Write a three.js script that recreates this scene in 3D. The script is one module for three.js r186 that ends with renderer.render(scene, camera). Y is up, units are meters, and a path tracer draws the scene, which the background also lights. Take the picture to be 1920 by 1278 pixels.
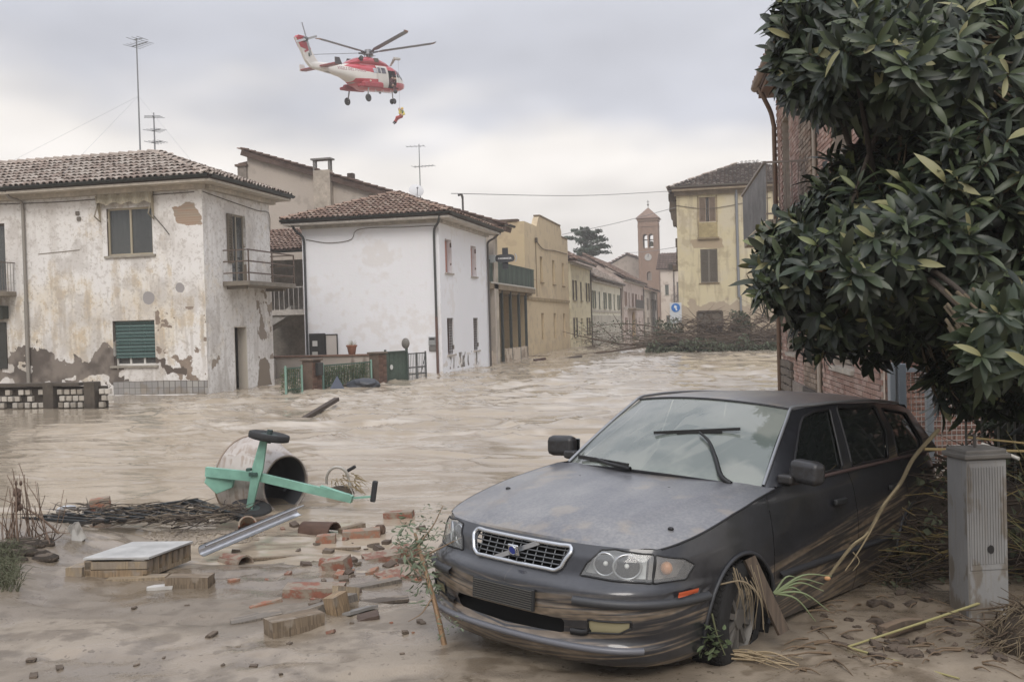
import * as THREE from 'three';
import { mergeGeometries, toCreasedNormals } from 'three/addons/utils/BufferGeometryUtils.js';
import { RoundedBoxGeometry } from 'three/addons/geometries/RoundedBoxGeometry.js';
import { MarchingCubes } from 'three/addons/objects/MarchingCubes.js';

// ---------------------------------------------------------------- camera, sky, sun, exposure
const scene = new THREE.Scene();
const R = d => d * Math.PI / 180;
const camera = new THREE.PerspectiveCamera(37.8, 1024 / 681, 0.1, 3000);
camera.position.set(0, 1.9, 0);
camera.rotation.order = 'YXZ';
camera.rotation.set(R(-1.0), R(13), R(-1.6));
const renderer = new THREE.WebGLRenderer({ antialias: true });
renderer.toneMapping = THREE.LinearToneMapping;
renderer.toneMappingExposure = 1.35;
renderer.shadowMap.enabled = true;

const V = (x, y, z) => new THREE.Vector3(x, y, z);
const clamp = (x, a = 0, b = 1) => Math.min(b, Math.max(a, x));
const lerp = (a, b, t) => a + (b - a) * t;
const sstep = (a, b, x) => { const t = clamp((x - a) / (b - a)); return t * t * (3 - 2 * t); };
function rngOf(seed) { let s = seed >>> 0; return () => { s = (s + 0x6D2B79F5) >>> 0; let t = Math.imul(s ^ (s >>> 15), 1 | s); t = (t + Math.imul(t ^ (t >>> 7), 61 | t)) ^ t; return ((t ^ (t >>> 14)) >>> 0) / 4294967296; }; }
const rnd = rngOf(71);
const rr = (a, b) => a + (b - a) * rnd();
function h2(x, y) { let n = Math.imul(x, 374761393) + Math.imul(y, 668265263); n = Math.imul(n ^ (n >>> 13), 1274126177); return ((n ^ (n >>> 16)) >>> 0) / 4294967296; }
function vn(x, y) { const xi = Math.floor(x), yi = Math.floor(y); let fx = x - xi, fy = y - yi; fx = fx * fx * (3 - 2 * fx); fy = fy * fy * (3 - 2 * fy); const a = h2(xi, yi), b = h2(xi + 1, yi), c = h2(xi, yi + 1), d = h2(xi + 1, yi + 1); return a + (b - a) * fx + (c - a) * fy + (a - b - c + d) * fx * fy; }
function fbm(x, y, o = 4) { let s = 0, a = .5, n = 0; for (let i = 0; i < o; i++) { s += a * vn(x, y); n += a; x = x * 2.03 + 17.3; y = y * 2.03 - 9.1; a *= .5; } return s / n; }
const interp = (T, x) => { if (x <= T[0][0]) return T[0][1]; for (let i = 1; i < T.length; i++) if (x <= T[i][0]) return lerp(T[i - 1][1], T[i][1], (x - T[i - 1][0]) / (T[i][0] - T[i - 1][0])); return T[T.length - 1][1]; };

{ // overcast sky: grey stratus above, a paler band of thin cloud low down
  const w = 1024, h = 512, d = new Float32Array(w * h * 4);
  for (let j = 0; j < h; j++) for (let i = 0; i < w; i++) {
    const th = ((i + .5) / w - .5) * 2 * Math.PI, ph = ((j + .5) / h - .5) * Math.PI;
    const dy = Math.sin(ph), cy = Math.cos(ph), dx = Math.cos(th) * cy, dz = Math.sin(th) * cy;
    const el = Math.max(0, ph * 180 / Math.PI), q = 1 / (Math.max(dy, 0) + .16);
    const px = dx * q, pz = dz * q;
    const n1 = fbm(px * 1.1 + 156.2, pz * 1.1 + 71.7, 5), n2 = fbm(px * 2.6 + 7, pz * 2.6 + 90, 5), n3 = fbm(px * .55 + 61.9, pz * .55 + 48.7, 3);
    const edge = 11.3 + (n1 - .5) * 20 + (n3 - .5) * 12;
    const band = 1 - sstep(edge - 3.2, edge + 3.6, el);
    let r = lerp(.505, .75, band), g = lerp(.52, .72, band), b = lerp(.575, .69, band);
    const m = 1 + (n2 - .5) * .42 + (n1 - .5) * .2 + (n3 - .5) * .12;
    const over = 1 + 1.0 * sstep(16, 75, el);            // overcast skies brighten towards the zenith
    d.set([r * m * over, g * m * over, b * m * over, 1], (j * w + i) * 4);
  }
  const t = new THREE.DataTexture(d, w, h, THREE.RGBAFormat, THREE.FloatType);
  t.mapping = THREE.EquirectangularReflectionMapping; t.magFilter = t.minFilter = THREE.LinearFilter; t.wrapS = THREE.RepeatWrapping; t.needsUpdate = true;
  scene.background = t; scene.environment = t;
}
const sun = new THREE.DirectionalLight(0xfff8f0, 1.35);
sun.position.set(5, 46, 28); sun.target.position.set(-5, 0, -20);
sun.castShadow = true; sun.shadow.radius = 55;
Object.assign(sun.shadow.camera, { left: -60, right: 60, top: 60, bottom: -60, near: 1, far: 300 });
sun.shadow.mapSize.set(4096, 4096);
scene.add(sun, sun.target);
scene.fog = new THREE.FogExp2(0xe0dcd8, 0.0016);

// ---------------------------------------------------------------- textures and materials
function tex(w, h, fn, { srgb = true, rep = [1, 1], off = [0, 0], wrap = true } = {}) {
  const d = new Uint8Array(w * h * 4);
  for (let j = 0; j < h; j++) for (let i = 0; i < w; i++) {
    const c = fn((i + .5) / w, (j + .5) / h), k = (j * w + i) * 4;
    if (typeof c === 'number') d[k] = d[k + 1] = d[k + 2] = clamp(c) * 255; else { d[k] = clamp(c[0], 0, 255); d[k + 1] = clamp(c[1], 0, 255); d[k + 2] = clamp(c[2], 0, 255); }
    d[k + 3] = 255;
  }
  const t = new THREE.DataTexture(d, w, h);
  t.wrapS = t.wrapT = wrap ? THREE.RepeatWrapping : THREE.ClampToEdgeWrapping; t.magFilter = THREE.LinearFilter; t.minFilter = THREE.LinearMipmapLinearFilter; t.generateMipmaps = true;
  if (srgb) t.colorSpace = THREE.SRGBColorSpace;
  t.repeat.set(...rep); t.offset.set(...off); t.needsUpdate = true; return t;
}
const wrapn = (u, v, f, o) => { // periodic fbm on the unit square
  const a = fbm(u * f, v * f, o), b = fbm((u - 1) * f, v * f, o), c = fbm(u * f, (v - 1) * f, o), e = fbm((u - 1) * f, (v - 1) * f, o);
  const su = sstep(.7, 1, u), sv = sstep(.7, 1, v); return lerp(lerp(a, b, su), lerp(c, e, su), sv); };
const mixc = (a, b, t) => [lerp(a[0], b[0], t), lerp(a[1], b[1], t), lerp(a[2], b[2], t)];
const T_grain = tex(256, 256, (u, v) => { const n = .55 + .9 * (wrapn(u, v, 9, 5) - .5) + .25 * (h2(u * 256 | 0, v * 256 | 0) - .5); return [255 * n, 255 * n, 255 * n]; }, { srgb: false });
const T_mott = tex(512, 512, (u, v) => { const n = 215 + 75 * (wrapn(u, v, 5, 6) - .5) + 40 * (wrapn(u + 3, v, 24, 3) - .5); return [n, n * .995, n * .985]; });
const T_wood = tex(256, 256, (u, v) => { const g = wrapn(u * 1, v, 3, 2), n = .5 + .5 * Math.sin((u * 26 + g * 9) * 2); const f = vn(u * 180, v * 7); const k = 150 + 50 * n * .6 + 50 * f; return [k, k * .95, k * .9]; }, { rep: [3.4, 1.6] });
const T_mudspl = tex(512, 512, (u, v) => { const n = wrapn(u, v, 6, 5), s = vn(u * 90, v * 90), q = wrapn(u + .5, v, 22, 4); const k = sstep(.42, .6, n * .6 + q * .4 + (s - .5) * .25); return mixc(mixc([235, 235, 235], [205, 200, 194], q), [168, 156, 142], k * .85); }, { rep: [2.2, 2.2] });
const rep = (t, x, y) => { const c = t.clone(); c.repeat.set(x, y); c.needsUpdate = true; return c; };
const T_grain2 = rep(T_grain, 2, 2), T_mott05 = rep(T_mott, .5, .5);
const _mc = {};
function mat(color, rough = .8, o = {}) { // cached plain material
  const key = color + '|' + rough + '|' + Object.keys(o).map(k => k + (o[k] && o[k].uuid || o[k])).join();
  if (_mc[key]) return _mc[key];
  return _mc[key] = new THREE.MeshPhysicalMaterial(Object.assign({ color, roughness: rough, side: THREE.DoubleSide }, o));
}
const grain = (color, rough = .85, s = .004, o = {}) => mat(color, rough, Object.assign({ map: T_mott05, bumpMap: T_grain2, bumpScale: s }, o));
const wood = (color, o = {}) => mat(color, .8, Object.assign({ map: T_wood, bumpMap: T_wood, bumpScale: .002 }, o));
const metal = (color, rough = .4, m = .9, o = {}) => mat(color, rough, Object.assign({ metalness: m }, o));
const glass = (tint = 0xdfe6e6) => mat(tint, .04, { transmission: 1, thickness: 0, ior: 1.5 });

// ---------------------------------------------------------------- geometry helpers
const E3 = (r) => new THREE.Euler(r[0] || 0, r[1] || 0, r[2] || 0);
function place(g, p = [0, 0, 0], r) { if (r) g.applyMatrix4(new THREE.Matrix4().makeRotationFromEuler(E3(r))); g.translate(p[0], p[1], p[2]); return g; }
const bx = (w, h, d, p, r) => place(new THREE.BoxGeometry(w, h, d), p, r);
const rb = (w, h, d, q, p, r) => place(new RoundedBoxGeometry(w, h, d, 1, q), p, r);
const b2 = (x0, y0, z0, x1, y1, z1) => bx(Math.abs(x1 - x0), Math.abs(y1 - y0), Math.abs(z1 - z0), [(x0 + x1) / 2, (y0 + y1) / 2, (z0 + z1) / 2]);
const cyl = (r1, r2, h, n, p, r) => place(new THREE.CylinderGeometry(r1, r2, h, n), p, r);
const sph = (r, n, p, s) => { const g = new THREE.SphereGeometry(r, n, Math.ceil(n * .6)); if (s) g.scale(...s); return place(g, p); };
const tor = (a, b, n, m, p, r, arc = Math.PI * 2) => place(new THREE.TorusGeometry(a, b, m, n, arc), p, r);
function bar(p, q, r1, r2 = r1, n = 6) { const a = V(...p), b = V(...q), d = b.clone().sub(a), L = d.length() || .001; const g = new THREE.CylinderGeometry(r2, r1, L, n); g.translate(0, L / 2, 0); g.applyQuaternion(new THREE.Quaternion().setFromUnitVectors(V(0, 1, 0), d.normalize())); g.translate(...p); return g; }
function beam(p, q, w, h, up = [0, 1, 0]) { // square bar from p to q, w across, h along up
  const a = V(...p), b = V(...q), d = b.clone().sub(a), L = d.length(); d.normalize(); let u = V(...up); let x = u.clone().cross(d); if (x.lengthSq() < 1e-6) x = V(1, 0, 0).cross(d); x.normalize(); u = d.clone().cross(x);
  const g = new THREE.BoxGeometry(w, h, L); g.applyMatrix4(new THREE.Matrix4().makeBasis(x, u, d)); g.translate((p[0] + q[0]) / 2, (p[1] + q[1]) / 2, (p[2] + q[2]) / 2); return g; }
const crv = (pts, closed) => new THREE.CatmullRomCurve3(pts.map(p => p.isVector3 ? p : V(...p)), closed, 'centripetal');
const tube = (pts, r, n = 16, m = 6, closed = false) => new THREE.TubeGeometry(crv(pts, closed), n, r, m, closed);
function taper(pts, r0, r1, n = 14, m = 5) { const c = crv(pts), g = new THREE.TubeGeometry(c, n, 1, m, false), P = g.attributes.position; for (let i = 0; i <= n; i++) { const o = c.getPointAt(i / n), k = lerp(r0, r1, i / n); for (let j = 0; j <= m; j++) { const id = i * (m + 1) + j; P.setXYZ(id, o.x + (P.getX(id) - o.x) * k, o.y + (P.getY(id) - o.y) * k, o.z + (P.getZ(id) - o.z) * k); } } return g; }
function ext(pts, depth, holes = [], bevel = 0) { const s = new THREE.Shape(pts.map(p => new THREE.Vector2(p[0], p[1]))); for (const h of holes) s.holes.push(new THREE.Path(h.map(p => new THREE.Vector2(p[0], p[1])))); return new THREE.ExtrudeGeometry(s, { depth, bevelEnabled: bevel > 0, bevelSize: bevel, bevelThickness: bevel, bevelSegments: 1, curveSegments: 8 }); }
const rect = (x0, y0, x1, y1) => [[x0, y0], [x1, y0], [x1, y1], [x0, y1]];
function quad(a, b, c, d) { const g = new THREE.BufferGeometry(); g.setAttribute('position', new THREE.Float32BufferAttribute([...a, ...b, ...c, ...a, ...c, ...d], 3)); g.setAttribute('uv', new THREE.Float32BufferAttribute([0, 0, 1, 0, 1, 1, 0, 0, 1, 1, 0, 1], 2)); g.computeVertexNormals(); return g; }
function boxUV(g) { const p = g.attributes.position, n = g.attributes.normal, u = new Float32Array(p.count * 2); for (let i = 0; i < p.count; i++) { const ax = Math.abs(n.getX(i)), ay = Math.abs(n.getY(i)), az = Math.abs(n.getZ(i)), x = p.getX(i), y = p.getY(i), z = p.getZ(i); if (ay > ax && ay > az) { u[2 * i] = x; u[2 * i + 1] = z; } else if (ax > az) { u[2 * i] = z; u[2 * i + 1] = y; } else { u[2 * i] = x; u[2 * i + 1] = y; } } g.setAttribute('uv', new THREE.BufferAttribute(u, 2)); return g; }
let XF = null; // transform that obj() applies to what it builds
const frame = (x, y, z, turn = 0) => new THREE.Matrix4().makeRotationY(turn).setPosition(x, y, z);
function join(gs, keepUV) { gs = [].concat(gs).map(g => { let q = g.index ? g.toNonIndexed() : g; for (const k of Object.keys(q.attributes)) if (!['position', 'normal', 'uv'].includes(k)) q.deleteAttribute(k); if (!q.attributes.normal) q.computeVertexNormals(); if (!keepUV || !q.attributes.uv) boxUV(q); q.morphAttributes = {}; return q; }); return gs.length > 1 ? mergeGeometries(gs) : gs[0]; }
const used = {};
const numbered = n => { used[n] = (used[n] || 0) + 1; return used[n] === 1 ? n : n + '_' + String(used[n] - 1).padStart(3, '0'); };
function obj(name, gs, m, parent = scene, keepUV = false) {
  const g = join(gs, keepUV); if (XF) g.applyMatrix4(XF);
  const o = new THREE.Mesh(g, m); o.name = parent === scene ? numbered(name) : name; o.castShadow = o.receiveShadow = true; parent.add(o); return o;
}
function tag(o, label, category, group) { o.userData.label = label; o.userData.category = category; if (group) o.userData.group = group; return o; }
function thing(name, label, category, p = [0, 0, 0], turn = 0, group) { const o = new THREE.Group(); o.name = numbered(name); o.position.set(...p); o.rotation.order = 'YXZ'; o.rotation.y = turn; scene.add(o); return tag(o, label, category, group); }
const structure = o => { o.userData.kind = 'structure'; return o; };
const stuff = o => { o.userData.kind = 'stuff'; return o; };
function copyPart(src, name, parent, M) { const o = new THREE.Mesh(src.geometry || src, src.material); o.name = name; o.castShadow = o.receiveShadow = true; M.decompose(o.position, o.quaternion, o.scale); parent.add(o); return o; }
// ---------------------------------------------------------------- setting: mud bank, flood water, ground beyond
// height of the silt the flood left behind (the bank the car stands on)
function mudY(x, z) {
  const edge = -8.9 + 1.3 * (fbm(x * .5 + 4, 2.2, 3) - .5) + .12 * (x + 4) * (x < -4 ? 1 : 0) - (x > -2.2 ? Math.min(40, (x + 2.2) * 5.2) : 0);  // shoreline z for each x
  const t = sstep(edge - .9, edge + 2.2, z);
  const top = lerp(.022, .105, sstep(-2.7, -1.3, x + .25 * (z + 5.5))) + .035 * sstep(-6.4, -5.2, z);   // higher round the car and at the photographer's feet
  let y = lerp(-.28, top, t);
  const film = fbm(x * .8 + 3, z * 1.7 + 1, 4) - .5, fine = fbm(x * 3.4 + 9, z * 7, 4) - .5, fl = fbm(x * 1.3 + 2 * fbm(x * .6, z * .6, 2), z * 5, 3) - .5;
  y += t * (.085 * film + .016 * fine + .014 * fl);
  const heap = Math.hypot((x + 2.75) / .55, (z + 6.0) / .4), heap2 = Math.hypot((x + 3.05) / .8, (z + 7.6) / .35); y += .05 * t * (Math.exp(-heap * heap) + Math.exp(-heap2 * heap2)) * (.5 + fbm(x * 6, z * 6, 3));
  const prt = fbm(x * 3.1 + 12, z * 4.2 + 40, 2); y -= .022 * t * sstep(.66, .74, prt);
  y += .34 * sstep(-4.4, -6.6, x) * sstep(-9.6, -7.4, z) * sstep(0, 1, fbm(x * 2, z * 2, 3) + .5);
  return y;
}
function gridGeo(xs, zs, fy, fc) {
  const nx = xs.length, nz = zs.length, P = new Float32Array(nx * nz * 3), C = fc ? new Float32Array(nx * nz * 3) : null, U = new Float32Array(nx * nz * 2), I = [];
  for (let j = 0; j < nz; j++) for (let i = 0; i < nx; i++) { const k = j * nx + i, x = typeof xs[i] === 'number' ? xs[i] : xs[i](zs[j]), z = zs[j], y = fy(x, z); P.set([x, y, z], k * 3); U.set([x, z], k * 2); if (fc) C.set(fc(x, z, y), k * 3); }
  for (let j = 0; j < nz - 1; j++) for (let i = 0; i < nx - 1; i++) { const a = j * nx + i, b = a + 1, c = a + nx, d = c + 1; I.push(a, c, b, b, c, d); }
  const g = new THREE.BufferGeometry(); g.setAttribute('position', new THREE.BufferAttribute(P, 3)); g.setAttribute('uv', new THREE.BufferAttribute(U, 2)); if (C) g.setAttribute('color', new THREE.BufferAttribute(C, 3)); g.setIndex(I); g.computeVertexNormals(); return g;
}
const range = (a, b, n) => Array.from({ length: n }, (_, i) => lerp(a, b, i / (n - 1)));
{ // silt: pale grey-beige, wet, with darker damp patches and specks of litter
  const T = tex(1024, 1024, (u, v) => { const n = wrapn(u, v, 5, 6), s = wrapn(u + .3, v * 1, 14, 4), k = sstep(.42, .62, n); let c = mixc([120, 109, 95], [143, 131, 115], k); const sp = vn(u * 230, v * 230) * vn(u * 60 + 7, v * 60); if (sp > .62) c = mixc(c, [84, 74, 61], .6); const st = wrapn(u * 1, v * 1 + .5, 22, 4); c = mixc(c, [96, 85, 71], .55 * sstep(.56, .7, st)); return mixc(c, [98, 87, 73], .6 * sstep(.5, .72, s)); }, { rep: [.34, .34] });
  const Rg = tex(512, 512, (u, v) => { const n = wrapn(u + .7, v, 4, 5); return .1 + .36 * sstep(.4, .68, n); }, { srgb: false, rep: [.3, .3] });
  const B = tex(512, 512, (u, v) => .5 + .9 * (wrapn(u, v, 10, 5) - .5) + .2 * (vn(u * 150, v * 150) - .5), { srgb: false, rep: [.8, .8] });
  const m = new THREE.MeshPhysicalMaterial({ map: T, roughness: 1, roughnessMap: Rg, bumpMap: B, bumpScale: .0055, specularIntensity: 1 });
  const g = gridGeo(range(-13, 7, 460), range(-18, 3, 460), mudY);
  const o = new THREE.Mesh(g, m); o.name = numbered('mud'); o.receiveShadow = o.castShadow = true; scene.add(structure(o)); o.userData.label = 'pale wet silt left by the flood round the car'; o.userData.category = 'mud';
  const far = new THREE.Mesh(gridGeo(range(-1500, 1500, 4), range(-2200, 600, 4), () => -.75), mat(0x8a7a66, .9)); far.name = numbered('ground'); scene.add(structure(far)); far.receiveShadow = true; far.userData.label = 'drowned ground under the flood water'; far.userData.category = 'ground';
}
// flood water: brown, running down the street towards the left of the mud bank
function rough01(x, z) { // how broken the current is
  const c = sstep(-19, -12.5, x - .05 * (z + 30)) * (1 - sstep(6, 10, x)); const f = sstep(-10, -19, z);
  return clamp(.18 + .9 * c * f - .45 * sstep(-9, -14, x) * sstep(-26, -20, z) * 1.0, .1, 1);
}
function waterY(x, z) {
  const d = Math.hypot(x, z), k = rough01(x, z), far = 1 / (1 + d / 70);
  const wx = x + .8 * fbm(x * .4, z * .4, 2), a = fbm(wx * .6 + 3, z * 1.3, 3) - .5, b = fbm(x * 2.0 - 9, z * 4.8, 3) - .5, c = fbm(x * .2, z * .45 + 5, 2) - .5;
  const crest = 1 - Math.abs(2 * fbm(wx * .4 + 20, z * 1.0 + 3, 3) - 1), calm = sstep(.42, .62, fbm(x * .16 + 8, z * .34, 3));
  return k * (.12 * a + .11 * c + .09 * Math.pow(crest, 8)) * (.45 + far) + (.015 + .055 * calm * k) * b * far + .006 * (fbm(x * 7, z * 13, 3) - .5) * (.4 + calm) - .02;
}
function foam(x, z) { const k = rough01(x, z), s = fbm(x * .5 + 9, z * 1.3, 4), t = fbm(x * 2.4, z * 6.5 + 3, 4); return clamp(sstep(.5, .78, s * .55 + t * .55) * sstep(.35, .85, k)); }
{
  const zs = []; for (let z = -3.2; z > -230;) { zs.push(z); z -= clamp(.022 * Math.pow(Math.abs(z) / 6, 1.25), .022, 2.2); }
  for (const z of [-240, -300, -420, -700, -1200, -2000]) zs.push(z);
  const N = 620, xs = Array.from({ length: N }, (_, i) => z => { const t = i / (N - 1) * 2 - 1, w = Math.abs(z) * .78 + 5; return -.21 * Math.abs(z) + (t * w) + Math.sign(t) * Math.pow(Math.abs(t), 14) * w * 1.2; });
  const g = gridGeo(xs, zs, waterY, (x, z) => { const n = fbm(x * .5 + 1, z * 1.6, 5), f = foam(x, z), t = sstep(.35, .65, n); const c = [lerp(.32, .365, t), lerp(.264, .306, t), lerp(.195, .232, t)]; return [lerp(c[0], .47, f), lerp(c[1], .415, f), lerp(c[2], .345, f)]; });
  const B = tex(512, 512, (u, v) => .5 + .8 * (wrapn(u, v, 9, 5) - .5), { srgb: false, rep: [.7, 1.6] });
  const m = new THREE.MeshPhysicalMaterial({ vertexColors: true, roughness: .09, ior: 1.33, bumpMap: B, bumpScale: .004 });
  const o = new THREE.Mesh(g, m); o.name = numbered('flood_water'); o.receiveShadow = o.castShadow = true; o.userData.label = 'muddy brown flood water rushing along the street'; o.userData.category = 'water'; scene.add(structure(o));
}
const gy = (x, z) => Math.max(mudY(x, z), waterY(x, z));
// ---------------------------------------------------------------- building kit
// plaster facade texture of W x H metres, fn(x, y) -> sRGB colour; x, y in metres on the wall
function facadeMat(W, H, fn, px = 70, bump = .006, rough = .9) {
  const w = Math.min(1536, Math.round(W * px)), h = Math.min(1024, Math.round(H * px));
  return new THREE.MeshPhysicalMaterial({ map: tex(w, h, (u, v) => fn(u * W, v * H), { rep: [1 / W, 1 / H] }), roughness: rough, bumpMap: T_grain2, bumpScale: bump, side: THREE.DoubleSide });
}
// wall in the current frame: outer face at local z = 0, u to the right, v up
function wall(parent, pts, holes, m, d = .32, name = 'wall') { const g = ext(pts, d, holes); g.translate(0, 0, -d); return obj(name, g, m, parent, true); }
const M_glassw = mat(0xb9bcbb, .06, { transmission: .9, thickness: 0, ior: 1.5 });
function sash(parent, u0, v0, u1, v1, o = {}) { // window: frame with panes, sill, curtain or shutters
  const { fm = mat(0xb9b2a2, .6), fw = .055, n = 2, z = -.16, sill = true, sm = grain(0xa8a296), bars = 0, curtain = 0, pane = M_glassw, name = 'window', cross = 0 } = o;
  const gs = [b2(u0, v0, z - .03, u0 + fw, v1, z + .03), b2(u1 - fw, v0, z - .03, u1, v1, z + .03), b2(u0 + fw, v0, z - .028, u1 - fw, v0 + fw, z + .028), b2(u0 + fw, v1 - fw, z - .028, u1 - fw, v1, z + .028)];
  for (let i = 1; i < n; i++) { const u = lerp(u0, u1, i / n); gs.push(b2(u - fw * .6, v0 + fw, z - .026, u + fw * .6, v1 - fw, z + .026)); }
  for (let i = 1; i <= cross; i++) { const v = lerp(v0, v1, i / (cross + 1)); gs.push(b2(u0 + fw, v - .02, z - .02, u1 - fw, v + .02, z + .02)); }
  const w = obj(name, gs, fm, parent);
  for (let i = 0; i < n; i++) obj('pane', b2(lerp(u0, u1, i / n) + fw * .4, v0 + fw * .4, z - .008, lerp(u0, u1, (i + 1) / n) - fw * .4, v1 - fw * .4, z - .004), pane, w);
  if (sill) obj('sill', b2(u0 - .1, v0 - .07, -.2, u1 + .1, v0 - .004, .07), sm, w);
  if (bars) { const b = []; for (let i = 1; i < bars; i++) { const v = lerp(v0, v1, i / bars); b.push(bar([u0 + .002, v, -.07], [u1 - .002, v, -.07], .012, .012, 4)); } for (let i = 0; i < 4; i++) { const u = lerp(u0, u1, (i + .5) / 4); b.push(bar([u, v0 + .002, -.05], [u, v1 - .002, -.05], .01, .01, 4)); } obj('window_bars', b, mat(0x4a4038, .6, { metalness: .5 }), w); }
  if (curtain) { const p = []; const N = 18; for (let i = 0; i < N; i++) { const a = lerp(u0 + .06, u1 - .06, i / N), b = lerp(u0 + .06, u1 - .06, (i + 1) / N), za = z - .1 + .025 * (i % 2), zb = z - .1 + .025 * ((i + 1) % 2); const open = curtain === 2 && i > N * .62 && i < N * .86; const lo = open ? lerp(v0, v1, .72) : curtain === 2 && i >= N * .5 && i <= N * .62 ? lerp(v0, v1, .25 + (i - N * .5) * .2) : v0 + .03; p.push(quad([a, lo, za], [b, lo, zb], [b, v1 - .04, zb], [a, v1 - .04, za])); } obj('curtain', p, mat(0xb5b2ab, .95, { transmission: .15, thickness: 0 }), w); }
  return w;
}
// louvred shutter leaf
function shutter(parent, u0, v0, u1, v1, m, z = -.1, slats = 14, name = 'shutter') { const f = obj(name, [b2(u0, v0, z - .02, u0 + .05, v1, z + .02), b2(u1 - .05, v0, z - .02, u1, v1, z + .02), b2(u0 + .05, v0, z - .018, u1 - .05, v0 + .06, z + .018), b2(u0 + .05, v1 - .06, z - .018, u1 - .05, v1, z + .018)], m, parent); const gap = (v1 - v0 - .12) / slats, g = []; for (let i = 0; i < slats; i++) g.push(bx(u1 - u0 - .1, gap * .95, .012, [(u0 + u1) / 2, v0 + .06 + gap * (i + .5), z], [.5, 0, 0])); obj('shutter_slats', g, m, f); return f; }
// barrel-tiled roof slope: origin O, U along the eave, W up the slope; poly in metres on that plane
const tileGeo = (() => { const g = new THREE.BufferGeometry(), P = [], n = 5, L = .44; const ring = (y, r, z0) => Array.from({ length: n + 1 }, (_, i) => { const a = Math.PI * i / n; return [Math.cos(a) * r, y, z0 + Math.sin(a) * r * .85]; }); const A = ring(0, .092, .045), B = ring(L, .074, .01), A2 = ring(0, .074, .045); for (let i = 0; i < n; i++) { P.push(...A[i], ...B[i + 1], ...B[i], ...A[i], ...A[i + 1], ...B[i + 1]); P.push(...A[i], ...A2[i], ...A2[i + 1], ...A[i], ...A2[i + 1], ...A[i + 1]); } g.setAttribute('position', new THREE.Float32BufferAttribute(P, 3)); g.computeVertexNormals(); return boxUV(g); })();
function inPoly(p, x, y) { let c = false; for (let i = 0, j = p.length - 1; i < p.length; j = i++) if ((p[i][1] > y) !== (p[j][1] > y) && x < (p[j][0] - p[i][0]) * (y - p[i][1]) / (p[j][1] - p[i][1]) + p[i][0]) c = !c; return c; }
function tiledSlope(parent, O, U, W, poly, mats, { pitch = .205, row = .34, max = 300, slabM = mat(0x4a3a31, .9), thick = .1, name = 'roof', jit = .018, scale = 1 } = {}) {
  const u = V(...U).normalize(), w = V(...W).normalize(), nrm = u.clone().cross(w).normalize(); const B = new THREE.Matrix4().makeBasis(u, w, nrm).setPosition(...O);
  const sg = ext(poly, thick); sg.translate(0, 0, -thick); sg.applyMatrix4(B); const slab = obj(name, sg, slabM, parent);
  const us = poly.map(p => p[0]), vs = poly.map(p => p[1]), u0 = Math.min(...us), u1 = Math.max(...us), v0 = Math.min(...vs), v1 = Math.max(...vs), list = [];
  const cam = camera.position;
  for (let v = v0 - .05, r = 0; v < v1 - .12; v += row, r++) for (let x = u0 + pitch / 2; x < u1; x += pitch) { if (!inPoly(poly, x, Math.max(v + .1, v0 + .02))) continue; const tilt = -.045 + rr(-.02, .02); const M = new THREE.Matrix4().makeTranslation(x + rr(-jit, jit), v + rr(-.03, .03), .012 + rr(0, .012)).multiply(new THREE.Matrix4().makeRotationFromEuler(new THREE.Euler(tilt, 0, rr(-.05, .05)))).multiply(new THREE.Matrix4().makeScale(scale, 1, scale)); const Wm = B.clone().multiply(M); const p = V().setFromMatrixPosition(Wm); list.push([p.distanceTo(cam), Wm, rnd() * mats.length | 0]); }
  list.sort((a, b) => a[0] - b[0]);
  list.slice(0, max).forEach(([, M, k]) => copyPart({ geometry: tileGeo, material: mats[k] }, 'roof_tile', slab, M));
  const rest = list.slice(max); mats.forEach((m, k) => { const gs = rest.filter(e => e[2] === k).map(e => tileGeo.clone().applyMatrix4(e[1])); if (gs.length) stuff(obj('roof_tiles', gs, m, slab)); });
  return slab;
}
const tilesOld = [0xc2b5aa, 0xab9c91, 0xd2c7bc, 0xb4a296, 0xc9bcb1].map(c => grain(c, .9, .006)), tilesNew = [0xa78d7d, 0x9c8070, 0xb5a090, 0x94796b].map(c => grain(c, .85, .004)), tilesRed = [0x9b8274, 0x8d7365, 0xa68f82].map(c => grain(c, .9, .005));
const M_gutter = mat(0x2f3330, .5, { metalness: .3 }), M_soffit = grain(0xc9c1b4), M_zinc = metal(0x8a8c8d, .5, .6), M_rust = mat(0x5e5148, .8, { bumpMap: T_grain2, bumpScale: .003 });
const halfPipe = (p, q, r = .075) => { const a = V(...p), d = V(...q).sub(a), L = d.length(); const g = new THREE.CylinderGeometry(r, r, L, 10, 1, true, 0, Math.PI); g.rotateX(-Math.PI / 2); g.rotateZ(-Math.PI / 2); g.translate(0, 0, -L / 2); const z = d.clone().normalize().negate(), x = V(0, 1, 0).cross(z).normalize(), y = z.clone().cross(x); g.applyMatrix4(new THREE.Matrix4().makeBasis(x, y, z)); g.translate(...p); return g; };
function antenna(name, label, x, y, z, h, yagis, grp) { const t = thing(name, label, 'antenna', [x, y, z], 0, grp); obj('mast', bar([0, 0, 0], [0, h, 0], .028, .02), M_zinc, t); for (const [hy, L, n, turn] of yagis) { const gs = []; const c = Math.cos(turn), s = Math.sin(turn); gs.push(bar([-L * .3 * c, hy, -L * .3 * s], [L * .7 * c, hy, L * .7 * s], .016)); for (let i = 0; i < n; i++) { const k = lerp(-.28, .68, i / (n - 1)) * L, e = .34 - .12 * i / n; gs.push(bar([k * c + e * s, hy, k * s - e * c], [k * c - e * s, hy, k * s + e * c], .01, .01, 4)); } obj('aerial', gs, M_zinc, t); } return t; }

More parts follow.
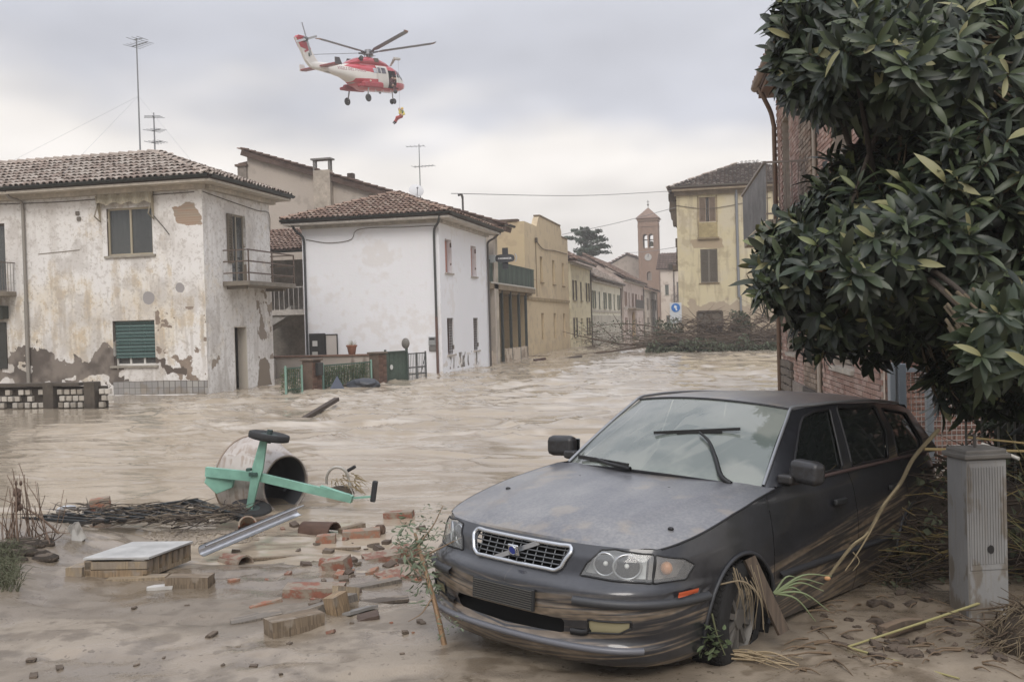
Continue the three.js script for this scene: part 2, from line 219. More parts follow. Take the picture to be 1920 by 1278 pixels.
// ---------------------------------------------------------------- peeling corner house
{
  const X0 = -34, X1 = -16.06, Z0 = -27.75, Z1 = -32.2, H = 6.42;
  const h = thing('house', 'two-storey corner house with stained white plaster peeling to grey render', 'house');
  const W = X1 - X0;
  // blotches: bare render along the foot, ochre damp stains, patched grey spots
  const plaster = (x, y, side) => {
    const n = fbm(x * .9, y * .9, 5), n2 = fbm(x * 3.1 + 40, y * 3.1, 4), n3 = fbm(x * .45 + 9, y * .5 + 3, 4), fine = fbm(x * 11, y * 11, 3);
    let c = mixc([216, 213, 208], [228, 226, 223], n); c = mixc(c, [204, 199, 193], sstep(.5, .72, n3) * .6);
    const grit = fbm(x * 26 + 5, y * 26, 3), drip = fbm(x * 5.5, y * .8 + 20, 4);
    const och = side ? sstep(.52, .75, n2 * .5 + n * .5) * .35 : sstep(.4, .68, n * .5 + n2 * .16 + (drip - .5) * .3 + .27 * Math.exp(-Math.pow((y - 2.3) / 1.7, 2)) - .12 * (x > W - 1.1) + (grit - .5) * .12);
    c = mixc(c, [208, 196, 174], och * .62); c = mixc(c, [190, 170, 140], .6 * och * sstep(.5, .64, n2 * .6 + drip * .4 + (grit - .5) * .2));
    c = mixc(c, [176, 170, 163], .45 * sstep(.5, .72, fbm(x * 1.7 + 70, y * 1.7 + 5, 5) + (grit - .5) * .1)); c = mixc(c, [172, 165, 157], .4 * sstep(.55, .7, drip) * (y > 3.5 ? .6 : 1));
    return mixc(c, [158, 150, 141], .4 * sstep(.5, .72, fine * .6 + grit * .4)); };
  const front = (x, y) => { let c = plaster(x, y, 0); const wob = (fbm(x * 1.6, y * 1.6 + 8, 5) - .5) + .16 * (fbm(x * 9, y * 9, 3) - .5);
    const px = x - W; // metres left of the corner (negative)
    // bare grey render at the foot, left of the lower window
    const top = px < -5.4 ? 1.75 : px < -3.15 ? 1.55 : .9 + .3 * (px < -2.9); const bare = (px < -2.75 ? 1 : 0) * (y < top - .35 + wob * 1.5 && y > .33 + wob * .9 ? 1 : 0);
    const islands = fbm(x * 1.3 + 3, y * 2.1 + 60, 4); if (bare && islands < .66) c = mixc([92, 84, 77], [126, 117, 108], sstep(.35, .65, fbm(x * 2.2, y * 2.2 + 33, 4)));
    // small losses right of the lower window
    const loss = fbm(x * 3.4 + 11, y * 3.6 + 21, 5); if (px > -1.75 && y < 2.7 && loss > .675 - .02 * (y < 1)) c = mixc([120, 106, 94], [150, 136, 122], fbm(x * 8, y * 8, 3));
    if (px > -2.0 && px < -.7 && Math.abs(y - 1.0 + .22 * (px + 1.7) + wob * .7) < .075) c = [92, 82, 74];
    // exposed brick near the top corner
    const ex = (px + .62) / .5, ey = (y - 5.55) / .36; if (Math.max(Math.abs(ex + .25 * ey), Math.abs(ey)) + wob * .9 < .85) { const row = Math.floor(y / .075), m = (y / .075 - row) < .16; c = m ? [166, 154, 138] : mixc([158, 132, 112], [150, 138, 122], h2(row, Math.floor(x * 3.6 + row * .5))); }
    for (const [ax, ay, ar] of [[-1.95, 3.0, .2], [-.85, 3.3, .14]]) if (Math.hypot(px - ax, y - ay) + wob * .15 < ar) c = [152, 148, 146];
    if (y < .42 + wob * .05 && px > -3.3) { c = mixc([138, 136, 134], [162, 158, 152], h2(Math.floor(x / .2), Math.floor(y / .2))); if ((x / .2) % 1 < .07 || (y / .2) % 1 < .07) c = [98, 94, 90]; c = mixc(c, [120, 104, 84], .35 * sstep(.5, .7, fbm(x * 3, y * 3, 3))); }
    return c; };
  const wob2 = (x, y) => fbm(x * 2.6 + 90, y * 2.6, 5) - .5;
  const sidef = (x, y) => { let c = plaster(x + 60, y, 1); const w = wob2(x, y);     if (y < .95 + w * 1.8 && x < .95 && x > .1 && fbm(x * 3, y * 2 + 4, 4) > .5) c = [146, 134, 120]; if (y < 1.0 - Math.pow(Math.abs(x - 3.75) / .6, 2) + w && x > 3) c = [128, 116, 102];
    if (x > 3.3 && y > .9 && y < 3.5 && fbm(x * 3.3, y * 2.2 + 14, 4) > .63) c = [140, 128, 116]; if (x > 3.2 && y > 2.6 && y < 3.3 && w > .02) c = [150, 138, 124]; return c; };
  const MF = facadeMat(W, H + .4, front, 75), MS = facadeMat(Z0 - Z1, H + .4, sidef, 120); for (const m of [MF, MS]) { m.bumpMap = m.map; m.bumpScale = .014; } const MB = grain(0xcfc8bd);
  const f = x => x - X0; // world x -> facade u
  const uW = [f(-19.4), f(-17.8)], lW = [f(-19.32), f(-17.84)], dW = [f(-24.6), f(-23.15)];
  XF = frame(X0, 0, Z0, 0);
  wall(h, rect(0, -.6, W, H), [rect(uW[0], 4.38, uW[1], 5.86), rect(lW[0], .92, lW[1], 2.33), rect(dW[0], 3.4, dW[1], 5.6), rect(f(-31), 4.3, f(-29.6), 5.8)], MF);
  sash(h, uW[0], 4.38, uW[1], 5.86, { fm: mat(0xa79d88, .5, { metalness: .2 }), n: 2, z: -.1, curtain: 2 });
  sash(h, f(-31), 4.3, f(-29.6), 5.8, { curtain: 1 });
  sash(h, dW[0], 3.4, dW[1], 5.6, { fm: mat(0x6d6459, .6), sill: false, curtain: 1, name: 'balcony_door' });
  { // lower window, roller shutter hanging two thirds down
    const w = sash(h, lW[0], .92, lW[1], 2.33, { fm: mat(0xc9c6be, .6), n: 3, z: -.2 });
    const col = [0x4a635f, 0x354a47, 0x5a726e, 0x2c3e3b].map(c => mat(c, .7, { bumpMap: T_grain2, bumpScale: .004 }));
    for (let i = 0; i < 21; i++) { const v = 1.18 + i * .0545; const g = rb(lW[1] - lW[0] - .05, .05, .016, .006, [(lW[0] + lW[1]) / 2, v, -.11 + rr(-.006, .006)], [rr(-.12, .12), 0, rr(-.008, .008)]); const s = obj('shutter_slat', g, col[i % 4], w); }
  }
  { // ragged awning above the upper window
    const u0 = uW[0] - .22, u1 = uW[1] + .12, aw = obj('awning', [bar([u0, 6.28, .1], [u1, 6.28, .1], .045)], mat(0x8d8676, .7), h);
    const g = []; const N = 26; for (let i = 0; i < N; i++) { const a = lerp(u0, u1, i / N), b = lerp(u0, u1, (i + 1) / N); const za = .16 + .05 * Math.sin(i * 1.1), zb = .16 + .05 * Math.sin((i + 1) * 1.1), la = 5.98 + .05 * Math.sin(i * .9), lb = 5.98 + .05 * Math.sin((i + 1) * .9); g.push(quad([a, la, za + .06], [b, lb, zb + .06], [b, 6.3, zb], [a, 6.3, za])); }
    obj('awning_cloth', g, mat(0xe0dcd2, .95, { map: tex(128, 64, (u, v) => mixc([190, 185, 172], [150, 143, 128], (Math.floor(u * 9) % 2) * .5 + .5 * sstep(.45, .7, fbm(u * 12, v * 5, 3)))) }), aw, true);
    for (const u of [u0 + .03, u1 - .03]) { obj('awning_arm', [bar([u, 6.25, .06], [u, 5.6, .34], .02), bar([u, 5.6, .34], [u, 5.45, .04], .02)], mat(0x847c6c, .7), aw); obj('awning_side', ext([[0, 0], [.26, 0], [.05, -.75], [0, -.8]], .01).rotateY(-Math.PI / 2).translate(u, 6.25, .02), mat(0xaaa08a, .95), aw); }
  }
  { // balcony at the left end with striped towel and dark roller box under it
    const u0 = f(-25.6), u1 = f(-22.78), b = obj('balcony', [rb(u1 - u0, .16, .9, .02, [(u0 + u1) / 2, 3.3, .45])], grain(0xa39a8c), h); const g = []; for (let i = 0; i <= 22; i++) { const u = lerp(u0 + .03, u1 - .03, i / 22); g.push(bar([u, 3.36, .86], [u, 4.3, .86], .011, .011, 4)); } for (let i = 0; i < 7; i++) { const z = lerp(.08, .86, i / 6); g.push(bar([u1 - .03, 3.36, z], [u1 - .03, 4.3, z], .011, .011, 4)); } g.push(beam([u0, 4.3, .86], [u1, 4.3, .86], .04, .03), beam([u1 - .03, 4.3, .02], [u1 - .03, 4.3, .86], .04, .03), beam([u0, 3.46, .86], [u1, 3.46, .86], .03, .02)); obj('railing', g, mat(0x70685e, .7), b); obj('shutter_box', rb(1.9, .42, .3, .02, [f(-24.05), 2.72, .15]), mat(0x3d4038, .7), h); obj('shop_window', b2(f(-25), .9, .01, f(-23.2), 2.4, .05), mat(0x34342f, .3), h); }
  obj('wall_crack', [tube([[f(-21.9), 4.55, .012], [f(-21.2), 4.58, .014], [f(-20.4), 4.62, .012]], .012, 12, 4)], mat(0x8c8478, .9), h);
  obj('wall_cable', tube([[f(-23.5), 6.22, .03], [f(-21), 6.17, .035], [f(-18.5), 6.2, .035], [f(-16.3), 6.22, .03]], .014, 30, 5), mat(0x59544e, .8), h); obj('loose_cable', tube([[f(-17.75), 5.6, .04], [f(-17.4), 5.2, .03], [f(-17.2), 4.95, .03]], .014, 10, 4), mat(0x59544e, .8), h);
  for (const [u, v] of [[-20.42, 5.78], [-20.38, 5.6]]) obj('wall_socket', rb(.13, .12, .06, .02, [f(u), v, .03]), mat(0x6d675f, .8), h);
  obj('cornice', [b2(0, H - .12, .002, W + .12, H + .02, .2), b2(0, H + .02, -.3, W + .5, H + .1, .62)], M_soffit, h);
  obj('gutter', [halfPipe([-.1, H + .22, .66], [W + .62, H + .22, .66], .09), bx(W + .6, .16, .03, [W / 2 + .2, H + .17, .565])], M_gutter, h);
  obj('downpipe', [tube([[f(-22.55), H + .12, .6], [f(-22.55), H - .05, .5], [f(-22.4), H - .2, .1], [f(-22.38), H - .4, .08]], .05, 12, 8), bar([f(-22.38), 3, .08], [f(-22.38), H - .38, .08], .05, .05, 8), bar([f(-22.38), -.3, .085], [f(-22.38), 3.05, .085], .062, .062, 8)], mat(0x8f8a82, .6, { metalness: .3 }), h);
  // side wall on the lane
  XF = frame(X1 + .004, 0, Z0 - .004, Math.PI / 2); const D = Z0 - Z1; const s = z => Z0 - z;
  wall(h, rect(.001, -.6, D, H), [rect(1.72, 3.5, 2.7, 5.72), rect(1.7, -.6, 2.55, 2.07)], MS);
  sash(h, 1.72, 3.5, 2.7, 5.72, { fm: mat(0x8f8778, .6), n: 2, z: -.12, sill: false, curtain: 1, name: 'balcony_door' });
  shutter(h, 1.42, 4.1, 1.72, 5.7, mat(0x6a6154, .7), .04, 16);
  obj('door_lining', [b2(1.7, -.3, -.32, 1.74, 2.03, -.002), b2(2.51, -.3, -.32, 2.55, 2.03, -.002), b2(1.74, 2.03, -.32, 2.51, 2.066, -.002)], mat(0xbdb5a8, .8), h);
  obj('front_door', bx(.5, 2.1, .05, [1.88, .95, -.5], [0, .9, 0]), wood(0x4a4138), h);
  { const b = obj('balcony', [rb(3.35, .15, .95, .02, [2.75, 3.42, .475]), b2(1.3, 3.25, .02, 1.42, 3.345, .7), b2(4.0, 3.25, .02, 4.12, 3.345, .7)], grain(0x8f877b), h); const g = []; for (const u of [1.12, 2.75, 4.38]) g.push(beam([u, 3.49, .9], [u, 4.5, .9], .04, .04, [0, 0, 1])); for (const v of [3.75, 4.12, 4.48]) g.push(beam([1.1, v, .9], [4.4, v, .9], .03, .045), beam([1.12, v, .02], [1.12, v, .9], .03, .04), beam([4.38, v, .02], [4.38, v, .9], .03, .04)); obj('railing', g, M_rust, b); }
  obj('cornice', [b2(.1, H - .12, .002, D + .12, H + .018, .2), b2(-.6, H + .022, -.3, D + .5, H + .098, .6)], M_soffit, h);
  obj('gutter', [halfPipe([-.62, H + .22, .64], [D + .62, H + .22, .64], .09), bx(D + 1.2, .155, .03, [D / 2, H + .17, .545])], M_gutter, h);
  obj('wall_cable', tube([[0, 6.22, .03], [1.8, 6.1, .03], [3.6, 6.0, .035], [4.4, 5.98, .03], [4.42, 5.4, .03]], .013, 24, 4), mat(0x59544e, .8), h);
  XF = null;
  wall2(h, X0, X1 - .33, Z1, H, MB); obj('floor', b2(X0, 3.05, Z1 + .3, X1 - .35, 3.25, Z0 - .35), mat(0xcfc8bd, .9), h);
  obj('ceiling', b2(X0, H - .2, Z1 + .3, X1 - .35, H - .02, Z0 - .35), mat(0xcfc8bd, .9), h);
  // hipped tile roof
  const ex = X1 + .62, ez = Z0 + .62, bz = Z1 - .5, ry = 7.93, rz = (ez + bz) / 2, run = (ez - bz) / 2, ey = H + .2, rx = ex - run * 1.25;
  const sl = Math.hypot(run, ry - ey);
  tiledSlope(h, [X0 - .3, ey, ez], [1, 0, 0], [0, ry - ey, -run], [[0, 0], [ex - X0 + .3, 0], [rx - X0 + .3, sl], [0, sl]], tilesOld);
  const sx = ex - rx, sl2 = Math.hypot(sx, ry - ey);
  tiledSlope(h, [ex, ey, ez], [0, 0, -1], [-sx, ry - ey, 0], [[0, 0], [ez - bz, 0], [run, sl2]], tilesOld);
  obj('roof_back', quad([X0 - .3, ey, bz], [ex, ey, bz], [rx, ry, rz], [X0 - .3, ry, rz]), tilesOld[1], h);
  const ridge = []; for (let x = X0; x < rx; x += .36) ridge.push(tileGeo.clone().rotateZ(-Math.PI / 2).rotateX(-Math.PI / 2).scale(1, 1.25, 1.25).translate(x, ry + .0, rz)); obj('ridge_tiles', ridge, tilesOld[0], h);
  const hip = []; for (let i = 0; i < 11; i++) { const t = i / 11; const a = V(lerp(ex, rx, t), lerp(ey, ry, t), lerp(ez, rz, t)), b = V(rx, ry, rz).sub(V(ex, ey, ez)).normalize(); const g = tileGeo.clone().scale(1.2, 1, 1.2); const y = b, zx = V(0, 1, 0), x = y.clone().cross(zx).normalize(), z = x.clone().cross(y); g.applyMatrix4(new THREE.Matrix4().makeBasis(x, y, z).setPosition(a)); g.translate(0, .02, 0); hip.push(g); } obj('hip_tiles', hip, tilesOld[0], h);
  antenna('antenna_mast', 'tall thin aerial mast on the tiled roof of the peeling corner house', -19.6, 7.8, -30.0, 4.05, [[3.8, .9, 6, .4], [4.0, .4, 3, .2]]);
  antenna('roof_antenna', 'short roof aerial with several cross bars beside the tall mast', -19.3, 7.8, -30.4, 1.6, [[1.45, .35, 3, 1.2], [1.0, .5, 4, .4], [.6, .5, 4, .2]]);
  // guy wires
  const gw = thing('guy_wires', 'thin stay wires slanting down from the tall aerial mast', 'wire'); for (const [x, z] of [[-25, -30], [-17.2, -30], [-21, -27.6]]) obj('wire', bar([-19.6, 9.9, -30], [x, x > -18 ? 7.0 : z > -28 ? 6.85 : 7.9, z], .004, .004, 4), mat(0xb4b6b9, .6), gw);
}
function wall2(h, x0, x1, z, H, m) { obj('wall', b2(x0, -.6, z, x1, H, z + .3), m, h); }
// ---------------------------------------------------------------- low garden wall of open blocks before the peeling house
{
  const z = -23.1, x0 = -24.5, x1 = -16.05, t = thing('garden_wall', 'low dark garden wall with open white lattice blocks, half under water', 'wall'); const dark = grain(0x5d554c, .95, .01), wht = [0xbcb5aa, 0xd0cac0, 0x9d958a].map(c => grain(c, .9, .004));
  obj('coping', rb(x1 - x0 - 1.0, .09, .3, .02, [(x0 + x1) / 2 - .5, .62, z]), dark, t); obj('footing', b2(x0, -.7, z - .12, x1, -.03, z + .12), dark, t);
  for (const x of [-22.6, -20.0, -18.0, -16.75]) obj('pillar', rb(.32, 1.4, .3, .02, [x, -.02, z + .004]), dark, t);
  for (const [a, b, gaps] of [[-24.3, -22.8, .5], [-22.4, -20.2, .62], [-19.8, -18.2, .16], [-17.8, -16.95, .2], [-16.55, -16.0, .2]]) for (let r = 0; r < 3; r++) for (let x = a + .1; x < b - .06; x += .2) { if (rnd() < gaps) continue; obj('block', rb(.15, .14, .13, .015, [x + (r % 2) * .07, .07 + r * .175, z + rr(-.015, .03)], [0, rr(-.1, .1), rr(-.05, .05)]), wht[rnd() < gaps ? 2 : rnd() * 2 | 0], t); }
  obj('mortar', b2(x0, -.03, z - .1, x1 - .3, .56, z - .035), grain(0x453e37, .95, .01), t);
}
// ---------------------------------------------------------------- recessed porch and outside stair between the two houses
{
  const h = thing('porch_house', 'shaded grey porch with outside stair squeezed between two white houses', 'house'); const x0 = -22.6, x1 = -17.5, z = -43.5; const g = grain(0xcfc9c2), dk = g;
  obj('wall', b2(x0, -.5, z - .3, x1, 5.2, z), g, h); obj('side_wall', b2(x1 - .001, -.5, z, x1 + .3, 5.1, -38.15), grain(0xcfc9c2), h); obj('side_wall', b2(x0 - .3, -.5, z, x0, 5.2, -36), g, h);
  obj('landing', b2(-21.2, 2.55, z, x1 - .002, 2.78, -40.2), dk, h);
  obj('stair_flight', ext([[0, 0], [3.2, 1.75], [3.2, 2.1], [-.3, .18], [-.3, 0]], .9).translate(-22.4, .85, -41.2), grain(0xb9b6b2), h);
  const r = []; for (let i = 0; i < 16; i++) r.push(bar([-21.1 + i * .23, 2.78, -40.25], [-21.1 + i * .23, 3.75, -40.25], .016, .016, 4)); r.push(beam([-21.2, 3.76, -40.25], [x1 - .03, 3.76, -40.25], .05, .04)); obj('railing', r, mat(0xc4c0ba, .7), h);
  obj('door', rb(.95, 2.1, .06, .02, [-19.4, 3.84, z + .035]), wood(0x40362e), h); obj('ground_door', rb(1.1, 2.0, .06, .02, [-19.1, .95, z + .035]), mat(0x5a5755, .7), h);
  obj('planter', [rb(.5, .2, .22, .03, [-20.8, 2.9, -40.0])], mat(0x6b4a38, .9), h);
  tiledSlope(h, [x0 - 1, 5.35, -39.9], [1, 0, 0], [0, 1.2, -3.6], rect(0, 0, x1 - x0 + 1.1, 3.9), tilesRed, { max: 80 }); obj('gutter', halfPipe([x0 - 1, 5.32, -39.85], [x1, 5.32, -39.85]), M_gutter, h);
}
// ---------------------------------------------------------------- clean white house
{
  const x0 = -17.42, x1 = -11.58, Z0 = -37.79, Z1 = -45.35, H = 6.12, W = x1 - x0, D = Z0 - Z1;
  const h = thing('white_house', 'plain white two-storey house with hipped terracotta roof and dark gutters', 'house');
  const white = (x, y) => { const n = fbm(x * .6, y * .6, 4), m = fbm(x * 4, y * 4, 3); let c = mixc([222, 222, 224], [230, 231, 234], n); c = mixc(c, [208, 202, 196], .4 * sstep(.55, .7, m * .4 + n * .6)); return mixc(c, [190, 178, 164], .5 * sstep(.62, .72, fbm(x * 2, y * 3, 3)) * (y < .7)); };
  const sideC = (x, y) => { let c = white(x + 30, y); if (y < .75 && y > .12 && x > .9 && x < 5.6) { const n = fbm(x * 5, y * 2.4 + 3, 4); if (n > .58) c = [112, 106, 100]; } return c; };
  XF = frame(x0, 0, Z0, 0); wall(h, rect(0, -.6, W, H), [], facadeMat(W, H + .6, white, 60, .004));
  obj('soffit', [b2(-.55, H - .02, -.1, W + .62, H + .06, .62), b2(-.02, H - .14, .002, W + .1, H - .022, .14)], grain(0xd3cdc4), h);
  obj('gutter', [halfPipe([-.62, H + .2, .68], [W + .7, H + .2, .68], .09), bx(W + 1.25, .16, .03, [W / 2, H + .14, .6])], M_gutter, h);
  obj('downpipe', [tube([[-.2, H + .1, .6], [-.12, H - .2, .35], [.1, H - .5, .1], [.13, H - .8, .09]], .05, 14, 8), bar([.13, -.4, .09], [.13, H - .75, .09], .05, .05, 8)], mat(0x37393a, .5), h);
  obj('downpipe', [tube([[W + .25, H + .1, .62], [W + .16, H - .15, .5], [W - .14, H - .42, .12], [W - .17, H - .75, .09]], .05, 14, 8), bar([W - .17, 2.2, .09], [W - .17, H - .7, .09], .05, .05, 8)], mat(0x3d3f3d, .5), h);
  obj('downpipe_foot', bar([W - .17, -.4, .09], [W - .17, 2.25, .09], .055, .055, 8), mat(0x5e4840, .6), h);
  obj('wall_cable', tube([[.2, 5.55, .03], [1.2, 5.38, .035], [2.2, 5.5, .03], [2.35, 5.8, .03], [4.5, 5.86, .03], [5.7, 5.86, .03]], .014, 40, 4), mat(0x6e6861, .8), h);
  { // notice case with papers, door swung open
    const c = obj('notice_case', [b2(.22, .62, .01, .9, 1.72, .09)], mat(0x2c2c2b, .5), h); obj('paper', b2(.36, 1.2, .0925, .58, 1.42, .0945), mat(0xbfbdb8, .9), c); obj('paper', b2(.34, .78, .0925, .58, .98, .0945), mat(0xb1afa8, .9), c);
    const d = obj('case_door', ext(rect(.92, .62, 1.46, 1.68), .04, [rect(.96, .66, 1.42, 1.64)]).translate(0, 0, .06), mat(0x2c2c2b, .5), c); obj('panel', b2(.96, .66, .07, 1.42, 1.64, .08), mat(0xb9b2ab, .6), d); }
  { const c = obj('letterbox', rb(.3, .34, .08, .02, [W - .38, 1.3, .045]), mat(0x9fa1a1, .4, { metalness: .5 }), h); obj('slot', b2(W - .49, 1.34, .0855, W - .27, 1.42, .089), mat(0x222222, .5), c); obj('intercom', rb(.3, .2, .06, .02, [W - .38, 1.0, .035]), mat(0x6f6d69, .5), h); }
  XF = frame(x1 + .004, 0, Z0 - .004, Math.PI / 2);
  const wins = [[.78, 4.04, 1.72, 5.4], [4.72, 4.05, 5.62, 5.4], [.78, .72, 1.72, 2.2], [4.82, .76, 5.66, 2.2]];
  wall(h, rect(.001, -.6, D, H), wins.map(w => rect(...w)), facadeMat(D, H + .6, sideC, 90, .004));
  const pink = mat(0xb98578, .75);
  wins.slice(0, 2).forEach(w => { const s = sash(h, ...w, { fm: pink, n: 1, z: -.28, sm: grain(0xcbc3b9) }); const g = []; for (let i = 0; i < 26; i++) g.push(bx(w[2] - w[0] - .06, .042, .014, [(w[0] + w[2]) / 2, lerp(w[1] + .05, w[3] - .05, (i + .5) / 26), -.2], [.2, 0, 0])); obj('blind_slats', g, pink, s); });
  wins.slice(2).forEach(w => sash(h, ...w, { fm: mat(0x7d5f58, .7), n: 2, z: -.24, bars: 14, curtain: 1, sm: grain(0xcbc3b9) }));
  obj('soffit', [b2(-.62, H - .018, -.1, D + .5, H + .058, .6), b2(.1, H - .14, .002, D, H - .022, .14)], grain(0xd3cdc4), h);
  obj('gutter', [halfPipe([-.7, H + .2, .66], [D + .6, H + .2, .66], .09), bx(D + 1.2, .155, .03, [D / 2, H + .14, .58])], M_gutter, h);
  obj('downpipe', [tube([[D + .3, H + .1, .6], [D + .15, H - .15, .4], [D - .1, H - .4, .1], [D - .12, H - .7, .09]], .05, 12, 8), bar([D - .12, -.4, .09], [D - .12, H - .65, .09], .05, .05, 8)], mat(0x4a4540, .5), h);
  XF = null; wall2(h, x0, x1 - .33, Z1, H, grain(0xcfc9c2)); obj('wall', b2(x0, -.6, Z1 + .3, x0 + .3, H, Z0 - .33), grain(0xcfc9c2), h); obj('ceiling', b2(x0 + .3, H - .3, Z1 + .3, x1 - .33, H - .1, Z0 - .33), mat(0xcfc8bd, .9), h); obj('floor', b2(x0 + .3, 3, Z1 + .3, x1 - .33, 3.2, Z0 - .33), mat(0xcfc8bd, .9), h);
  const ax = x0 - .6, bxx = x1 + .66, ez = Z0 + .66, bz = Z1 - .5, ey = H + .18, ry = 7.6, mx = (ax + bxx) / 2 + .1, run = (bxx - ax) / 2;
  const rz0 = ez - run * .98, rz1 = bz + run * .9, fr = ez - rz0;
  tiledSlope(h, [ax, ey, ez], [1, 0, 0], [0, ry - ey, -fr], [[0, 0], [bxx - ax, 0], [mx - ax, Math.hypot(fr, ry - ey)]], tilesNew, { pitch: .22 });
  tiledSlope(h, [bxx, ey, ez], [0, 0, -1], [-(bxx - mx), ry - ey, 0], [[0, 0], [ez - bz, 0], [ez - rz1, Math.hypot(bxx - mx, ry - ey)], [fr, Math.hypot(bxx - mx, ry - ey)]], tilesNew, { max: 120 });
  tiledSlope(h, [ax, ey, bz], [0, 0, 1], [mx - ax, ry - ey, 0], [[0, 0], [ez - bz, 0], [rz0 - bz, Math.hypot(mx - ax, ry - ey)], [rz1 - bz, Math.hypot(mx - ax, ry - ey)]], tilesNew, { max: 60 });
  for (const [cx, cz] of [[ax, ez], [bxx, ez]]) { const gs = []; for (let i = 0; i < 13; i++) { const t = i / 13, a = V(lerp(cx, mx, t), lerp(ey, ry, t) + .03, lerp(cz, rz0, t)), y = V(mx - cx, ry - ey, rz0 - cz).normalize(), x = y.clone().cross(V(0, 1, 0)).normalize(), z = x.clone().cross(y); gs.push(tileGeo.clone().scale(1.2, 1, 1.2).applyMatrix4(new THREE.Matrix4().makeBasis(x, y, z).setPosition(a))); } obj('hip_tiles', gs, tilesNew[0], h); }
}
// ---------------------------------------------------------------- big beige gable house behind
{
  const z = -46.4, x0 = -24.25, x1 = -11.5, h = thing('gable_house', 'tall beige house with long sloping gable wall behind the white house', 'house'); const beige = facadeMat(13, 12, (x, y) => { const n = fbm(x * .5, y * .5, 5), m = fbm(x * 3, y * 3, 3); return mixc(mixc([168, 158, 147], [183, 173, 161], n), [150, 141, 131], .5 * sstep(.55, .7, m)); }, 50);
  XF = frame(x0, 0, z, 0); wall(h, [[0, -.5], [x1 - x0, -.5], [x1 - x0, 6.75], [0, 10.95]], [], beige); XF = null;
  obj('wall', b2(x1 - .3, -.5, z - .8, x1, 6.7, z - .33), grain(0xc9bfae), h); obj('wall', b2(-15.3, -.5, z - 9, -15, 7.7, z - .8), grain(0xc9bfae), h); obj('wall', b2(x0, -.5, z - 9, x0 + .3, 10.6, z - .33), grain(0xa89e92), h);
  obj('verge_wall', b2(-15.2, 6.4, z + .002, x1 - .01, 7.0, z + .05), grain(0xcfc6b8), h);
  const sx = x1 + .75 - x0 + .15, dy = (10.95 - 6.75) * (sx / (x1 - x0)); const L = Math.hypot(sx, dy);
  tiledSlope(h, [x1 + .75, 10.98 - dy + .06, z + .28], [0, 0, -1], [-sx, dy, 0], [[0, 0], [1.15, 0], [1.15, 4.1], [9.4, 4.1], [9.4, L], [0, L]], tilesRed, { max: 150, thick: .26, slabM: grain(0x5f4d44) });
  obj('verge_tiles', Array.from({ length: 36 }, (_, i) => { const t = i / 36; return tileGeo.clone().applyMatrix4(new THREE.Matrix4().makeBasis(V(0, 0, -1), V(-sx, dy, 0).normalize(), V(dy, sx, 0).normalize()).setPosition(lerp(x1 + .75, x0 - .15, t), lerp(11.1 - dy, 11.1, t), z + .3)); }), grain(0x6b554a), h);
  obj('gutter', halfPipe([x1 + .85, 6.62, z + .4], [x1 + .85, 6.62, z - .85], .09), M_gutter, h);
  obj('soffit', b2(x1, 6.52, z - .8, x1 + .75, 6.6, z + .28), grain(0xcfc6b8), h);
  { const c = obj('chimney_breast', b2(-20.5, 5.5, z + .002, -19.62, 9.75, z + .4), grain(0xc4b9ab), h); obj('chimney_cap', [b2(-20.58, 10.25, z - .05, -19.52, 10.33, z + .5), b2(-20.5, 9.75, z + .05, -20.42, 10.25, z + .12), b2(-19.7, 9.75, z + .05, -19.62, 10.25, z + .12), b2(-20.5, 9.75, z + .32, -20.42, 10.25, z + .4), b2(-19.7, 9.75, z + .32, -19.62, 10.25, z + .4)], metal(0x7d7a76, .6, .5), c); }
  { const c = obj('chimney', b2(-24.75, 7.5, z - .6, -24.26, 10.25, z + .1), grain(0x9a9086), h); obj('chimney_cap', [b2(-24.85, 10.25, z - .7, -24.2, 10.36, z + .2), bx(.5, .1, .5, [-24.5, 10.42, z - .25], [0, 0, .15])], grain(0x6f5c50), c); }
  obj('roof_vent', [rb(.32, .5, .32, .03, [-18.9, 9.4, z - .6]), rb(.5, .12, .4, .02, [-18.6, 9.2, z - .2])], grain(0x5e5049), h);
  obj('vent_pipe', [bar([-13.1, 7.2, z - .5], [-13.1, 8.1, z - .5], .05), tube([[-13.1, 8.08, z - .5], [-13.15, 8.25, z - .48], [-13.3, 8.22, z - .4]], .06, 8, 8)], mat(0x4b4844, .7), h);
  antenna('aerial', 'thin aerial mast with side boom on the beige gable roof', -15.25, 8.0, -46.9, 2.85, [[2.75, .9, 5, 3.0], [1.75, 1.1, 7, .05]]);
  const d = thing('satellite_dish', 'white satellite dish at the foot of the thin gable aerial', 'dish', [-15.28, 8.3, -46.6]); const dg = new THREE.SphereGeometry(.9, 20, 8, 0, Math.PI * 2, 0, .42); dg.rotateX(Math.PI / 2); dg.translate(0, 0, -.9); dg.rotateX(-.45); dg.rotateY(.5); obj('bowl', dg.translate(0, .25, .2), mat(0xc8c8c8, .6), d); obj('feed_arm', [bar([0, -.1, .15], [.2, .25, .65], .015), sph(.05, 8, [.2, .27, .66])], mat(0x77787a, .6), d); obj('mount', bar([0, -.4, 0], [0, .2, .12], .03), M_zinc, d);
}
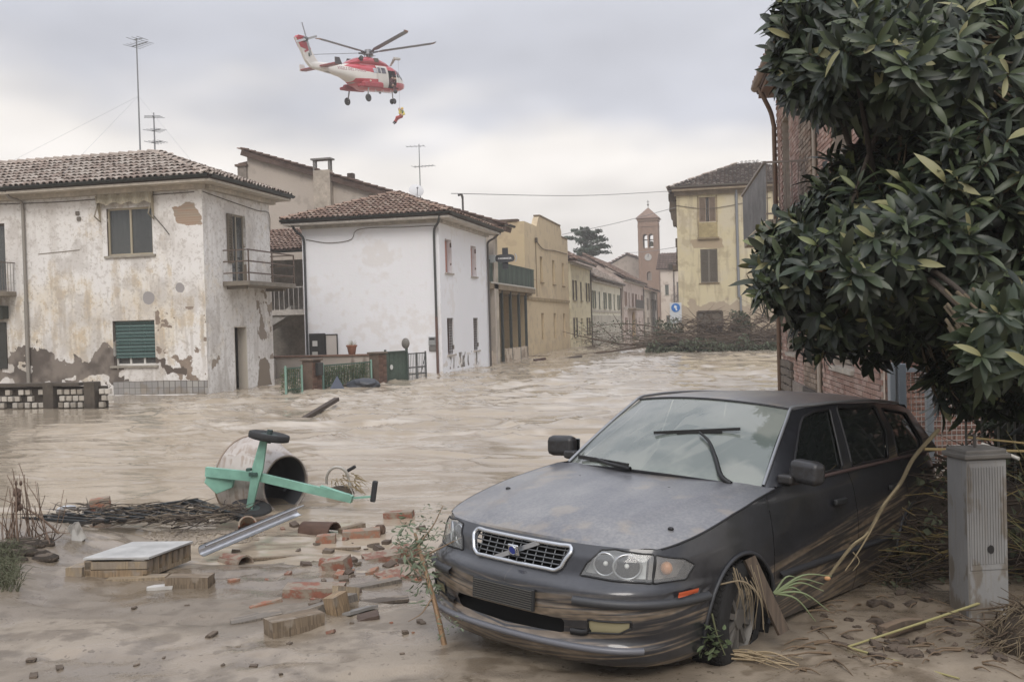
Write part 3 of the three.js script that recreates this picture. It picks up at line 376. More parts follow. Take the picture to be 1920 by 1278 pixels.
// ---------------------------------------------------------------- street-side fence, gates, low wall, flower pot
{
  const w = thing('low_wall', 'low stained concrete wall with brown coping before the white house', 'wall'); const Z = -36.5; const st = facadeMat(8, 1, (x, y) => { const n = fbm(x * 1.2, y * .8, 4), s = vn(x * 4, .3); return mixc(mixc([150, 142, 134], [176, 168, 160], n), [98, 86, 78], .75 * sstep(.45, .75, s * .7 + (n - .5))); }, 60);
  XF = frame(-19.6, 0, Z, 0); wall(w, rect(0, -.6, 6.55, .8), [], st, .2); XF = null; obj('coping', rb(6.8, .07, .34, .015, [-16.35, .84, Z - .1]), grain(0x8b6f60), w); obj('end_pillar', rb(.5, 1.5, .3, .02, [-18.35, .02, Z + .16]), grain(0xb9b2a8), w); obj('drain_pipe', bar([-18.3, -.1, Z + .34], [-18.3, .45, Z + .34], .05), mat(0x8b8680, .7), w);
  const pot = thing('flower_pot', 'terracotta flower pot with dry plant on the low wall', 'flower pot', [-14.9, .876, Z - .08]); obj('pot', place(new THREE.LatheGeometry([[0, 0], [.13, 0], [.19, .3], [.22, .3], [.22, .36], [.18, .36], [.17, .3]].map(p => new THREE.Vector2(...p)), 16)), grain(0xa46f58), pot); const lv = []; for (let i = 0; i < 60; i++) { const a = rnd() * 6.28, r = rr(0, .17); lv.push(bar([Math.cos(a) * r * .5, .28, Math.sin(a) * r * .5], [Math.cos(a) * r * 1.3, .36 + rr(.02, .22), Math.sin(a) * r * 1.3], .006, .002, 3)); } obj('plant', lv, mat(0x8a815c, .9), pot);
  // fence line along the street
  const A = [-13.35, -27.5], B = [-11.25, -35.4]; const at = t => [lerp(A[0], B[0], t), lerp(A[1], B[1], t)]; const turn = Math.atan2(-(B[1] - A[1]), B[0] - A[0]);
  const green = mat(0x3f5a4c, .6, { metalness: .2 }), pale = mat(0x7a9a8c, .6);
  const dist = Math.hypot(B[0] - A[0], B[1] - A[1]);
  const fence = (t0, t1, lab, m, solid) => { const p = at(t0), L = (t1 - t0) * dist; const f = thing('garden_fence', lab, 'fence', [p[0], 0, p[1]], turn); obj('rail', [beam([0, .74, 0], [L, .74, 0], .04, .04), beam([0, .1, 0], [L, .1, 0], .03, .03)], m, f); const n = Math.round(L / .09); for (let i = 0; i <= n; i++) obj('fence_bar', bar([L * i / n, -.5, 0], [L * i / n, .74, 0], .012, .012, 4), m, f); for (const x of [0, L]) obj('post', bar([x, -.6, .01], [x, .82, .01], .035, .035, 8), pale, f); return f; };
  fence(0, .09, 'short green garden fence section ending in a pale round post', green); fence(.215, .53, 'longer green bar fence grown through with ivy between two brick pillars', green);
  for (const [t, lab, hh] of [[.15, 'brown brick gate pillar with a dark letterbox', .98], [.578, 'plain brown brick pillar beside the solid green gate', 1.05]]) { const p = at(t), q = thing('brick_pillar', lab, 'pillar', [p[0], 0, p[1]], turn, 'garden gate pillars'); obj('core', b2(-.2, -.6, -.2, .2, hh - .06, .2), grain(0x6f5e52), q); const bm = [0x75594b, 0x806455, 0x6b5145].map(c => grain(c, .9, .005)); for (let r = 0; r < 12; r++) for (let i = 0; i < 2; i++) for (const s of [0, 1]) { const y = .03 + r * .078; if (y > hh - .1) continue; const g = bx(.21, .066, .03, [-.11 + i * .22, y + .02, .207]); if (s) g.rotateY(Math.PI / 2 * (1)); obj('brick', g, bm[(r + i + s) % 3], q); } obj('cap', rb(.52, .07, .52, .02, [0, hh - .02, 0]), grain(0x7a6c60), q); if (hh < 1) obj('letterbox', rb(.26, .4, .12, .02, [.02, .66, .29]), mat(0x2b2c2b, .4), q); }
  const ivy = thing('ivy_hedge', 'green ivy hedge climbing through the garden fence bars', 'hedge'); { const gs = [], stm = []; for (let i = 0; i < 5200; i++) { const t = rnd() < .2 ? rr(.0, .09) : rr(.22, .525), p = at(t), y = rr(-.1, .66 + .08 * vn(t * 60, 1)), o = rr(-.28, .02); gs.push(leafQuad(p[0] + o * .9, y, p[1] + o * .25, rr(.03, .055))); } for (let i = 0; i < 60; i++) { const p = at(rr(.22, .52)); stm.push(bar([p[0] - .12, -.2, p[1]], [p[0] - .1 + rr(-.1, .1), .55, p[1] + rr(-.15, .15)], .012, .006, 4)); } stuff(obj('foliage', gs, mat(0x5c6546, .8), ivy)); obj('stem', stm, mat(0x4b3d30, .9), ivy); }
  { const p = at(.63), L = .16 * dist; const g = thing('green_gate', 'solid dark green sheet gate with a white round plate', 'gate', [p[0], 0, p[1]], turn); for (let i = 0; i < 5; i++) obj('panel', rb(L / 5 - .006, 1.55, .03, .006, [L / 5 * (i + .5), .24, rr(-.004, .004)]), grain(0x4a5b50, .7, .003), g); obj('frame', [beam([0, 1.03, .03], [L, 1.03, .03], .05, .05), beam([0, -.5, .03], [0, 1.12, .03], .06, .06, [1, 0, 0]), beam([L, -.5, .03], [L, 1.18, .03], .07, .07, [1, 0, 0])], mat(0x3d4a43, .6), g); obj('plate', cyl(.09, .09, .012, 16, [L * .25, .5, .045], [Math.PI / 2, 0, 0]), mat(0xc8c8c4, .5), g); const st = thing('sack', 'pale lump of washed-up sacking on the green gate post', 'sack', [p[0] + Math.cos(turn) * L, 1.18, p[1] - Math.sin(turn) * L]); obj('sack', sph(.15, 12, [0, .12, 0], [1, 1.3, .9]), grain(0x8f8c86, .95, .02), st); }
  { const p = [-11.9, -36.0], q = [-11.3, -38.0]; const g = thing('iron_gate', 'dark iron bar gate at the corner of the white house', 'gate', [at(.8)[0], 0, at(.8)[1]], turn); const m = mat(0x5e605f, .6, { metalness: .4 }); for (let i = 0; i <= 12; i++) obj('gate_bar', bar([i * .1, -.4, 0], [i * .1, .92, 0], .012, .012, 4), m, g); obj('frame', [beam([0, .92, 0], [1.2, .92, 0], .04, .04), beam([0, .42, 0], [1.2, .42, 0], .035, .05), beam([0, .18, 0], [1.2, .18, 0], .035, .05), beam([0, -.5, 0], [0, .98, 0], .06, .06, [1, 0, 0]), beam([.6, -.5, 0], [.6, .95, 0], .05, .05, [1, 0, 0]), beam([1.2, -.5, 0], [1.2, .98, 0], .05, .05, [1, 0, 0]), beam([.85, .2, .01], [1.2, .9, .01], .02, .03)], m, g); }
  // things caught against the fence
  const sh = thing('metal_sheet', 'bent blue-grey sheet caught against the brick pillar', 'sheet', [-12.35, 0, -28.9], R(70)); obj('sheet', ext([[-.4, -.1], [.42, -.1], [.2, .42]], .02, [], .004).rotateX(-.3), mat(0x5f6572, .6, { metalness: .3 }), sh);
  const bag = thing('rubbish_bag', 'dark wet rubbish bag floating by the ivy fence', 'bag', [-11.75, -.02, -29.8]); { const g = new THREE.IcosahedronGeometry(.3, 4), P = g.attributes.position; for (let i = 0; i < P.count; i++) { const v = V().fromBufferAttribute(P, i).normalize(), k = .22 + .14 * fbm(v.x * 2.5 + 5, v.y * 2.5 + v.z * 2, 4); P.setXYZ(i, v.x * k * 1.9, v.y * k * .75 + .1, v.z * k * 1.3); } g.computeVertexNormals(); obj('sack', g, mat(0x34373d, .45), bag); obj('neck', sph(.13, 10, [-.5, .1, .05], [1.6, .6, 1]), mat(0x4b4238, .8), bag); }
}
function leafQuad(x, y, z, s) { const a = rnd() * 6.28, b = rr(-.9, .9), c = Math.cos(a) * s, d = Math.sin(a) * s, e = Math.sin(b) * s; return quad([x, y, z], [x + c * .5 - d * .3, y + s * .5, z + d * .5 + c * .3], [x + c, y + e, z + d], [x + c * .5 + d * .3, y - s * .2, z + d * .5 - c * .3]); }
// ---------------------------------------------------------------- yellow building with portico, balcony and sign
const stucco = (W, H, a, b, dirt, px = 40) => facadeMat(W, H, (x, y) => { const n = fbm(x * .5 + a[0], y * .5, 4), m = fbm(x * 2.3, y * 2.3 + a[1], 4); let c = mixc(a, b, n); c = mixc(c, dirt, .55 * sstep(.55, .7, m)); return mixc(c, dirt, .45 * sstep(.52, .62, fbm(x * 1.2 + 5, y * 1.2, 4)) * (y < 1.3)); }, px);
{
  const h = thing('pharmacy_building', 'ochre yellow building with stepped parapet, portico and long green balcony', 'building'); const X = -11.95, Z0 = -55.6, Z1 = -70.2, D = Z0 - Z1; const yel = stucco(D, 9, [188, 170, 138], [200, 182, 150], [172, 155, 130]), yel2 = stucco(8, 9, [184, 167, 134], [196, 178, 148], [172, 154, 128]);
  XF = frame(X + .004, 0, Z0 - .004, Math.PI / 2); const wins = []; for (const u of [4.35, 8.45, 12.0]) { wins.push([u, 4.4, u + .85, 5.98], [u, .85, u + .85, 2.5]); }
  wall(h, [[0, -.6], [D, -.6], [D, 7.75], [12.2, 7.75], [12.2, 8.15], [11.6, 8.5], [4.6, 8.45], [4.2, 8.3], [3.6, 7.75], [0, 7.72]], wins.map(w => rect(...w)), yel, .35);
  wins.forEach((w, i) => { const s = sash(h, ...w, { fm: mat(0xb3976a, .7), n: 1, z: -.2, sill: i % 2 === 0, sm: grain(0x8a775a) }); obj('roller_blind', Array.from({ length: 22 }, (_, k) => bx(w[2] - w[0] - .02, (w[3] - w[1]) / 22 * .9, .012, [(w[0] + w[2]) / 2, lerp(w[1] + .03, w[3] - .03, (k + .5) / 22), -.14], [.12, 0, 0])), grain(i % 2 ? 0xab8d66 : 0xb49a70, .8), s); });
  obj('string_course', b2(.01, 3.24, .002, D, 3.42, .07), grain(0xb09b76), h); obj('parapet_cap', [b2(4.5, 8.46, -.37, 11.7, 8.54, .05), b2(12.15, 7.76, -.37, D, 7.83, .05)], grain(0x8a7a64), h);
  obj('wall_cable', tube([[2.8, 6.9, .05], [5, 6.5, .05], [9, 6.62, .05], [14, 6.7, .05]], .03, 20, 4), mat(0x6b5d4b, .8), h); obj('conduit', bar([3.0, 3.5, .04], [3.0, 6.9, .04], .02), mat(0x6b5d4b, .8), h); obj('insulator', rb(.18, .3, .14, .03, [2.95, 6.85, .1]), mat(0x4c443a, .7), h);
  XF = frame(-19.5, 0, Z0, 0); wall(h, rect(0, -.6, 7.55, 7.72), [], yel2, .35); obj('coping', b2(-.1, 7.73, -.4, 7.2, 7.86, .08), grain(0x6d5a4c), h);
  XF = null; obj('roof', b2(-19.4, 7.3, Z1, X - .36, 7.5, Z0 - .36), mat(0x77695a, .9), h); obj('wall', b2(-19.5, -.6, Z1, X - .36, 7.3, Z1 + .3), grain(0xb09b76), h);
  // portico in front of it
  obj('portico_back', b2(-14.2, -.5, -55.55, -14.0, 3.6, -45.6), stucco(12, 4, [176, 156, 122], [188, 168, 134], [152, 134, 106]), h);
  obj('balcony_slab', [rb(2.7, .3, 10.6, .03, [-12.85, 3.72, -50.9]), b2(-14.1, 3.45, -56.1, -11.7, 3.565, -45.7)], grain(0x9a8a72, .9, .01), h);
  const gr = [0x3f5147, 0x46584d, 0x3a4a42].map(c => grain(c, .7, .003)); for (let i = 0; i < 26; i++) { const z = -45.75 - i * .4; obj('balcony_panel', rb(.03, .98, .375, .006, [-11.58 + rr(-.006, .006), 4.42, z - .2]), gr[i % 3], h); } obj('balcony_rail', [beam([-11.58, 4.93, -45.7], [-11.58, 4.93, -56.2], .06, .05), beam([-14, 4.9, -45.72], [-11.58, 4.9, -45.72], .05, .05)], gr[0], h); obj('balcony_edge', beam([-11.49, 3.88, -45.7], [-11.49, 3.88, -56.2], .02, .07), mat(0xb7b4ab, .7), h);
  obj('side_rail', [beam([-11.58, 4.4, -56.2], [-11.58, 4.4, -56.9], .03, .03), beam([-11.58, 3.9, -56.9], [-11.58, 4.4, -56.9], .03, .03)], mat(0x9a7d60, .7), h);
  for (const z of [-46.9, -48.7, -50.6, -52.6, -54.4]) obj('column', rb(.14, 4.2, .14, .02, [-11.72, 1.5, z]), mat(0x303633, .6), h);
  for (const [a, b] of [[-45.7, -47.6], [-49.2, -54.6]]) { obj('parapet_wall', b2(-11.9, -.5, b, -11.66, .62, a), stucco(6, 2, [182, 168, 150], [196, 182, 164], [120, 104, 88]), h); }
  obj('shop_door', [rb(.06, 2.3, 1.0, .02, [-13.95, 1.1, -47.9])], mat(0x2d2a26, .4), h); obj('shop_door', [rb(.06, 2.1, 1.6, .02, [-13.95, 1.1, -51.2])], mat(0x6d655a, .4), h);
  // hanging sign: white box, dark oval with the shop's word, dark cross behind
  const s = thing('shop_sign', 'dark oval hanging sign with white lettering on a cross, beside the green balcony', 'sign', [-11.2, 5.02, -45.95], 0);
  const cv = document.createElement('canvas'); cv.width = 256; cv.height = 96; const c2 = cv.getContext('2d'); c2.fillStyle = '#3a3c40'; c2.fillRect(0, 0, 256, 96); c2.fillStyle = '#f2f2f2'; c2.font = 'bold 42px sans-serif'; c2.textAlign = 'center'; c2.textBaseline = 'middle'; c2.fillText('FARMACIA', 128, 50); const ct = new THREE.CanvasTexture(cv); ct.colorSpace = THREE.SRGBColorSpace;
  obj('light_box', rb(.36, .36, .14, .02, [-.28, -.02, 0]), mat(0xa9aeae, .5), s); const ov = []; for (let i = 0; i < 24; i++) { const a = i / 24 * 6.283; ov.push([.36 + Math.sign(Math.cos(a)) * Math.pow(Math.abs(Math.cos(a)), .6) * .46, Math.sign(Math.sin(a)) * Math.pow(Math.abs(Math.sin(a)), .6) * .19]); } obj('oval', ext(ov, .1).translate(0, -.02, -.05), mat(0x3a3c40, .5), s);
  obj('lettering', quad([-.03, -.14, .054], [.75, -.14, .054], [.75, .1, .054], [-.03, .1, .054]), new THREE.MeshPhysicalMaterial({ map: ct, roughness: .5 }), s, true); obj('cross', [b2(.22, -.52, -.1, .5, .48, -.052)], mat(0x33353a, .5), s); obj('bracket', [beam([-.55, .05, -.02], [-.4, .05, -.02], .04, .04), tube([[.86, .18, 0], [.93, 0, 0], [.86, -.2, 0]], .025, 10, 5)], mat(0xa9abac, .5), s);
}
// ---------------------------------------------------------------- terrace of houses farther down the street
function terraceHouse(label, z0, z1, H, cols, sh, o = {}) {
  const X = o.x || -11.9, D = z0 - z1, h = thing('terrace_house', label, 'house', [0, 0, 0], 0, 'terrace houses down the street'); XF = frame(X, 0, z0, Math.PI / 2); const n = o.n || Math.round(D / 3.2), wins = []; for (let i = 0; i < n; i++) { const u = D * (i + .5) / n; wins.push([u - .45, H * .56, u + .45, H * .56 + 1.45]); wins.push(i % 2 ? [u - .5, -.5, u + .5, 2.15] : [u - .42, .8, u + .42, 2.2]); }
  wall(h, rect(0, -.5, D, H), wins.map(w => rect(...w)), stucco(D, H + 1, ...cols, 30), .3);
  wins.forEach((w, i) => { if (w[1] < 0) { obj('door', [b2(w[0] + .002, -.48, -.2, w[2] - .002, 2.13, -.14)], wood(i % 3 ? 0x5d4a3c : 0x6d6a60), h); return; } const s = sash(h, ...w, { n: 2, z: -.2, fm: mat(0x8d8474, .7), sm: grain(0xb3aa98) }); if (sh) { const m = mat(sh, .75); if ((i >> 1) % 3 === 1) { shutter(s, w[0] + .01, w[1] + .01, (w[0] + w[2]) / 2, w[3] - .01, m, -.06, 10); shutter(s, (w[0] + w[2]) / 2, w[1] + .01, w[2] - .01, w[3] - .01, m, -.06, 10); } else { shutter(s, w[0] - .46, w[1], w[0] - .01, w[3], m, .03, 10); shutter(s, w[2] + .01, w[1], w[2] + .46, w[3], m, .03, 10); } } });
  obj('cornice', b2(.0, H - .2, .002, D, H, .22), M_soffit, h); obj('gutter', halfPipe([0, H + .15, .5], [D, H + .15, .5], .09), M_gutter, h); obj('downpipe', bar([D - .12, -.4, .08], [D - .12, H, .08], .055), mat(0x4b443c, .6), h);
  if (o.course) obj('string_course', b2(0, H * .5, .002, D, H * .5 + .16, .06), M_soffit, h);
  XF = null; const bkx = X - (o.deep || 8); obj('wall', b2(bkx, -.5, z0 - .3, X - .305, H, z0), stucco(8, H + 1, ...cols, 30), h); obj('wall', b2(bkx, -.5, z1, X - .305, H, z1 + .3), grain(0xa89a80), h);
  const ry = H + (o.rise || 2.1), mx = X - (o.deep || 8) / 2, sx = X + .55 - mx, L = Math.hypot(sx, ry - H - .1);
  tiledSlope(h, [X + .55, H + .1, z0 + .25], [0, 0, -1], [-sx, ry - H - .1, 0], o.hip ? [[0, 0], [D + .4, 0], [D + .4, L], [sx * .9, L]] : rect(0, 0, D + .4, L), o.tiles || tilesRed, { max: 40, pitch: .3, row: .5, scale: 1.4 });
  obj('roof_back', quad([bkx - .5, H + .1, z0 + .25], [bkx - .5, H + .1, z1 - .2], [mx, ry, z1 - .2], [mx, ry, o.hip ? z0 + .25 - sx * .9 : z0 + .25]), tilesRed[1], h);
  if (o.hip) tiledSlope(h, [bkx - .5, H + .1, z0 + .25], [1, 0, 0], [0, ry - H - .1, -sx * .9], [[0, 0], [sx * 2, 0], [sx, Math.hypot(sx * .9, ry - H - .1)]], o.tiles || tilesRed, { max: 40, pitch: .3, row: .5, scale: 1.4 });
  else { obj('gable', ext([[bkx, H - .02], [X - .05, H - .02], [mx, ry - .1]], .25).translate(0, 0, z0 - .27), stucco(8, 3, ...cols, 30), h); }
  return h;
}
const cYel = [[204, 194, 162], [214, 205, 176], [178, 167, 142]], cPale = [[206, 201, 180], [216, 211, 192], [176, 168, 148]], cPink = [[188, 172, 162], [198, 183, 173], [158, 142, 132]], cGrey = [[190, 180, 166], [202, 192, 180], [160, 148, 134]];
terraceHouse('yellow terrace house with dark narrow shutters next to the ochre building', -70.8, -80.4, 6.25, cYel, 0x4a4038, { hip: true, rise: 2.4 });
{ const h = terraceHouse('long pale yellow terrace house with green and grey shutters', -80.6, -101, 5.35, cPale, 0x59645a, { course: true, n: 6, rise: 2.6, tiles: tilesOld }); obj('grey_base', b2(-11.898, -.5, -101, -11.84, 2.4, -80.6), stucco(20, 4, [172, 166, 152], [186, 180, 166], [140, 132, 118], 20), h); }
{ const h = terraceHouse('pinkish terrace house with iron balcony and cream arch', -101.3, -122, 6.1, cPink, 0x7a5c4c, { course: true, n: 6, rise: 2.7, x: -11.6 }); const g = [rb(.9, .14, 9, .02, [-11.1, 3.1, -109])]; const b = obj('balcony', g, grain(0x9b8f80), h); const r = []; for (let i = 0; i < 60; i++) r.push(bar([-10.7, 3.15, -104.6 - i * .15], [-10.7, 4.05, -104.6 - i * .15], .014, .014, 3)); r.push(beam([-10.7, 4.06, -104.5], [-10.7, 4.06, -113.5], .05, .04)); obj('railing', r, mat(0x55504a, .7), b); obj('arch', ext([[-1.3, -.5], [-1.3, 1.9], [-1, 2.5], [-.4, 2.8], [.4, 2.8], [1, 2.5], [1.3, 1.9], [1.3, -.5]], .12).rotateY(Math.PI / 2).translate(-11.598, 0, -110), grain(0xb89a72), h); }
terraceHouse('small grey-white terrace house just before the bell tower', -122.4, -138, 5.6, cGrey, 0x6e6256, { n: 4, x: -11.3, rise: 2.2 });
// ---------------------------------------------------------------- bell tower, church, cedar
{
  const t = thing('bell_tower', 'slender brick bell tower with clock face and pyramid roof', 'tower', [-13.35, 0, -152], 0); const w = 1.42, brick = new THREE.MeshPhysicalMaterial({ map: tex(256, 512, (u, v) => { const n = fbm(u * 9, v * 26, 4); const row = vn(u * 70, Math.floor(v * 180)); return mixc(mixc([136, 112, 96], [150, 126, 108], n), [116, 94, 80], .5 * row); }, { rep: [.25, .06] }), roughness: .9, bumpMap: T_grain2, bumpScale: .01, side: THREE.DoubleSide });
  const arch = (x, y, r, h) => { const p = [[x - r, y]]; p.push([x + r, y]); for (let i = 0; i <= 8; i++) { const a = Math.PI * i / 8; p.push([x + Math.cos(a) * r, y + h - r + Math.sin(a) * r]); } return p; };
  for (let k = 0; k < 4; k++) { XF = frame(0, 0, 0, k * Math.PI / 2).multiply(frame(0, 0, w)); const holes = [arch(-.44, 12.7, .34, 2.1), arch(.44, 12.7, .34, 2.1), arch(.05, 7.8, .36, 1.35)]; wall(t, rect(-w + (k % 2) * .4, -.6, w - (k % 2) * .4, 17.0), holes, brick, .4); obj('pier_strip', [b2(-w - .02, 2, .002, -w + .35, 16.6, .09), b2(w - .35, 2, .002, w + .02, 16.6, .09), b2(-w, 15.9, .003, w, 16.2, .12), b2(-w - .12, 16.75, -.1, w + .12, 17.15, .16)], brick, t); obj('arch_column', bar([0, 12.7, -.2], [0, 14.2, -.2], .09, .08, 8), grain(0xbcb2a4), t); }
  XF = null; const cl = obj('clock_face', cyl(.52, .52, .1, 28, [-.05, 11.3, w + .06], [Math.PI / 2, 0, 0]), mat(0xaaa8a4, .6), t); obj('clock_hand', [bx(.07, .42, .02, [-.05, 11.48, w + .125]), bx(.06, .5, .02, [-.03, 11.5, w + .127], [0, 0, -.25])], mat(0x2c2a28, .6), cl); obj('clock_face', cyl(.5, .5, .08, 24, [w + .06, 11.3, 0], [0, 0, Math.PI / 2]), mat(0xc9c7c2, .6), t);
  const bl = obj('bell', new THREE.LatheGeometry([[.02, .8], [.2, .75], [.28, .4], [.34, .15], [.46, 0], [.4, 0]].map(p => new THREE.Vector2(...p)), 16).translate(.4, 13.0, 0), metal(0x4d4a3a, .5), t); obj('bell_beam', beam([-w + .3, 14.0, 0], [w - .3, 14.0, 0], .12, .14), mat(0x4a3a2e, .9), t);
  const e = w + .36, apex = [0, 18.9, 0]; for (let k = 0; k < 4; k++) { const a = k * Math.PI / 2, c = Math.cos(a), s = Math.sin(a), rt = (x, z) => [x * c + z * s, 17.18, -x * s + z * c]; const g = new THREE.BufferGeometry(); g.setAttribute('position', new THREE.Float32BufferAttribute([...rt(-e, e), ...rt(e, e), ...apex], 3)); g.computeVertexNormals(); obj('roof_slope', g, tilesRed[k % 2], t); } obj('eaves', b2(-e, 17.1, -e, e, 17.175, e), grain(0x8a6a5a), t); obj('finial', [bar([0, 18.9, 0], [0, 20.0, 0], .05), sph(.16, 10, [0, 19.3, 0]), beam([-.2, 19.75, 0], [.2, 19.75, 0], .05, .05)], mat(0x55504a, .6), t);
}
{ const h = thing('church', 'broad beige church gable standing behind the bell tower', 'church'); const z = -158; XF = frame(-22, 0, z, 0); wall(h, [[0, -.5], [14, -.5], [14, 8.6], [4.6, 12.2], [0, 9.9]], [], stucco(14, 13, [158, 146, 134], [172, 160, 148], [140, 128, 116], 30)); XF = null; tiledSlope(h, [-7.6, 8.75, z + .3], [0, 0, -1], [-9.8, 3.7, 0], rect(0, 0, 16, 10.5), tilesRed, { max: 30, pitch: .4, row: .6, scale: 1.9 }); tiledSlope(h, [-22.4, 9.95, z - 16], [0, 0, 1], [5, 2.5, 0], rect(0, 0, 16.3, 5.6), tilesRed, { max: 30, pitch: .4, row: .6, scale: 1.9 }); obj('wall', b2(-22, -.5, z - 16, -8, 8.6, z - 15.7), grain(0xa89a8a), h); }
{ // house closing the street, with a balcony
  const h = thing('corner_villa', 'pale villa with flowered iron balcony closing the end of the street', 'house'); const z = -128; XF = frame(-9.9, 0, z, 0); const wins = [[.55, 5.0, 1.0, 6.3], [2.0, 4.2, 2.9, 6.6], [3.9, 4.2, 4.8, 6.6], [.6, .6, 1.5, 2.4], [2.5, -.4, 3.6, 2.4]]; wall(h, rect(0, -.5, 7, 8.2), wins.map(w => rect(...w)), stucco(7, 9, [198, 186, 172], [208, 198, 186], [166, 150, 136], 30)); wins.forEach((w, i) => sash(h, ...w, { fm: mat(i === 0 ? 0x5d6b5c : 0x8d7a6c, .7), z: -.2, sill: i !== 4 })); const b = obj('balcony', rb(4.4, .2, 1.2, .03, [3.6, 3.9, .6]), grain(0x8d8074), h); const r = []; for (let i = 0; i < 30; i++) r.push(bar([1.45 + i * .148, 4, 1.15], [1.45 + i * .148, 4.9, 1.15], .02, .02, 3)); r.push(beam([1.4, 4.92, 1.15], [5.8, 4.92, 1.15], .05, .05)); obj('railing', r, mat(0x5c5752, .7), b); const fl = []; for (let i = 0; i < 500; i++) fl.push(leafQuad(rr(1.6, 5.6), rr(4.2, 5.1) + .5 * vn(i, 2) * rnd(), 1 + rr(-.2, .3), .1)); obj('balcony_plants', fl, mat(0x6d5a58, .8), b); obj('brackets', [b2(1.6, 3.3, .02, 1.9, 3.79, .9), b2(5.2, 3.3, .02, 5.5, 3.79, .9)], grain(0x6a6058), h); obj('downpipe', bar([1.7, -.4, .1], [1.7, 8, .1], .08), mat(0x5c544c, .6), h); XF = null; obj('wall', b2(-9.9, -.5, z - 8, -9.6, 8.2, z - .33), grain(0xb7a898), h); tiledSlope(h, [-10.4, 8.3, z + .4], [1, 0, 0], [0, 2.2, -4.2], rect(0, 0, 8, 4.8), tilesRed, { max: 30, pitch: .35, row: .55, scale: 1.6 }); }
{ // cedar: flat tiers of needles
  const t = thing('cedar_tree', 'dark flat-topped cedar rising behind the terrace roofs', 'tree', [-17.6, -1.2, -116]); obj('trunk', taper([[0, 0, 0], [.1, 6, 0], [0, 13.2, .2]], .45, .1, 10, 8), mat(0x4a4036, .95), t); const br = [], lf = []; for (let k = 0; k < 26; k++) { const y = rr(10.4, 13.6), a = rnd() * 6.28, L = rr(1.6, 5.4) * (y > 12.4 ? .5 : 1), e = [Math.cos(a) * L, y + rr(.0, .6), Math.sin(a) * L]; br.push(taper([[0, y - .5, 0], [e[0] * .5, y + .1, e[2] * .5], e], .09, .02, 6, 4)); for (let i = 0; i < 150; i++) { const q = Math.pow(rnd(), .5), s = rr(-1, 1) * .75 * (1.1 - q * .5); lf.push(leafQuad(e[0] * q - Math.sin(a) * s, y + q * .3 + rr(-.1, .22), e[2] * q + Math.cos(a) * s, rr(.16, .34))); } } obj('branch', br, mat(0x4a4036, .95), t); stuff(obj('crown', lf, mat(0x3d4a3c, .85), t)); }
antenna('street_aerial', 'distant television aerial above the terrace roofs', -19.3, 8.2, -103, 3.4, [[3.3, 1.2, 4, 3.1], [2.2, 1.4, 5, .1]]);
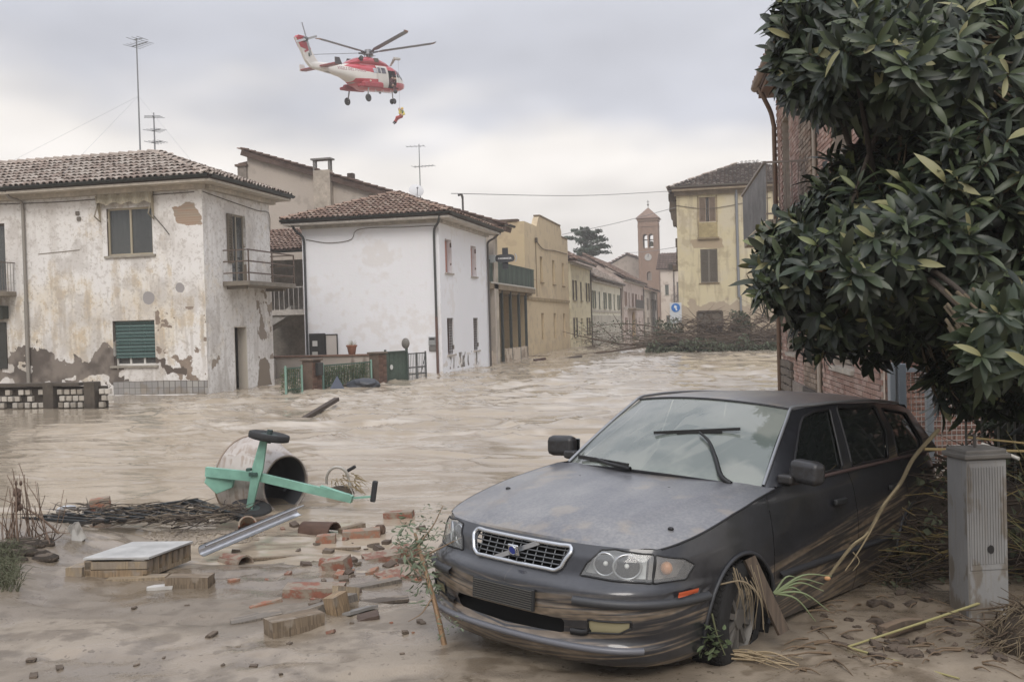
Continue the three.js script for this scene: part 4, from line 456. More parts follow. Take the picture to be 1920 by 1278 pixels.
// ---------------------------------------------------------------- tall ochre house on the right of the street
{
  const h = thing('ochre_house', 'tall weathered ochre house with shuttered windows and tiled hip roof', 'house'); const z = -66, x0 = -3.95, W = 9.5, H = 10.2; const f = x => x - x0;
  const och = facadeMat(W, 11, (x, y) => { const n = fbm(x * .6 + 2, y * .6, 5), m = fbm(x * 2.2, y * 2.2 + 7, 4); const gr = fbm(x * 14, y * 14, 3); let c = mixc([188, 177, 144], [202, 192, 162], n); c = mixc(c, [190, 181, 160], .8 * sstep(.42, .66, fbm(x * .8 + 20, y * 1.1, 5) + (gr - .5) * .15)); c = mixc(c, [156, 143, 118], .5 * sstep(.5, .72, m + (gr - .5) * .15)); c = mixc(c, [150, 138, 118], .35 * sstep(.5, .7, fbm(x * 6, y * .7, 4))); if (y < 2.9 + (m - .5) * 1.2) c = mixc(c, [160, 146, 128], .85); if (Math.abs(x - 1.95) < .95 + (m - .5) * .5 && Math.abs(y - 6.75) < .42 + (n - .5) * .6) c = [158, 142, 118]; return c; }, 60);
  XF = frame(x0, 0, z, 0); const wins = [[f(-2.5), 8.15, f(-1.45), 9.75], [f(-2.5), 4.2, f(-1.4), 6.38], [f(-2.75), -.3, f(-1.2), 2.3]]; wall(h, rect(0, -.6, W, H), wins.map(w => rect(...w)), och);
  const gs = mat(0x6f695f, .85, { bumpMap: T_grain2, bumpScale: .004 }); { const w = wins[0], s = sash(h, ...w, { fm: mat(0x5d5248, .8), z: -.24, sill: false }); shutter(s, w[0] + .01, w[1], w[0] + .43, w[3] - .01, mat(0x8a7b6d, .85), -.07, 16); shutter(s, w[2] - .43, w[1], w[2] - .01, w[3] - .01, mat(0x8a7b6d, .85), -.07, 16); obj('apron', b2(w[0] - .05, 7.15, .002, w[2] + .1, 8.1, .04), grain(0xb9a97f), h); obj('apron_sill', b2(w[0] - .15, 7.02, .002, w[2] + .2, 7.14, .16), grain(0x97876a), h); obj('window_surround', [b2(w[0] - .12, 7.15, .002, w[0] - .02, 9.85, .035), b2(w[2] + .02, 8.1, .002, w[2] + .12, 9.85, .035)], grain(0xa8977a), h); }
  { const w = wins[1], s = sash(h, ...w, { fm: mat(0x5d5248, .8), z: -.24, sm: grain(0x8d7d64) }); const mid = (w[0] + w[2]) / 2; shutter(s, w[0] + .01, w[1] + .01, mid - .005, w[3] - .01, gs, -.06, 22); shutter(s, mid + .005, w[1] + .01, w[2] - .01, w[3] - .01, gs, -.06, 22); }
  { const w = wins[2]; obj('roller_door', Array.from({ length: 8 }, (_, i) => rb(w[2] - w[0] - .04, .1, .03, .01, [(w[0] + w[2]) / 2, 1.6 + i * .09, -.12])), grain(0x6b6359, .7), h); obj('door_frame', [b2(w[0] - .08, -.3, .002, w[0] + .0, 2.34, .04), b2(w[2], -.3, .002, w[2] + .08, 2.34, .04), b2(w[0], 2.3, .002, w[2], 2.4, .04)], mat(0x4f463d, .8), h); }
  obj('downpipe', [bar([f(-.1), 3.2, .1], [f(-.12), H - .1, .1], .09, .09, 8), bar([f(.05), -.3, .1], [f(0), 3.3, .1], .07, .07, 8)], mat(0x7f8285, .6, { metalness: .3 }), h);
  obj('cornice', [b2(-.25, H - .02, -.3, W + .2, H + .14, .5), b2(-.12, H - .3, .002, W, H - .022, .16)], grain(0x9a8c78), h); obj('gutter', halfPipe([-.3, H + .28, .55], [W + .3, H + .28, .55], .1), mat(0x6e6a64, .6, { metalness: .3 }), h);
  obj('wall_cable', tube([[0, 9.3, .04], [2, 9.0, .05], [6, 9.5, .05]], .02, 16, 4), mat(0x6b6459, .8), h);
  XF = null; obj('wall', b2(x0, -.6, z - 12, x0 + .35, H, z - .33), grain(0xb7a27c), h); obj('wall', b2(x0, -.6, z - 12, x0 + W, H, z - 11.7), grain(0xb7a27c), h); obj('floor', b2(x0 + .36, H - .4, z - 11.6, x0 + W, H - .2, z - .34), mat(0x6d6255, .9), h); obj('floor', b2(x0 + .36, 3.0, z - 11.6, x0 + W, 3.2, z - .34), mat(0x6d6255, .9), h); obj('wall', b2(x0 + W - .3, -.6, z - 11.69, x0 + W, H, z - .33), grain(0xb7a27c), h);
  // brackets, shutters and balcony seen edge-on along the street face
  const br = []; for (const [y, d, hh] of [[9.9, .55, .5], [9.3, .5, .7], [8.7, .42, .5], [8.25, .3, .5], [6.9, .16, .6], [6.2, .12, .7], [5.6, .14, .3], [5.25, .4, .35]]) br.push(rb(d, hh, .7, .04, [x0 - d / 2 + .02, y, z - .6], [0, 0, rr(-.15, .15)])); obj('eaves_brackets', br, grain(0x6c6052, .95, .02), h); obj('loose_shutter', rb(.08, 2.0, .9, .02, [x0 - .22, 9.0, z - 1.5], [0, 0, .12]), mat(0x70675c, .9), h); obj('wall_lantern', [rb(.26, .4, .26, .05, [x0 - .5, 5.35, z - .4]), beam([x0, 5.6, z - .4], [x0 - .5, 5.6, z - .4], .05, .05)], mat(0x45413c, .7), h);
  const ex0 = x0 - .55, ex1 = x0 + W + .5, ez = z + .55, ey = H + .2, bz = z - 12.5, run = 4.6, ry = 12.4;
  tiledSlope(h, [ex0, ey, ez], [1, 0, 0], [0, ry - ey, -run], [[0, 0], [ex1 - ex0, 0], [ex1 - ex0 - run, Math.hypot(run, ry - ey)], [run, Math.hypot(run, ry - ey)]], [0x8a8078, 0x6d635c, 0xa0968c, 0x5f5650, 0x94877c].map(c => grain(c, .9, .006)), { pitch: .26, row: .38, scale: 1.25 });
  tiledSlope(h, [ex0, ey, bz], [0, 0, 1], [run, ry - ey, 0], [[0, 0], [ez - bz, 0], [ez - bz - run, Math.hypot(run, ry - ey)], [run, Math.hypot(run, ry - ey)]], tilesOld, { max: 40, pitch: .3, row: .5, scale: 1.4 });
}
// wires across the street
for (const [lab, a, b, sag] of [['upper overhead wire spanning from the gable house to the ochre house', [-13.7, 8.35, -47], [-4, 10.25, -65.9], .2], ['lower overhead wire rising over the far street to the ochre house', [-12, 8.0, -68.5], [-4, 9.2, -66.1], .1], ['faint far wire crossing the street behind the bell tower', [-12.2, 9.2, -108], [-4.1, 6.9, -70], .1]]) { const m = [(a[0] + b[0]) / 2, (a[1] + b[1]) / 2 - sag, (a[2] + b[2]) / 2]; const o = obj('overhead_wire', tube([a, m, b], .018, 24, 4), mat(0x8b8a8a, .7)); tag(o, lab, 'wire', 'overhead wires'); }
// traffic sign on white board
{ const t = thing('road_sign', 'round blue road sign with white arrow on a white board', 'sign', [-3.95, 0, -62.3], R(6)); obj('pole', bar([0, -.7, -.04], [0, 2.9, -.04], .035, .035, 8), M_zinc, t); obj('board', rb(.72, 1.25, .03, .01, [.02, 2.28, 0]), mat(0xbfc2c4, .6), t); const d = obj('disc', cyl(.27, .27, .02, 28, [.02, 2.6, .03], [Math.PI / 2, 0, 0]), mat(0x2a6aae, .5), t); obj('arrow', ext([[-.045, -.18], [.045, -.18], [.045, .02], [.12, .02], [0, .18], [-.12, .02], [-.045, .02]], .006).rotateZ(.35).translate(.02, 2.6, .041), mat(0xd8dadb, .6), d); }
// ---------------------------------------------------------------- brick house on the right
const Abx = [.87, -22.77], Aturn = R(-85.5);
{
  const h = thing('brick_house', 'red brick house with copper gutter and balcony, half hidden by the evergreen tree', 'house'); const L = 10.1, H = 6.75; const F = frame(Abx[0], 0, Abx[1], Aturn); XF = F;
  const wins = [[1.15, 1.15, 2.45, 2.75], [6.65, 1.12, 8.25, 2.75], [.9, 3.6, 1.95, 6.0], [7, 4.2, 8.3, 5.7]]; const mortar = grain(0xc6b9ac, .95, .006);
  wall(h, rect(0, -.6, L, H), wins.map(w => rect(...w)), mortar, .36);
  const bm = [0xc3a498, 0xb99788, 0xcbb1a4, 0xb08d80, 0xc6a99d].map(c => grain(c, .9, .004)); const bg = bx(.245, .06, .03), list = [];
  for (let r = 0, y = .62; y < H - .05; r++, y += .073) for (let u = (r % 2) * .13 + .13; u < L - .1; u += .258) { if (u > 3.95 && u < 5.55) continue; if (y < .95 && u < 2) continue; if (wins.some(w => u > w[0] - .12 && u < w[2] + .12 && y > w[1] - .09 && y < w[3] + .05)) continue; const M = new THREE.Matrix4().makeTranslation(u, y, .005 + rr(-.004, .004)); const W = F.clone().multiply(M); list.push([V().setFromMatrixPosition(W).setY(1.5).distanceTo(camera.position) + Math.abs(y - 1.2) * 1.5, W, M, rnd() * 5 | 0]); }
  list.sort((a, b) => a[0] - b[0]); const wl = h.children[0];
  list.slice(0, 300).forEach(e => copyPart({ geometry: boxUV(bg.clone()), material: bm[e[3]] }, 'brick', wl, e[1]));
  bm.forEach((m, k) => stuff(obj('bricks', list.slice(300).filter(e => e[3] === k).map(e => bg.clone().applyMatrix4(e[2])), m, wl)));
  // pier of old pale bricks
  const pier = obj('pier', b2(4.05, -.6, .002, 5.45, H, .09), grain(0x8f8072, .95, .006), h), pm = [0xa39282, 0x8f7f70, 0xb09e8d, 0x97806e].map(c => grain(c, .92, .006)); { const g = [[], [], [], []]; for (let r = 0, y = .7; y < H - .1; r++, y += .085) for (let i = 0; i < 5; i++) { const u = 4.05 + .14 + i * .28 + (r % 2) * .07 - .02; if (u > 5.38) continue; g[rnd() * 4 | 0].push(bx(.25, .07, .02, [u, y, .098 + rr(-.004, .004)])); } g.forEach((q, k) => stuff(obj('pier_bricks', q, pm[k], pier))); obj('pier_base', b2(4.03, -.6, .092, 5.47, .62, .13), grain(0x55504b), pier); obj('pier_pipe', bar([5.52, -.3, .06], [5.52, H, .06], .035), mat(0xa79c8e, .6), pier); }
  { const st = []; for (let y = -.3; y < .95; y += .17) for (let u = .1; u < 2; u += .24) st.push(rb(.22 + rr(-.02, .03), .15, .07, .02, [u + rr(-.04, .04), y + rr(-.02, .02), .03])); obj('stone_plinth', st, grain(0x857b70, .95, .012), h); obj('plinth_cap', b2(2.0, -.6, .003, 3.98, .6, .05), grain(0x9a9088), h); }
  const shm = grain(0xa99f92, .85); wins.forEach((w, i) => { const s = sash(h, ...w, { fm: mat(0x9a9084, .7), z: -.26, sill: i !== 2, sm: grain(0xc9c2b6, .8) }); obj('roller_blind', Array.from({ length: 30 }, (_, k) => bx(w[2] - w[0] - .02, (w[3] - w[1]) / 30 * .88, .016, [(w[0] + w[2]) / 2, lerp(w[1] + .02, w[3] - .02, (k + .5) / 30), -.17], [.12, 0, 0])), shm, s); });
  // balcony with corrugated screen
  const b = obj('balcony', [rb(4.7, .16, .8, .02, [2.75, 3.48, .4])], grain(0xa59a8c), h); const cor = [], N = 60; for (let i = 0; i < N; i++) { const u0 = lerp(.4, 5.05, i / N), u1 = lerp(.4, 5.05, (i + 1) / N), z0 = .8 + .018 * (i % 2), z1 = .8 + .018 * ((i + 1) % 2); cor.push(quad([u0, 3.56, z0], [u1, 3.56, z1], [u1, 4.52, z1], [u0, 4.52, z0])); } obj('screen', cor, grain(0x8b8a8a, .6, .002, { metalness: .3 }), b); const rl = [beam([.38, 4.54, .82], [5.07, 4.54, .82], .05, .04), beam([5.05, 4.54, .02], [5.05, 4.54, .82], .04, .03), beam([5.05, 3.66, .02], [5.05, 3.66, .82], .03, .03)]; for (let i = 0; i < 8; i++) rl.push(bar([5.05, 3.56, .05 + i * .105], [5.05, 4.54, .05 + i * .105], .009, .009, 4)); obj('railing', rl, mat(0x8a817a, .6, { metalness: .3 }), b);
  // eaves and copper gutter
  const cop = mat(0x75604f, .5, { metalness: .5 }); obj('eaves', [b2(-.25, H + .01, -.4, L + .5, H + .1, .36)], wood(0x8a6b50), h); obj('gutter', [halfPipe([-.3, H + .26, .42], [L + .5, H + .26, .42], .1), bx(L + .75, .16, .03, [L / 2 + .12, H + .18, .335])], cop, h); obj('downpipe', [tube([[.25, H + .15, .4], [.3, H - .1, .3], [.14, H - .4, .14], [.12, H - .7, .08]], .05, 14, 8), bar([.12, -.3, .08], [.12, H - .65, .08], .05, .05, 8)], cop, h);
  XF = null; const P = (u, z) => V(u, 0, z).applyMatrix4(F); const endA = P(L, -.002), endB = P(L, -9); // end wall facing the camera
  XF = frame(endA.x, 0, endA.z, R(4.5)); const eb = grain(0x77655c, .95, .006); wall(h, rect(0.01, -.6, 9, H), [], eb, .3); { const l2 = [[], [], []]; for (let r = 0, y = .1; y < 3.2; r++, y += .073) for (let u = (r % 2) * .13 + .14; u < 5; u += .258) l2[rnd() * 3 | 0].push(bx(.245, .06, .02, [u, y, .004 + rr(-.003, .004)])); l2.forEach((g, k) => stuff(obj('bricks', g, [grain(0x866558), grain(0x7b5a4e), grain(0x735448)][k], h))); } XF = null;
  const U = P(1, 0).sub(P(0, 0)), In = P(0, -1).sub(P(0, 0)); const o = P(-.3, .42); const w = In.clone().multiplyScalar(4.6).add(V(0, 2.2, 0)); tiledSlope(h, [o.x, H + .2, o.z], U.toArray(), w.toArray(), rect(0, 0, L + 1.05, 5.1), [0x9a7462, 0xa37d6b, 0x8f6b5b].map(c => grain(c)), { max: 60 });
  XF = F; wall(h, rect(0, -.6, .35, H), [], mortar, 8.5, 'wall'); XF = null;
}
// ---------------------------------------------------------------- metal gate and mesh fence behind the car
{
  const g = thing('mesh_fence', 'grey metal fence with welded wire mesh behind the car', 'fence', [2.07, 0, -10.75], R(12)); const m = mat(0x9aa0a4, .5, { metalness: .5 });
  obj('post', rb(.06, 1.9, .08, .01, [-.62, .45, 0]), m, g); obj('post', rb(.08, 1.9, .1, .01, [-.535, .44, .02]), mat(0x7e868c, .5, { metalness: .5 }), g); obj('post', rb(.07, 1.9, .07, .01, [-.26, .45, .03]), m, g); obj('post', rb(.07, 1.9, .07, .01, [1.2, .45, 0]), m, g);
  const wm = mat(0xc2bfb8, .6, { metalness: .3 }); for (let i = 0; i < 32; i++) { const x = -.48 + i * .05; obj('wire', bar([x, -.1, .005], [x, 1.3, .005], .0035, .0035, 4), wm, g); } for (let i = 0; i < 26; i++) obj('wire', bar([-.4, .0 + i * .05, 0], [1.2, .0 + i * .05, 0], .0035, .0035, 4), wm, g); obj('top_rail', beam([-.5, 1.32, 0], [1.2, 1.32, 0], .04, .04), m, g);
}
{ const g = thing('railing_fence', 'dark iron railing with pointed bars behind the meter cabinet', 'fence', [1.62, .1, -8.0], R(-4)); const m = mat(0x8b8a82, .7); for (let i = 0; i < 17; i++) { obj('railing_bar', [bar([i * .11, 0, 0], [i * .11, 1.25, 0], .009, .009, 5), cyl(0, .014, .06, 5, [i * .11, 1.28, 0])], m, g); } obj('rail', [beam([-.05, .3, 0], [1.85, .3, 0], .02, .035), beam([-.05, 1.05, 0], [1.85, 1.05, 0], .02, .035)], m, g); }
// ---------------------------------------------------------------- meter cabinet
{
  const c = thing('meter_cabinet', 'tall narrow grey utility cabinet with ribbed door and round lock', 'cabinet', [1.34, .0, -6.36], R(20)); c.scale.set(.7, .92, .7); const gm = new THREE.MeshPhysicalMaterial({ roughness: .6, metalness: .15, bumpMap: T_grain2, bumpScale: .002, map: tex(256, 512, (u, v) => { const n = wrapn(u, v, 5, 5), s = vn(u * 40, v * 6); let c = mixc([128, 127, 125], [150, 149, 146], n); c = mixc(c, [110, 100, 87], .75 * sstep(.5, .68, wrapn(u + .4, v, 8, 5))); return mixc(c, [128, 120, 110], .3 * sstep(.72, .9, s)); }, { rep: [1.6, .9] }) });
  obj('body', rb(.36, 1.14, .3, .012, [0, .55, 0]), gm, c); obj('cap', [rb(.42, .035, .36, .012, [0, 1.14, 0]), rb(.37, .04, .31, .015, [0, 1.165, 0])], grain(0x77736d, .7), c); const d = obj('door', b2(-.165, .42, .151, .165, 1.1, .158), gm, c); for (let i = 0; i < 13; i++) obj('rib', rb(.013, .62, .009, .004, [-.145 + i * .0242, .765, .161]), gm, d); obj('lock', [cyl(.028, .028, .012, 16, [.015, .55, .162], [Math.PI / 2, 0, 0])], mat(0x232120, .5), d); obj('base_panel', b2(-.17, .02, .151, .17, .4, .156), gm, c); obj('bolt', bar([-.02, 1.18, .02], [-.02, 1.27, .02], .012), mat(0x45413c, .7), c);
}
// ---------------------------------------------------------------- debris kit
function twigs(n, fp, L, r, o = {}) { const gs = []; for (let i = 0; i < n; i++) { const p = fp(i), a = rnd() * 6.28, l = rr(L[0], L[1]), el = rr(...(o.el || [-.4, .5])), d = o.dir ? [o.dir[0] + rr(-.5, .5), o.dir[1] + rr(-.35, .35), o.dir[2] + rr(-.5, .5)] : [Math.cos(a), el, Math.sin(a)]; const q = [p[0] + d[0] * l * .5 + rr(-.04, .04) * l, p[1] + d[1] * l * .5 + rr(-.06, .1) * l, p[2] + d[2] * l * .5], e = [p[0] + d[0] * l, p[1] + d[1] * l, p[2] + d[2] * l]; gs.push(taper([p, q, e], rr(r[0], r[1]), r[0] * .4, 3, 4)); } return gs; }
function leaves(n, fp, s, o = {}) { const gs = []; for (let i = 0; i < n; i++) { const p = fp(i); gs.push(leafQuad(p[0], p[1], p[2], rr(...s))); } return gs; }
{ // uprooted tree and brushwood jammed across the street
  const t = thing('uprooted_tree', 'uprooted tree and brushwood jammed across the flooded street below the ochre house', 'fallen tree', [-1.2, 0, -59.5]); const bark = mat(0x5c4e42, .95, { bumpMap: T_grain2, bumpScale: .01 });
  obj('trunk', taper([[4.5, .9, -1], [2.2, .8, -.6], [-.5, .75, 0], [-3, .6, .3], [-5.2, .45, .6]], .24, .07, 20, 8), bark, t);
  for (const [p, r] of [[[[-3, .6, .3], [-5, .45, .9], [-7.4, .9, 1.6], [-9, 1.35, 2]], .08], [[[-2, .7, .2], [-4, 1.5, .2], [-6.2, 1.7, .4], [-8, 1.45, .7]], .06], [[[-4, .4, .6], [-6.5, .1, 1.8], [-9, -.02, 3.4], [-11.3, .05, 4]], .07], [[[-1, .7, 0], [-3.2, .9, 1.4], [-5.5, .4, 2.4], [-7, .1, 2.6]], .05], [[[0, .8, 0], [1.2, 1.6, .4], [1.8, 2.2, .6]], .05], [[[2, .8, -.4], [2.8, 1.5, 0], [4, 1.8, .6]], .05], [[[1, .6, 0], [2.5, .3, 1.2], [4.4, .25, 2]], .06], [[[-4.5, .6, .6], [-5.6, 1.3, .5], [-6.2, 2.3, .6]], .035], [[[-6, .7, 1.2], [-6.8, 1.5, 1.2], [-7.6, 1.9, 1.3]], .03]]) obj('branch', taper(p, r, .015, 16, 6), bark, t);
  stuff(obj('brushwood', [...twigs(420, i => [rr(-4.2, 5), rr(.05, 1.1), rr(-1.2, 1.8)], [.5, 1.7], [.014, .034], { dir: [-.8, .1, .2] }), ...twigs(260, i => [rr(-8, -3), rr(.2, 1.3), rr(.2, 2)], [.4, 1.5], [.008, .018]), ...twigs(700, i => [rr(-2.5, 5.5), rr(.3, 1.9), rr(-1.5, 1)], [.4, 1.7], [.014, .03], { el: [-.3, .7] })], mat(0x5a4d41, .95), t));
  stuff(obj('foliage', [...leaves(2600, i => { const x = rr(-4.2, 5), k = fbm(x * 1.4, 3, 3); return [x, rr(.0, .25 + .9 * k * k), rr(.2, 2)]; }, [.08, .2]), ...leaves(1500, () => [rr(-3.8, -2.2), rr(.4, 2.1) * Math.sqrt(rnd()), rr(-1, .3)], [.08, .18]), ...leaves(1500, () => { const a = rnd() * 6.28, r = Math.pow(rnd(), .8) * (.5 + .5 * vn(a * 2, 5)); return [1.25 + Math.cos(a) * r * .9, 1.5 + Math.sin(a) * r * 1.3, rr(-1.5, -.9)]; }, [.08, .16]), ...leaves(500, () => [rr(-8.5, -4), rr(.4, 1.9), rr(.5, 2)], [.05, .13])], mat(0x4c5440, .85), t));
  stuff(obj('mud_clods', Array.from({ length: 70 }, () => sph(rr(.15, .45), 8, [rr(-3.6, 5), rr(0, .55), rr(-.8, 1)], [1.6, .7, 1])), grain(0x544a3e, .98, .03), t));
}
// ---------------------------------------------------------------- dark estate car stranded in the mud
// car frame: x to the car's right, y up, z rearwards from the front bumper
const CAR = thing('estate_car', 'dark grey estate car stranded in the mud, smeared with silt along its side', 'car', [-1.246, .0625, -4.945]);
CAR.rotation.order = 'YXZ'; CAR.rotation.set(R(2.766), R(151.765), R(1.5));
{
  const OUT = [[0, 0], [.25, .012], [.45, .05], [.6, .11], [.7, .19], [.775, .3], [.82, .45], [.845, .65], [.857, .95], [.86, 1.5], [.86, 2], [.86, 2.5], [.858, 3.2], [.85, 3.7], [.835, 4], [.8, 4.2], [.72, 4.36], [.55, 4.44], [.3, 4.475], [0, 4.48]];
  const N = 3000, C = [], cr = (P, u) => { const i = Math.min(Math.floor(u), P.length - 2), f = u - i, n = P.length, p0 = i > 0 ? P[i - 1] : [-P[1][0], P[1][1]], p1 = P[i], p2 = P[i + 1], p3 = i + 2 < n ? P[i + 2] : [-P[n - 2][0], P[n - 2][1]]; return [0, 1].map(k => .5 * (2 * p1[k] + (p2[k] - p0[k]) * f + (2 * p0[k] - 5 * p1[k] + 4 * p2[k] - p3[k]) * f * f + (3 * p1[k] - p0[k] - 3 * p2[k] + p3[k]) * f * f * f)); };
  for (let i = 0; i <= N; i++) C.push(cr(OUT, i / N * (OUT.length - 1)));
  const Ls = [0]; for (let i = 1; i <= N; i++) Ls.push(Ls[i - 1] + Math.hypot(C[i][0] - C[i - 1][0], C[i][1] - C[i - 1][1]));
  const LT = Ls[N];
  const outAt = a => { let lo = 0, hi = N; while (hi - lo > 1) { const m = (lo + hi) >> 1; if (Ls[m] < a) lo = m; else hi = m; } const A = C[Math.max(0, lo - 1)], B = C[Math.min(N, hi + 1)], d = Math.hypot(B[0] - A[0], B[1] - A[1]), t = (a - Ls[lo]) / (Ls[hi] - Ls[lo] || 1); const n = [(B[1] - A[1]) / d, -(B[0] - A[0]) / d]; return { x: lerp(C[lo][0], C[hi][0], clamp(t)), z: lerp(C[lo][1], C[hi][1], clamp(t)), nx: a < 1e-6 ? 0 : n[0], nz: a < 1e-6 ? -1 : n[1] }; };
  const FI = [[.12, .1], [.17, .06], [.205, .025], [.24, .004], [.262, .0], [.285, .02], [.31, .03], [.36, .012], [.40, .003], [.445, .0], [.452, .008], [.458, .0], [.515, .0], [.52, .01], [.527, .002], [.545, .012], [.562, .035], [.575, .06], [.60, .075], [.68, .095], [.735, .14], [.8, .2]];
  const SI = [[.12, .09], [.17, .06], [.2, .035], [.3, .012], [.35, .006], [.445, 0], [.452, .008], [.458, 0], [.515, 0], [.52, .009], [.53, .003], [.6, .004], [.7, .012], [.8, .03], [.88, .05], [.96, .085], [1, .1]];
  const SIs = [[.12, .09], [.17, .06], [.2, .035], [.3, .012], [.4, .002], [.5, 0], [.6, .002], [.7, .012], [.8, .03], [.88, .05], [.96, .085], [1, .1]];
  const yTop = z => interp([[0, .738], [.3, .738], [.5, .778], [.9, .862], [1.2, .912], [1.45, .945], [2.5, .96], [3.5, .972], [4.2, .965], [4.5, .95]], z);
  const yBot = z => interp([[0, .17], [.5, .17], [.75, .2], [3.8, .2], [4.1, .24], [4.5, .26]], z);
  function S(a, y, out = 0) { const o = outAt(a), wF = Math.pow(Math.max(0, -o.nz), 1), wR = Math.max(0, o.nz); const side = o.z > .62 && o.z < 3.9 ? SIs : SI; const ins = wF * interp(FI, y) + (1 - wF - wR) * interp(side, y) + wR * interp(SI, y) - out; return [o.x - o.nx * ins, y, o.z - o.nz * ins]; }
  const arcOfZ = z => { let lo = 0, hi = N * .8 | 0; for (let i = 0; i < hi; i++) if (C[i][1] >= z) return Ls[i]; return 0; };
  const aFrontAxle = arcOfZ(.955), aRearAxle = arcOfZ(3.5);
  const cuts = [ // signed distance in (a, y): negative inside
    (a, y) => Math.hypot(a - aFrontAxle, y - .3) - .352, (a, y) => Math.hypot(a - aRearAxle, y - .3) - .345,
    (a, y) => polySD([[.425, .598], [.455, .655], [.53, .722], [.62, .731], [.87, .712], [1.03, .69], [1.1, .655], [1.03, .592], [.84, .586], [.6, .59]], a, y),   // headlamp and corner lamp
    (a, y) => polySD([[-.1, .606], [.262, .606], [.287, .62], [.33, .7], [.32, .716], [-.1, .716]], a, y),                                                  // grille
    (a, y) => polySD([[-.1, .30], [.36, .31], [.375, .385], [-.1, .388]], a, y),                                                                              // lower intake
    (a, y) => polySD([[.50, .335], [.66, .345], [.715, .375], [.715, .405], [.50, .40]], a, y)];                                                              // fog lamp
  function polySD(p, x, y) { let d = 1e9; for (let i = 0, j = p.length - 1; i < p.length; j = i++) { const ex = p[i][0] - p[j][0], ey = p[i][1] - p[j][1], wx = x - p[j][0], wy = y - p[j][1], t = clamp((wx * ex + wy * ey) / (ex * ex + ey * ey)); d = Math.min(d, Math.hypot(wx - ex * t, wy - ey * t)); } return inPoly(p, x, y) ? -d : d; }
  // generic half surface on a grid with cut-outs; mirrored when both
  function surf(as, ysOf, f, cutl = [], uvf) {
    const na = as.length, ny = ysOf.length, A = [], dead = []; for (let i = 0; i < na; i++) for (let j = 0; j < ny; j++) { let a = as[i], y = ysOf[j](a); A.push([a, y, 1e9]); }
    const sd = A.map(p => Math.min(...cutl.map(c => c(p[0], p[1])), 1e9)); const P = A.map((p, k) => { if (sd[k] >= 0) return p; let c = cutl.reduce((m, q) => q(p[0], p[1]) < m(p[0], p[1]) ? q : m); let [a, y] = p; for (let it = 0; it < 6; it++) { const e = .001, d = c(a, y); const gx = (c(a + e, y) - c(a - e, y)) / (2 * e), gy = (c(a, y + e) - c(a, y - e)) / (2 * e), g2 = gx * gx + gy * gy || 1; a -= d * gx / g2; y -= d * gy / g2; if (Math.abs(d) < 1e-4) break; } return Math.hypot(a - p[0], y - p[1]) < .05 ? [a, y] : p; });
    const pos = P.map(p => f(p[0], p[1])), I = []; for (let i = 0; i < na - 1; i++) for (let j = 0; j < ny - 1; j++) { const k = [i * ny + j, (i + 1) * ny + j, (i + 1) * ny + j + 1, i * ny + j + 1]; if (k.every(q => sd[q] < 0)) continue; I.push(k[0], k[1], k[2], k[0], k[2], k[3]); }
    const g = new THREE.BufferGeometry(), UV = P.flatMap(p => uvf ? uvf(p[0], p[1]) : [p[0], p[1]]); g.setAttribute('position', new THREE.Float32BufferAttribute(pos.flat(), 3)); g.setAttribute('uv', new THREE.Float32BufferAttribute(UV, 2)); g.setIndex(I); g.computeVertexNormals(); return g; }
  const mirror = g => { const m = g.clone(); m.scale(-1, 1, 1); if (m.index) { const I = m.index.array; for (let i = 0; i < I.length; i += 3) { const t = I[i]; I[i] = I[i + 1]; I[i + 1] = t; } } m.computeVertexNormals(); return m; };
  const steps = (a, b, d) => { const n = Math.max(1, Math.round((b - a) / d)); return Array.from({ length: n + 1 }, (_, i) => lerp(a, b, i / n)); };
  // paint: dark grey metallic under a film of silt; smears follow the flow line along the flank
  const pnt = (base, film, mudf) => new THREE.MeshPhysicalMaterial({ roughness: .4, metalness: .1, clearcoat: .9, clearcoatRoughness: .1, map: tex(1024, 512, (u, v) => { const a = u * 5.6, y = v * 1.1; const n = fbm(a * 5, y * 5, 4), f = vn(a * 55, y * 55); let c = mixc(base, film, clamp(.35 + .7 * (n - .5) + .35 * (f - .5))); const m = mudf(a, y); return mixc(c, mixc([100, 87, 71], [132, 116, 97], vn(a * 30, y * 90)), m); }, { rep: [1 / 5.6, 1 / 1.1] }), roughnessMap: null, side: THREE.DoubleSide });
  const sideMud = (a, y) => { const line = interp([[0, .56], [.8, .53], [1.2, .52], [2, .58], [3, .72], [4.2, .86]], a); const st = fbm(a * 2.2, y * 42 - a * 5, 4), st2 = vn(a * 1.4 + 4, y * 120 - a * 12); const low = sstep(line + .03, line - .1, y); return clamp(low * sstep(.42, .6, st * .7 + st2 * .3) * .92 + .25 * low * (a > 1.2)); };
  const PAINT = pnt([24, 25, 29], [48, 49, 54], sideMud), BLACK = mat(0x161617, .5), TRIM = mat(0x232425, .55, { bumpMap: T_grain2, bumpScale: .0008 }), CHROME = metal(0xc4c6c8, .22, 1);
  const HOODM = new THREE.MeshPhysicalMaterial({ roughness: .38, metalness: .2, clearcoat: .5, clearcoatRoughness: .28, side: THREE.DoubleSide, map: tex(512, 512, (u, v) => { const n = wrapn(u, v, 5, 5), f = vn(u * 160, v * 160), s = vn(u * 25, v * 5); return mixc(mixc([94, 95, 100], [138, 136, 133], clamp(.4 + 1.1 * (n - .5) + .5 * (f - .5) + .3 * (s - .5))), [150, 138, 122], .5 * sstep(.56, .74, wrapn(u + .2, v, 11, 4))); }, { rep: [.6, .6] }), bumpMap: T_grain2, bumpScale: .0006 });
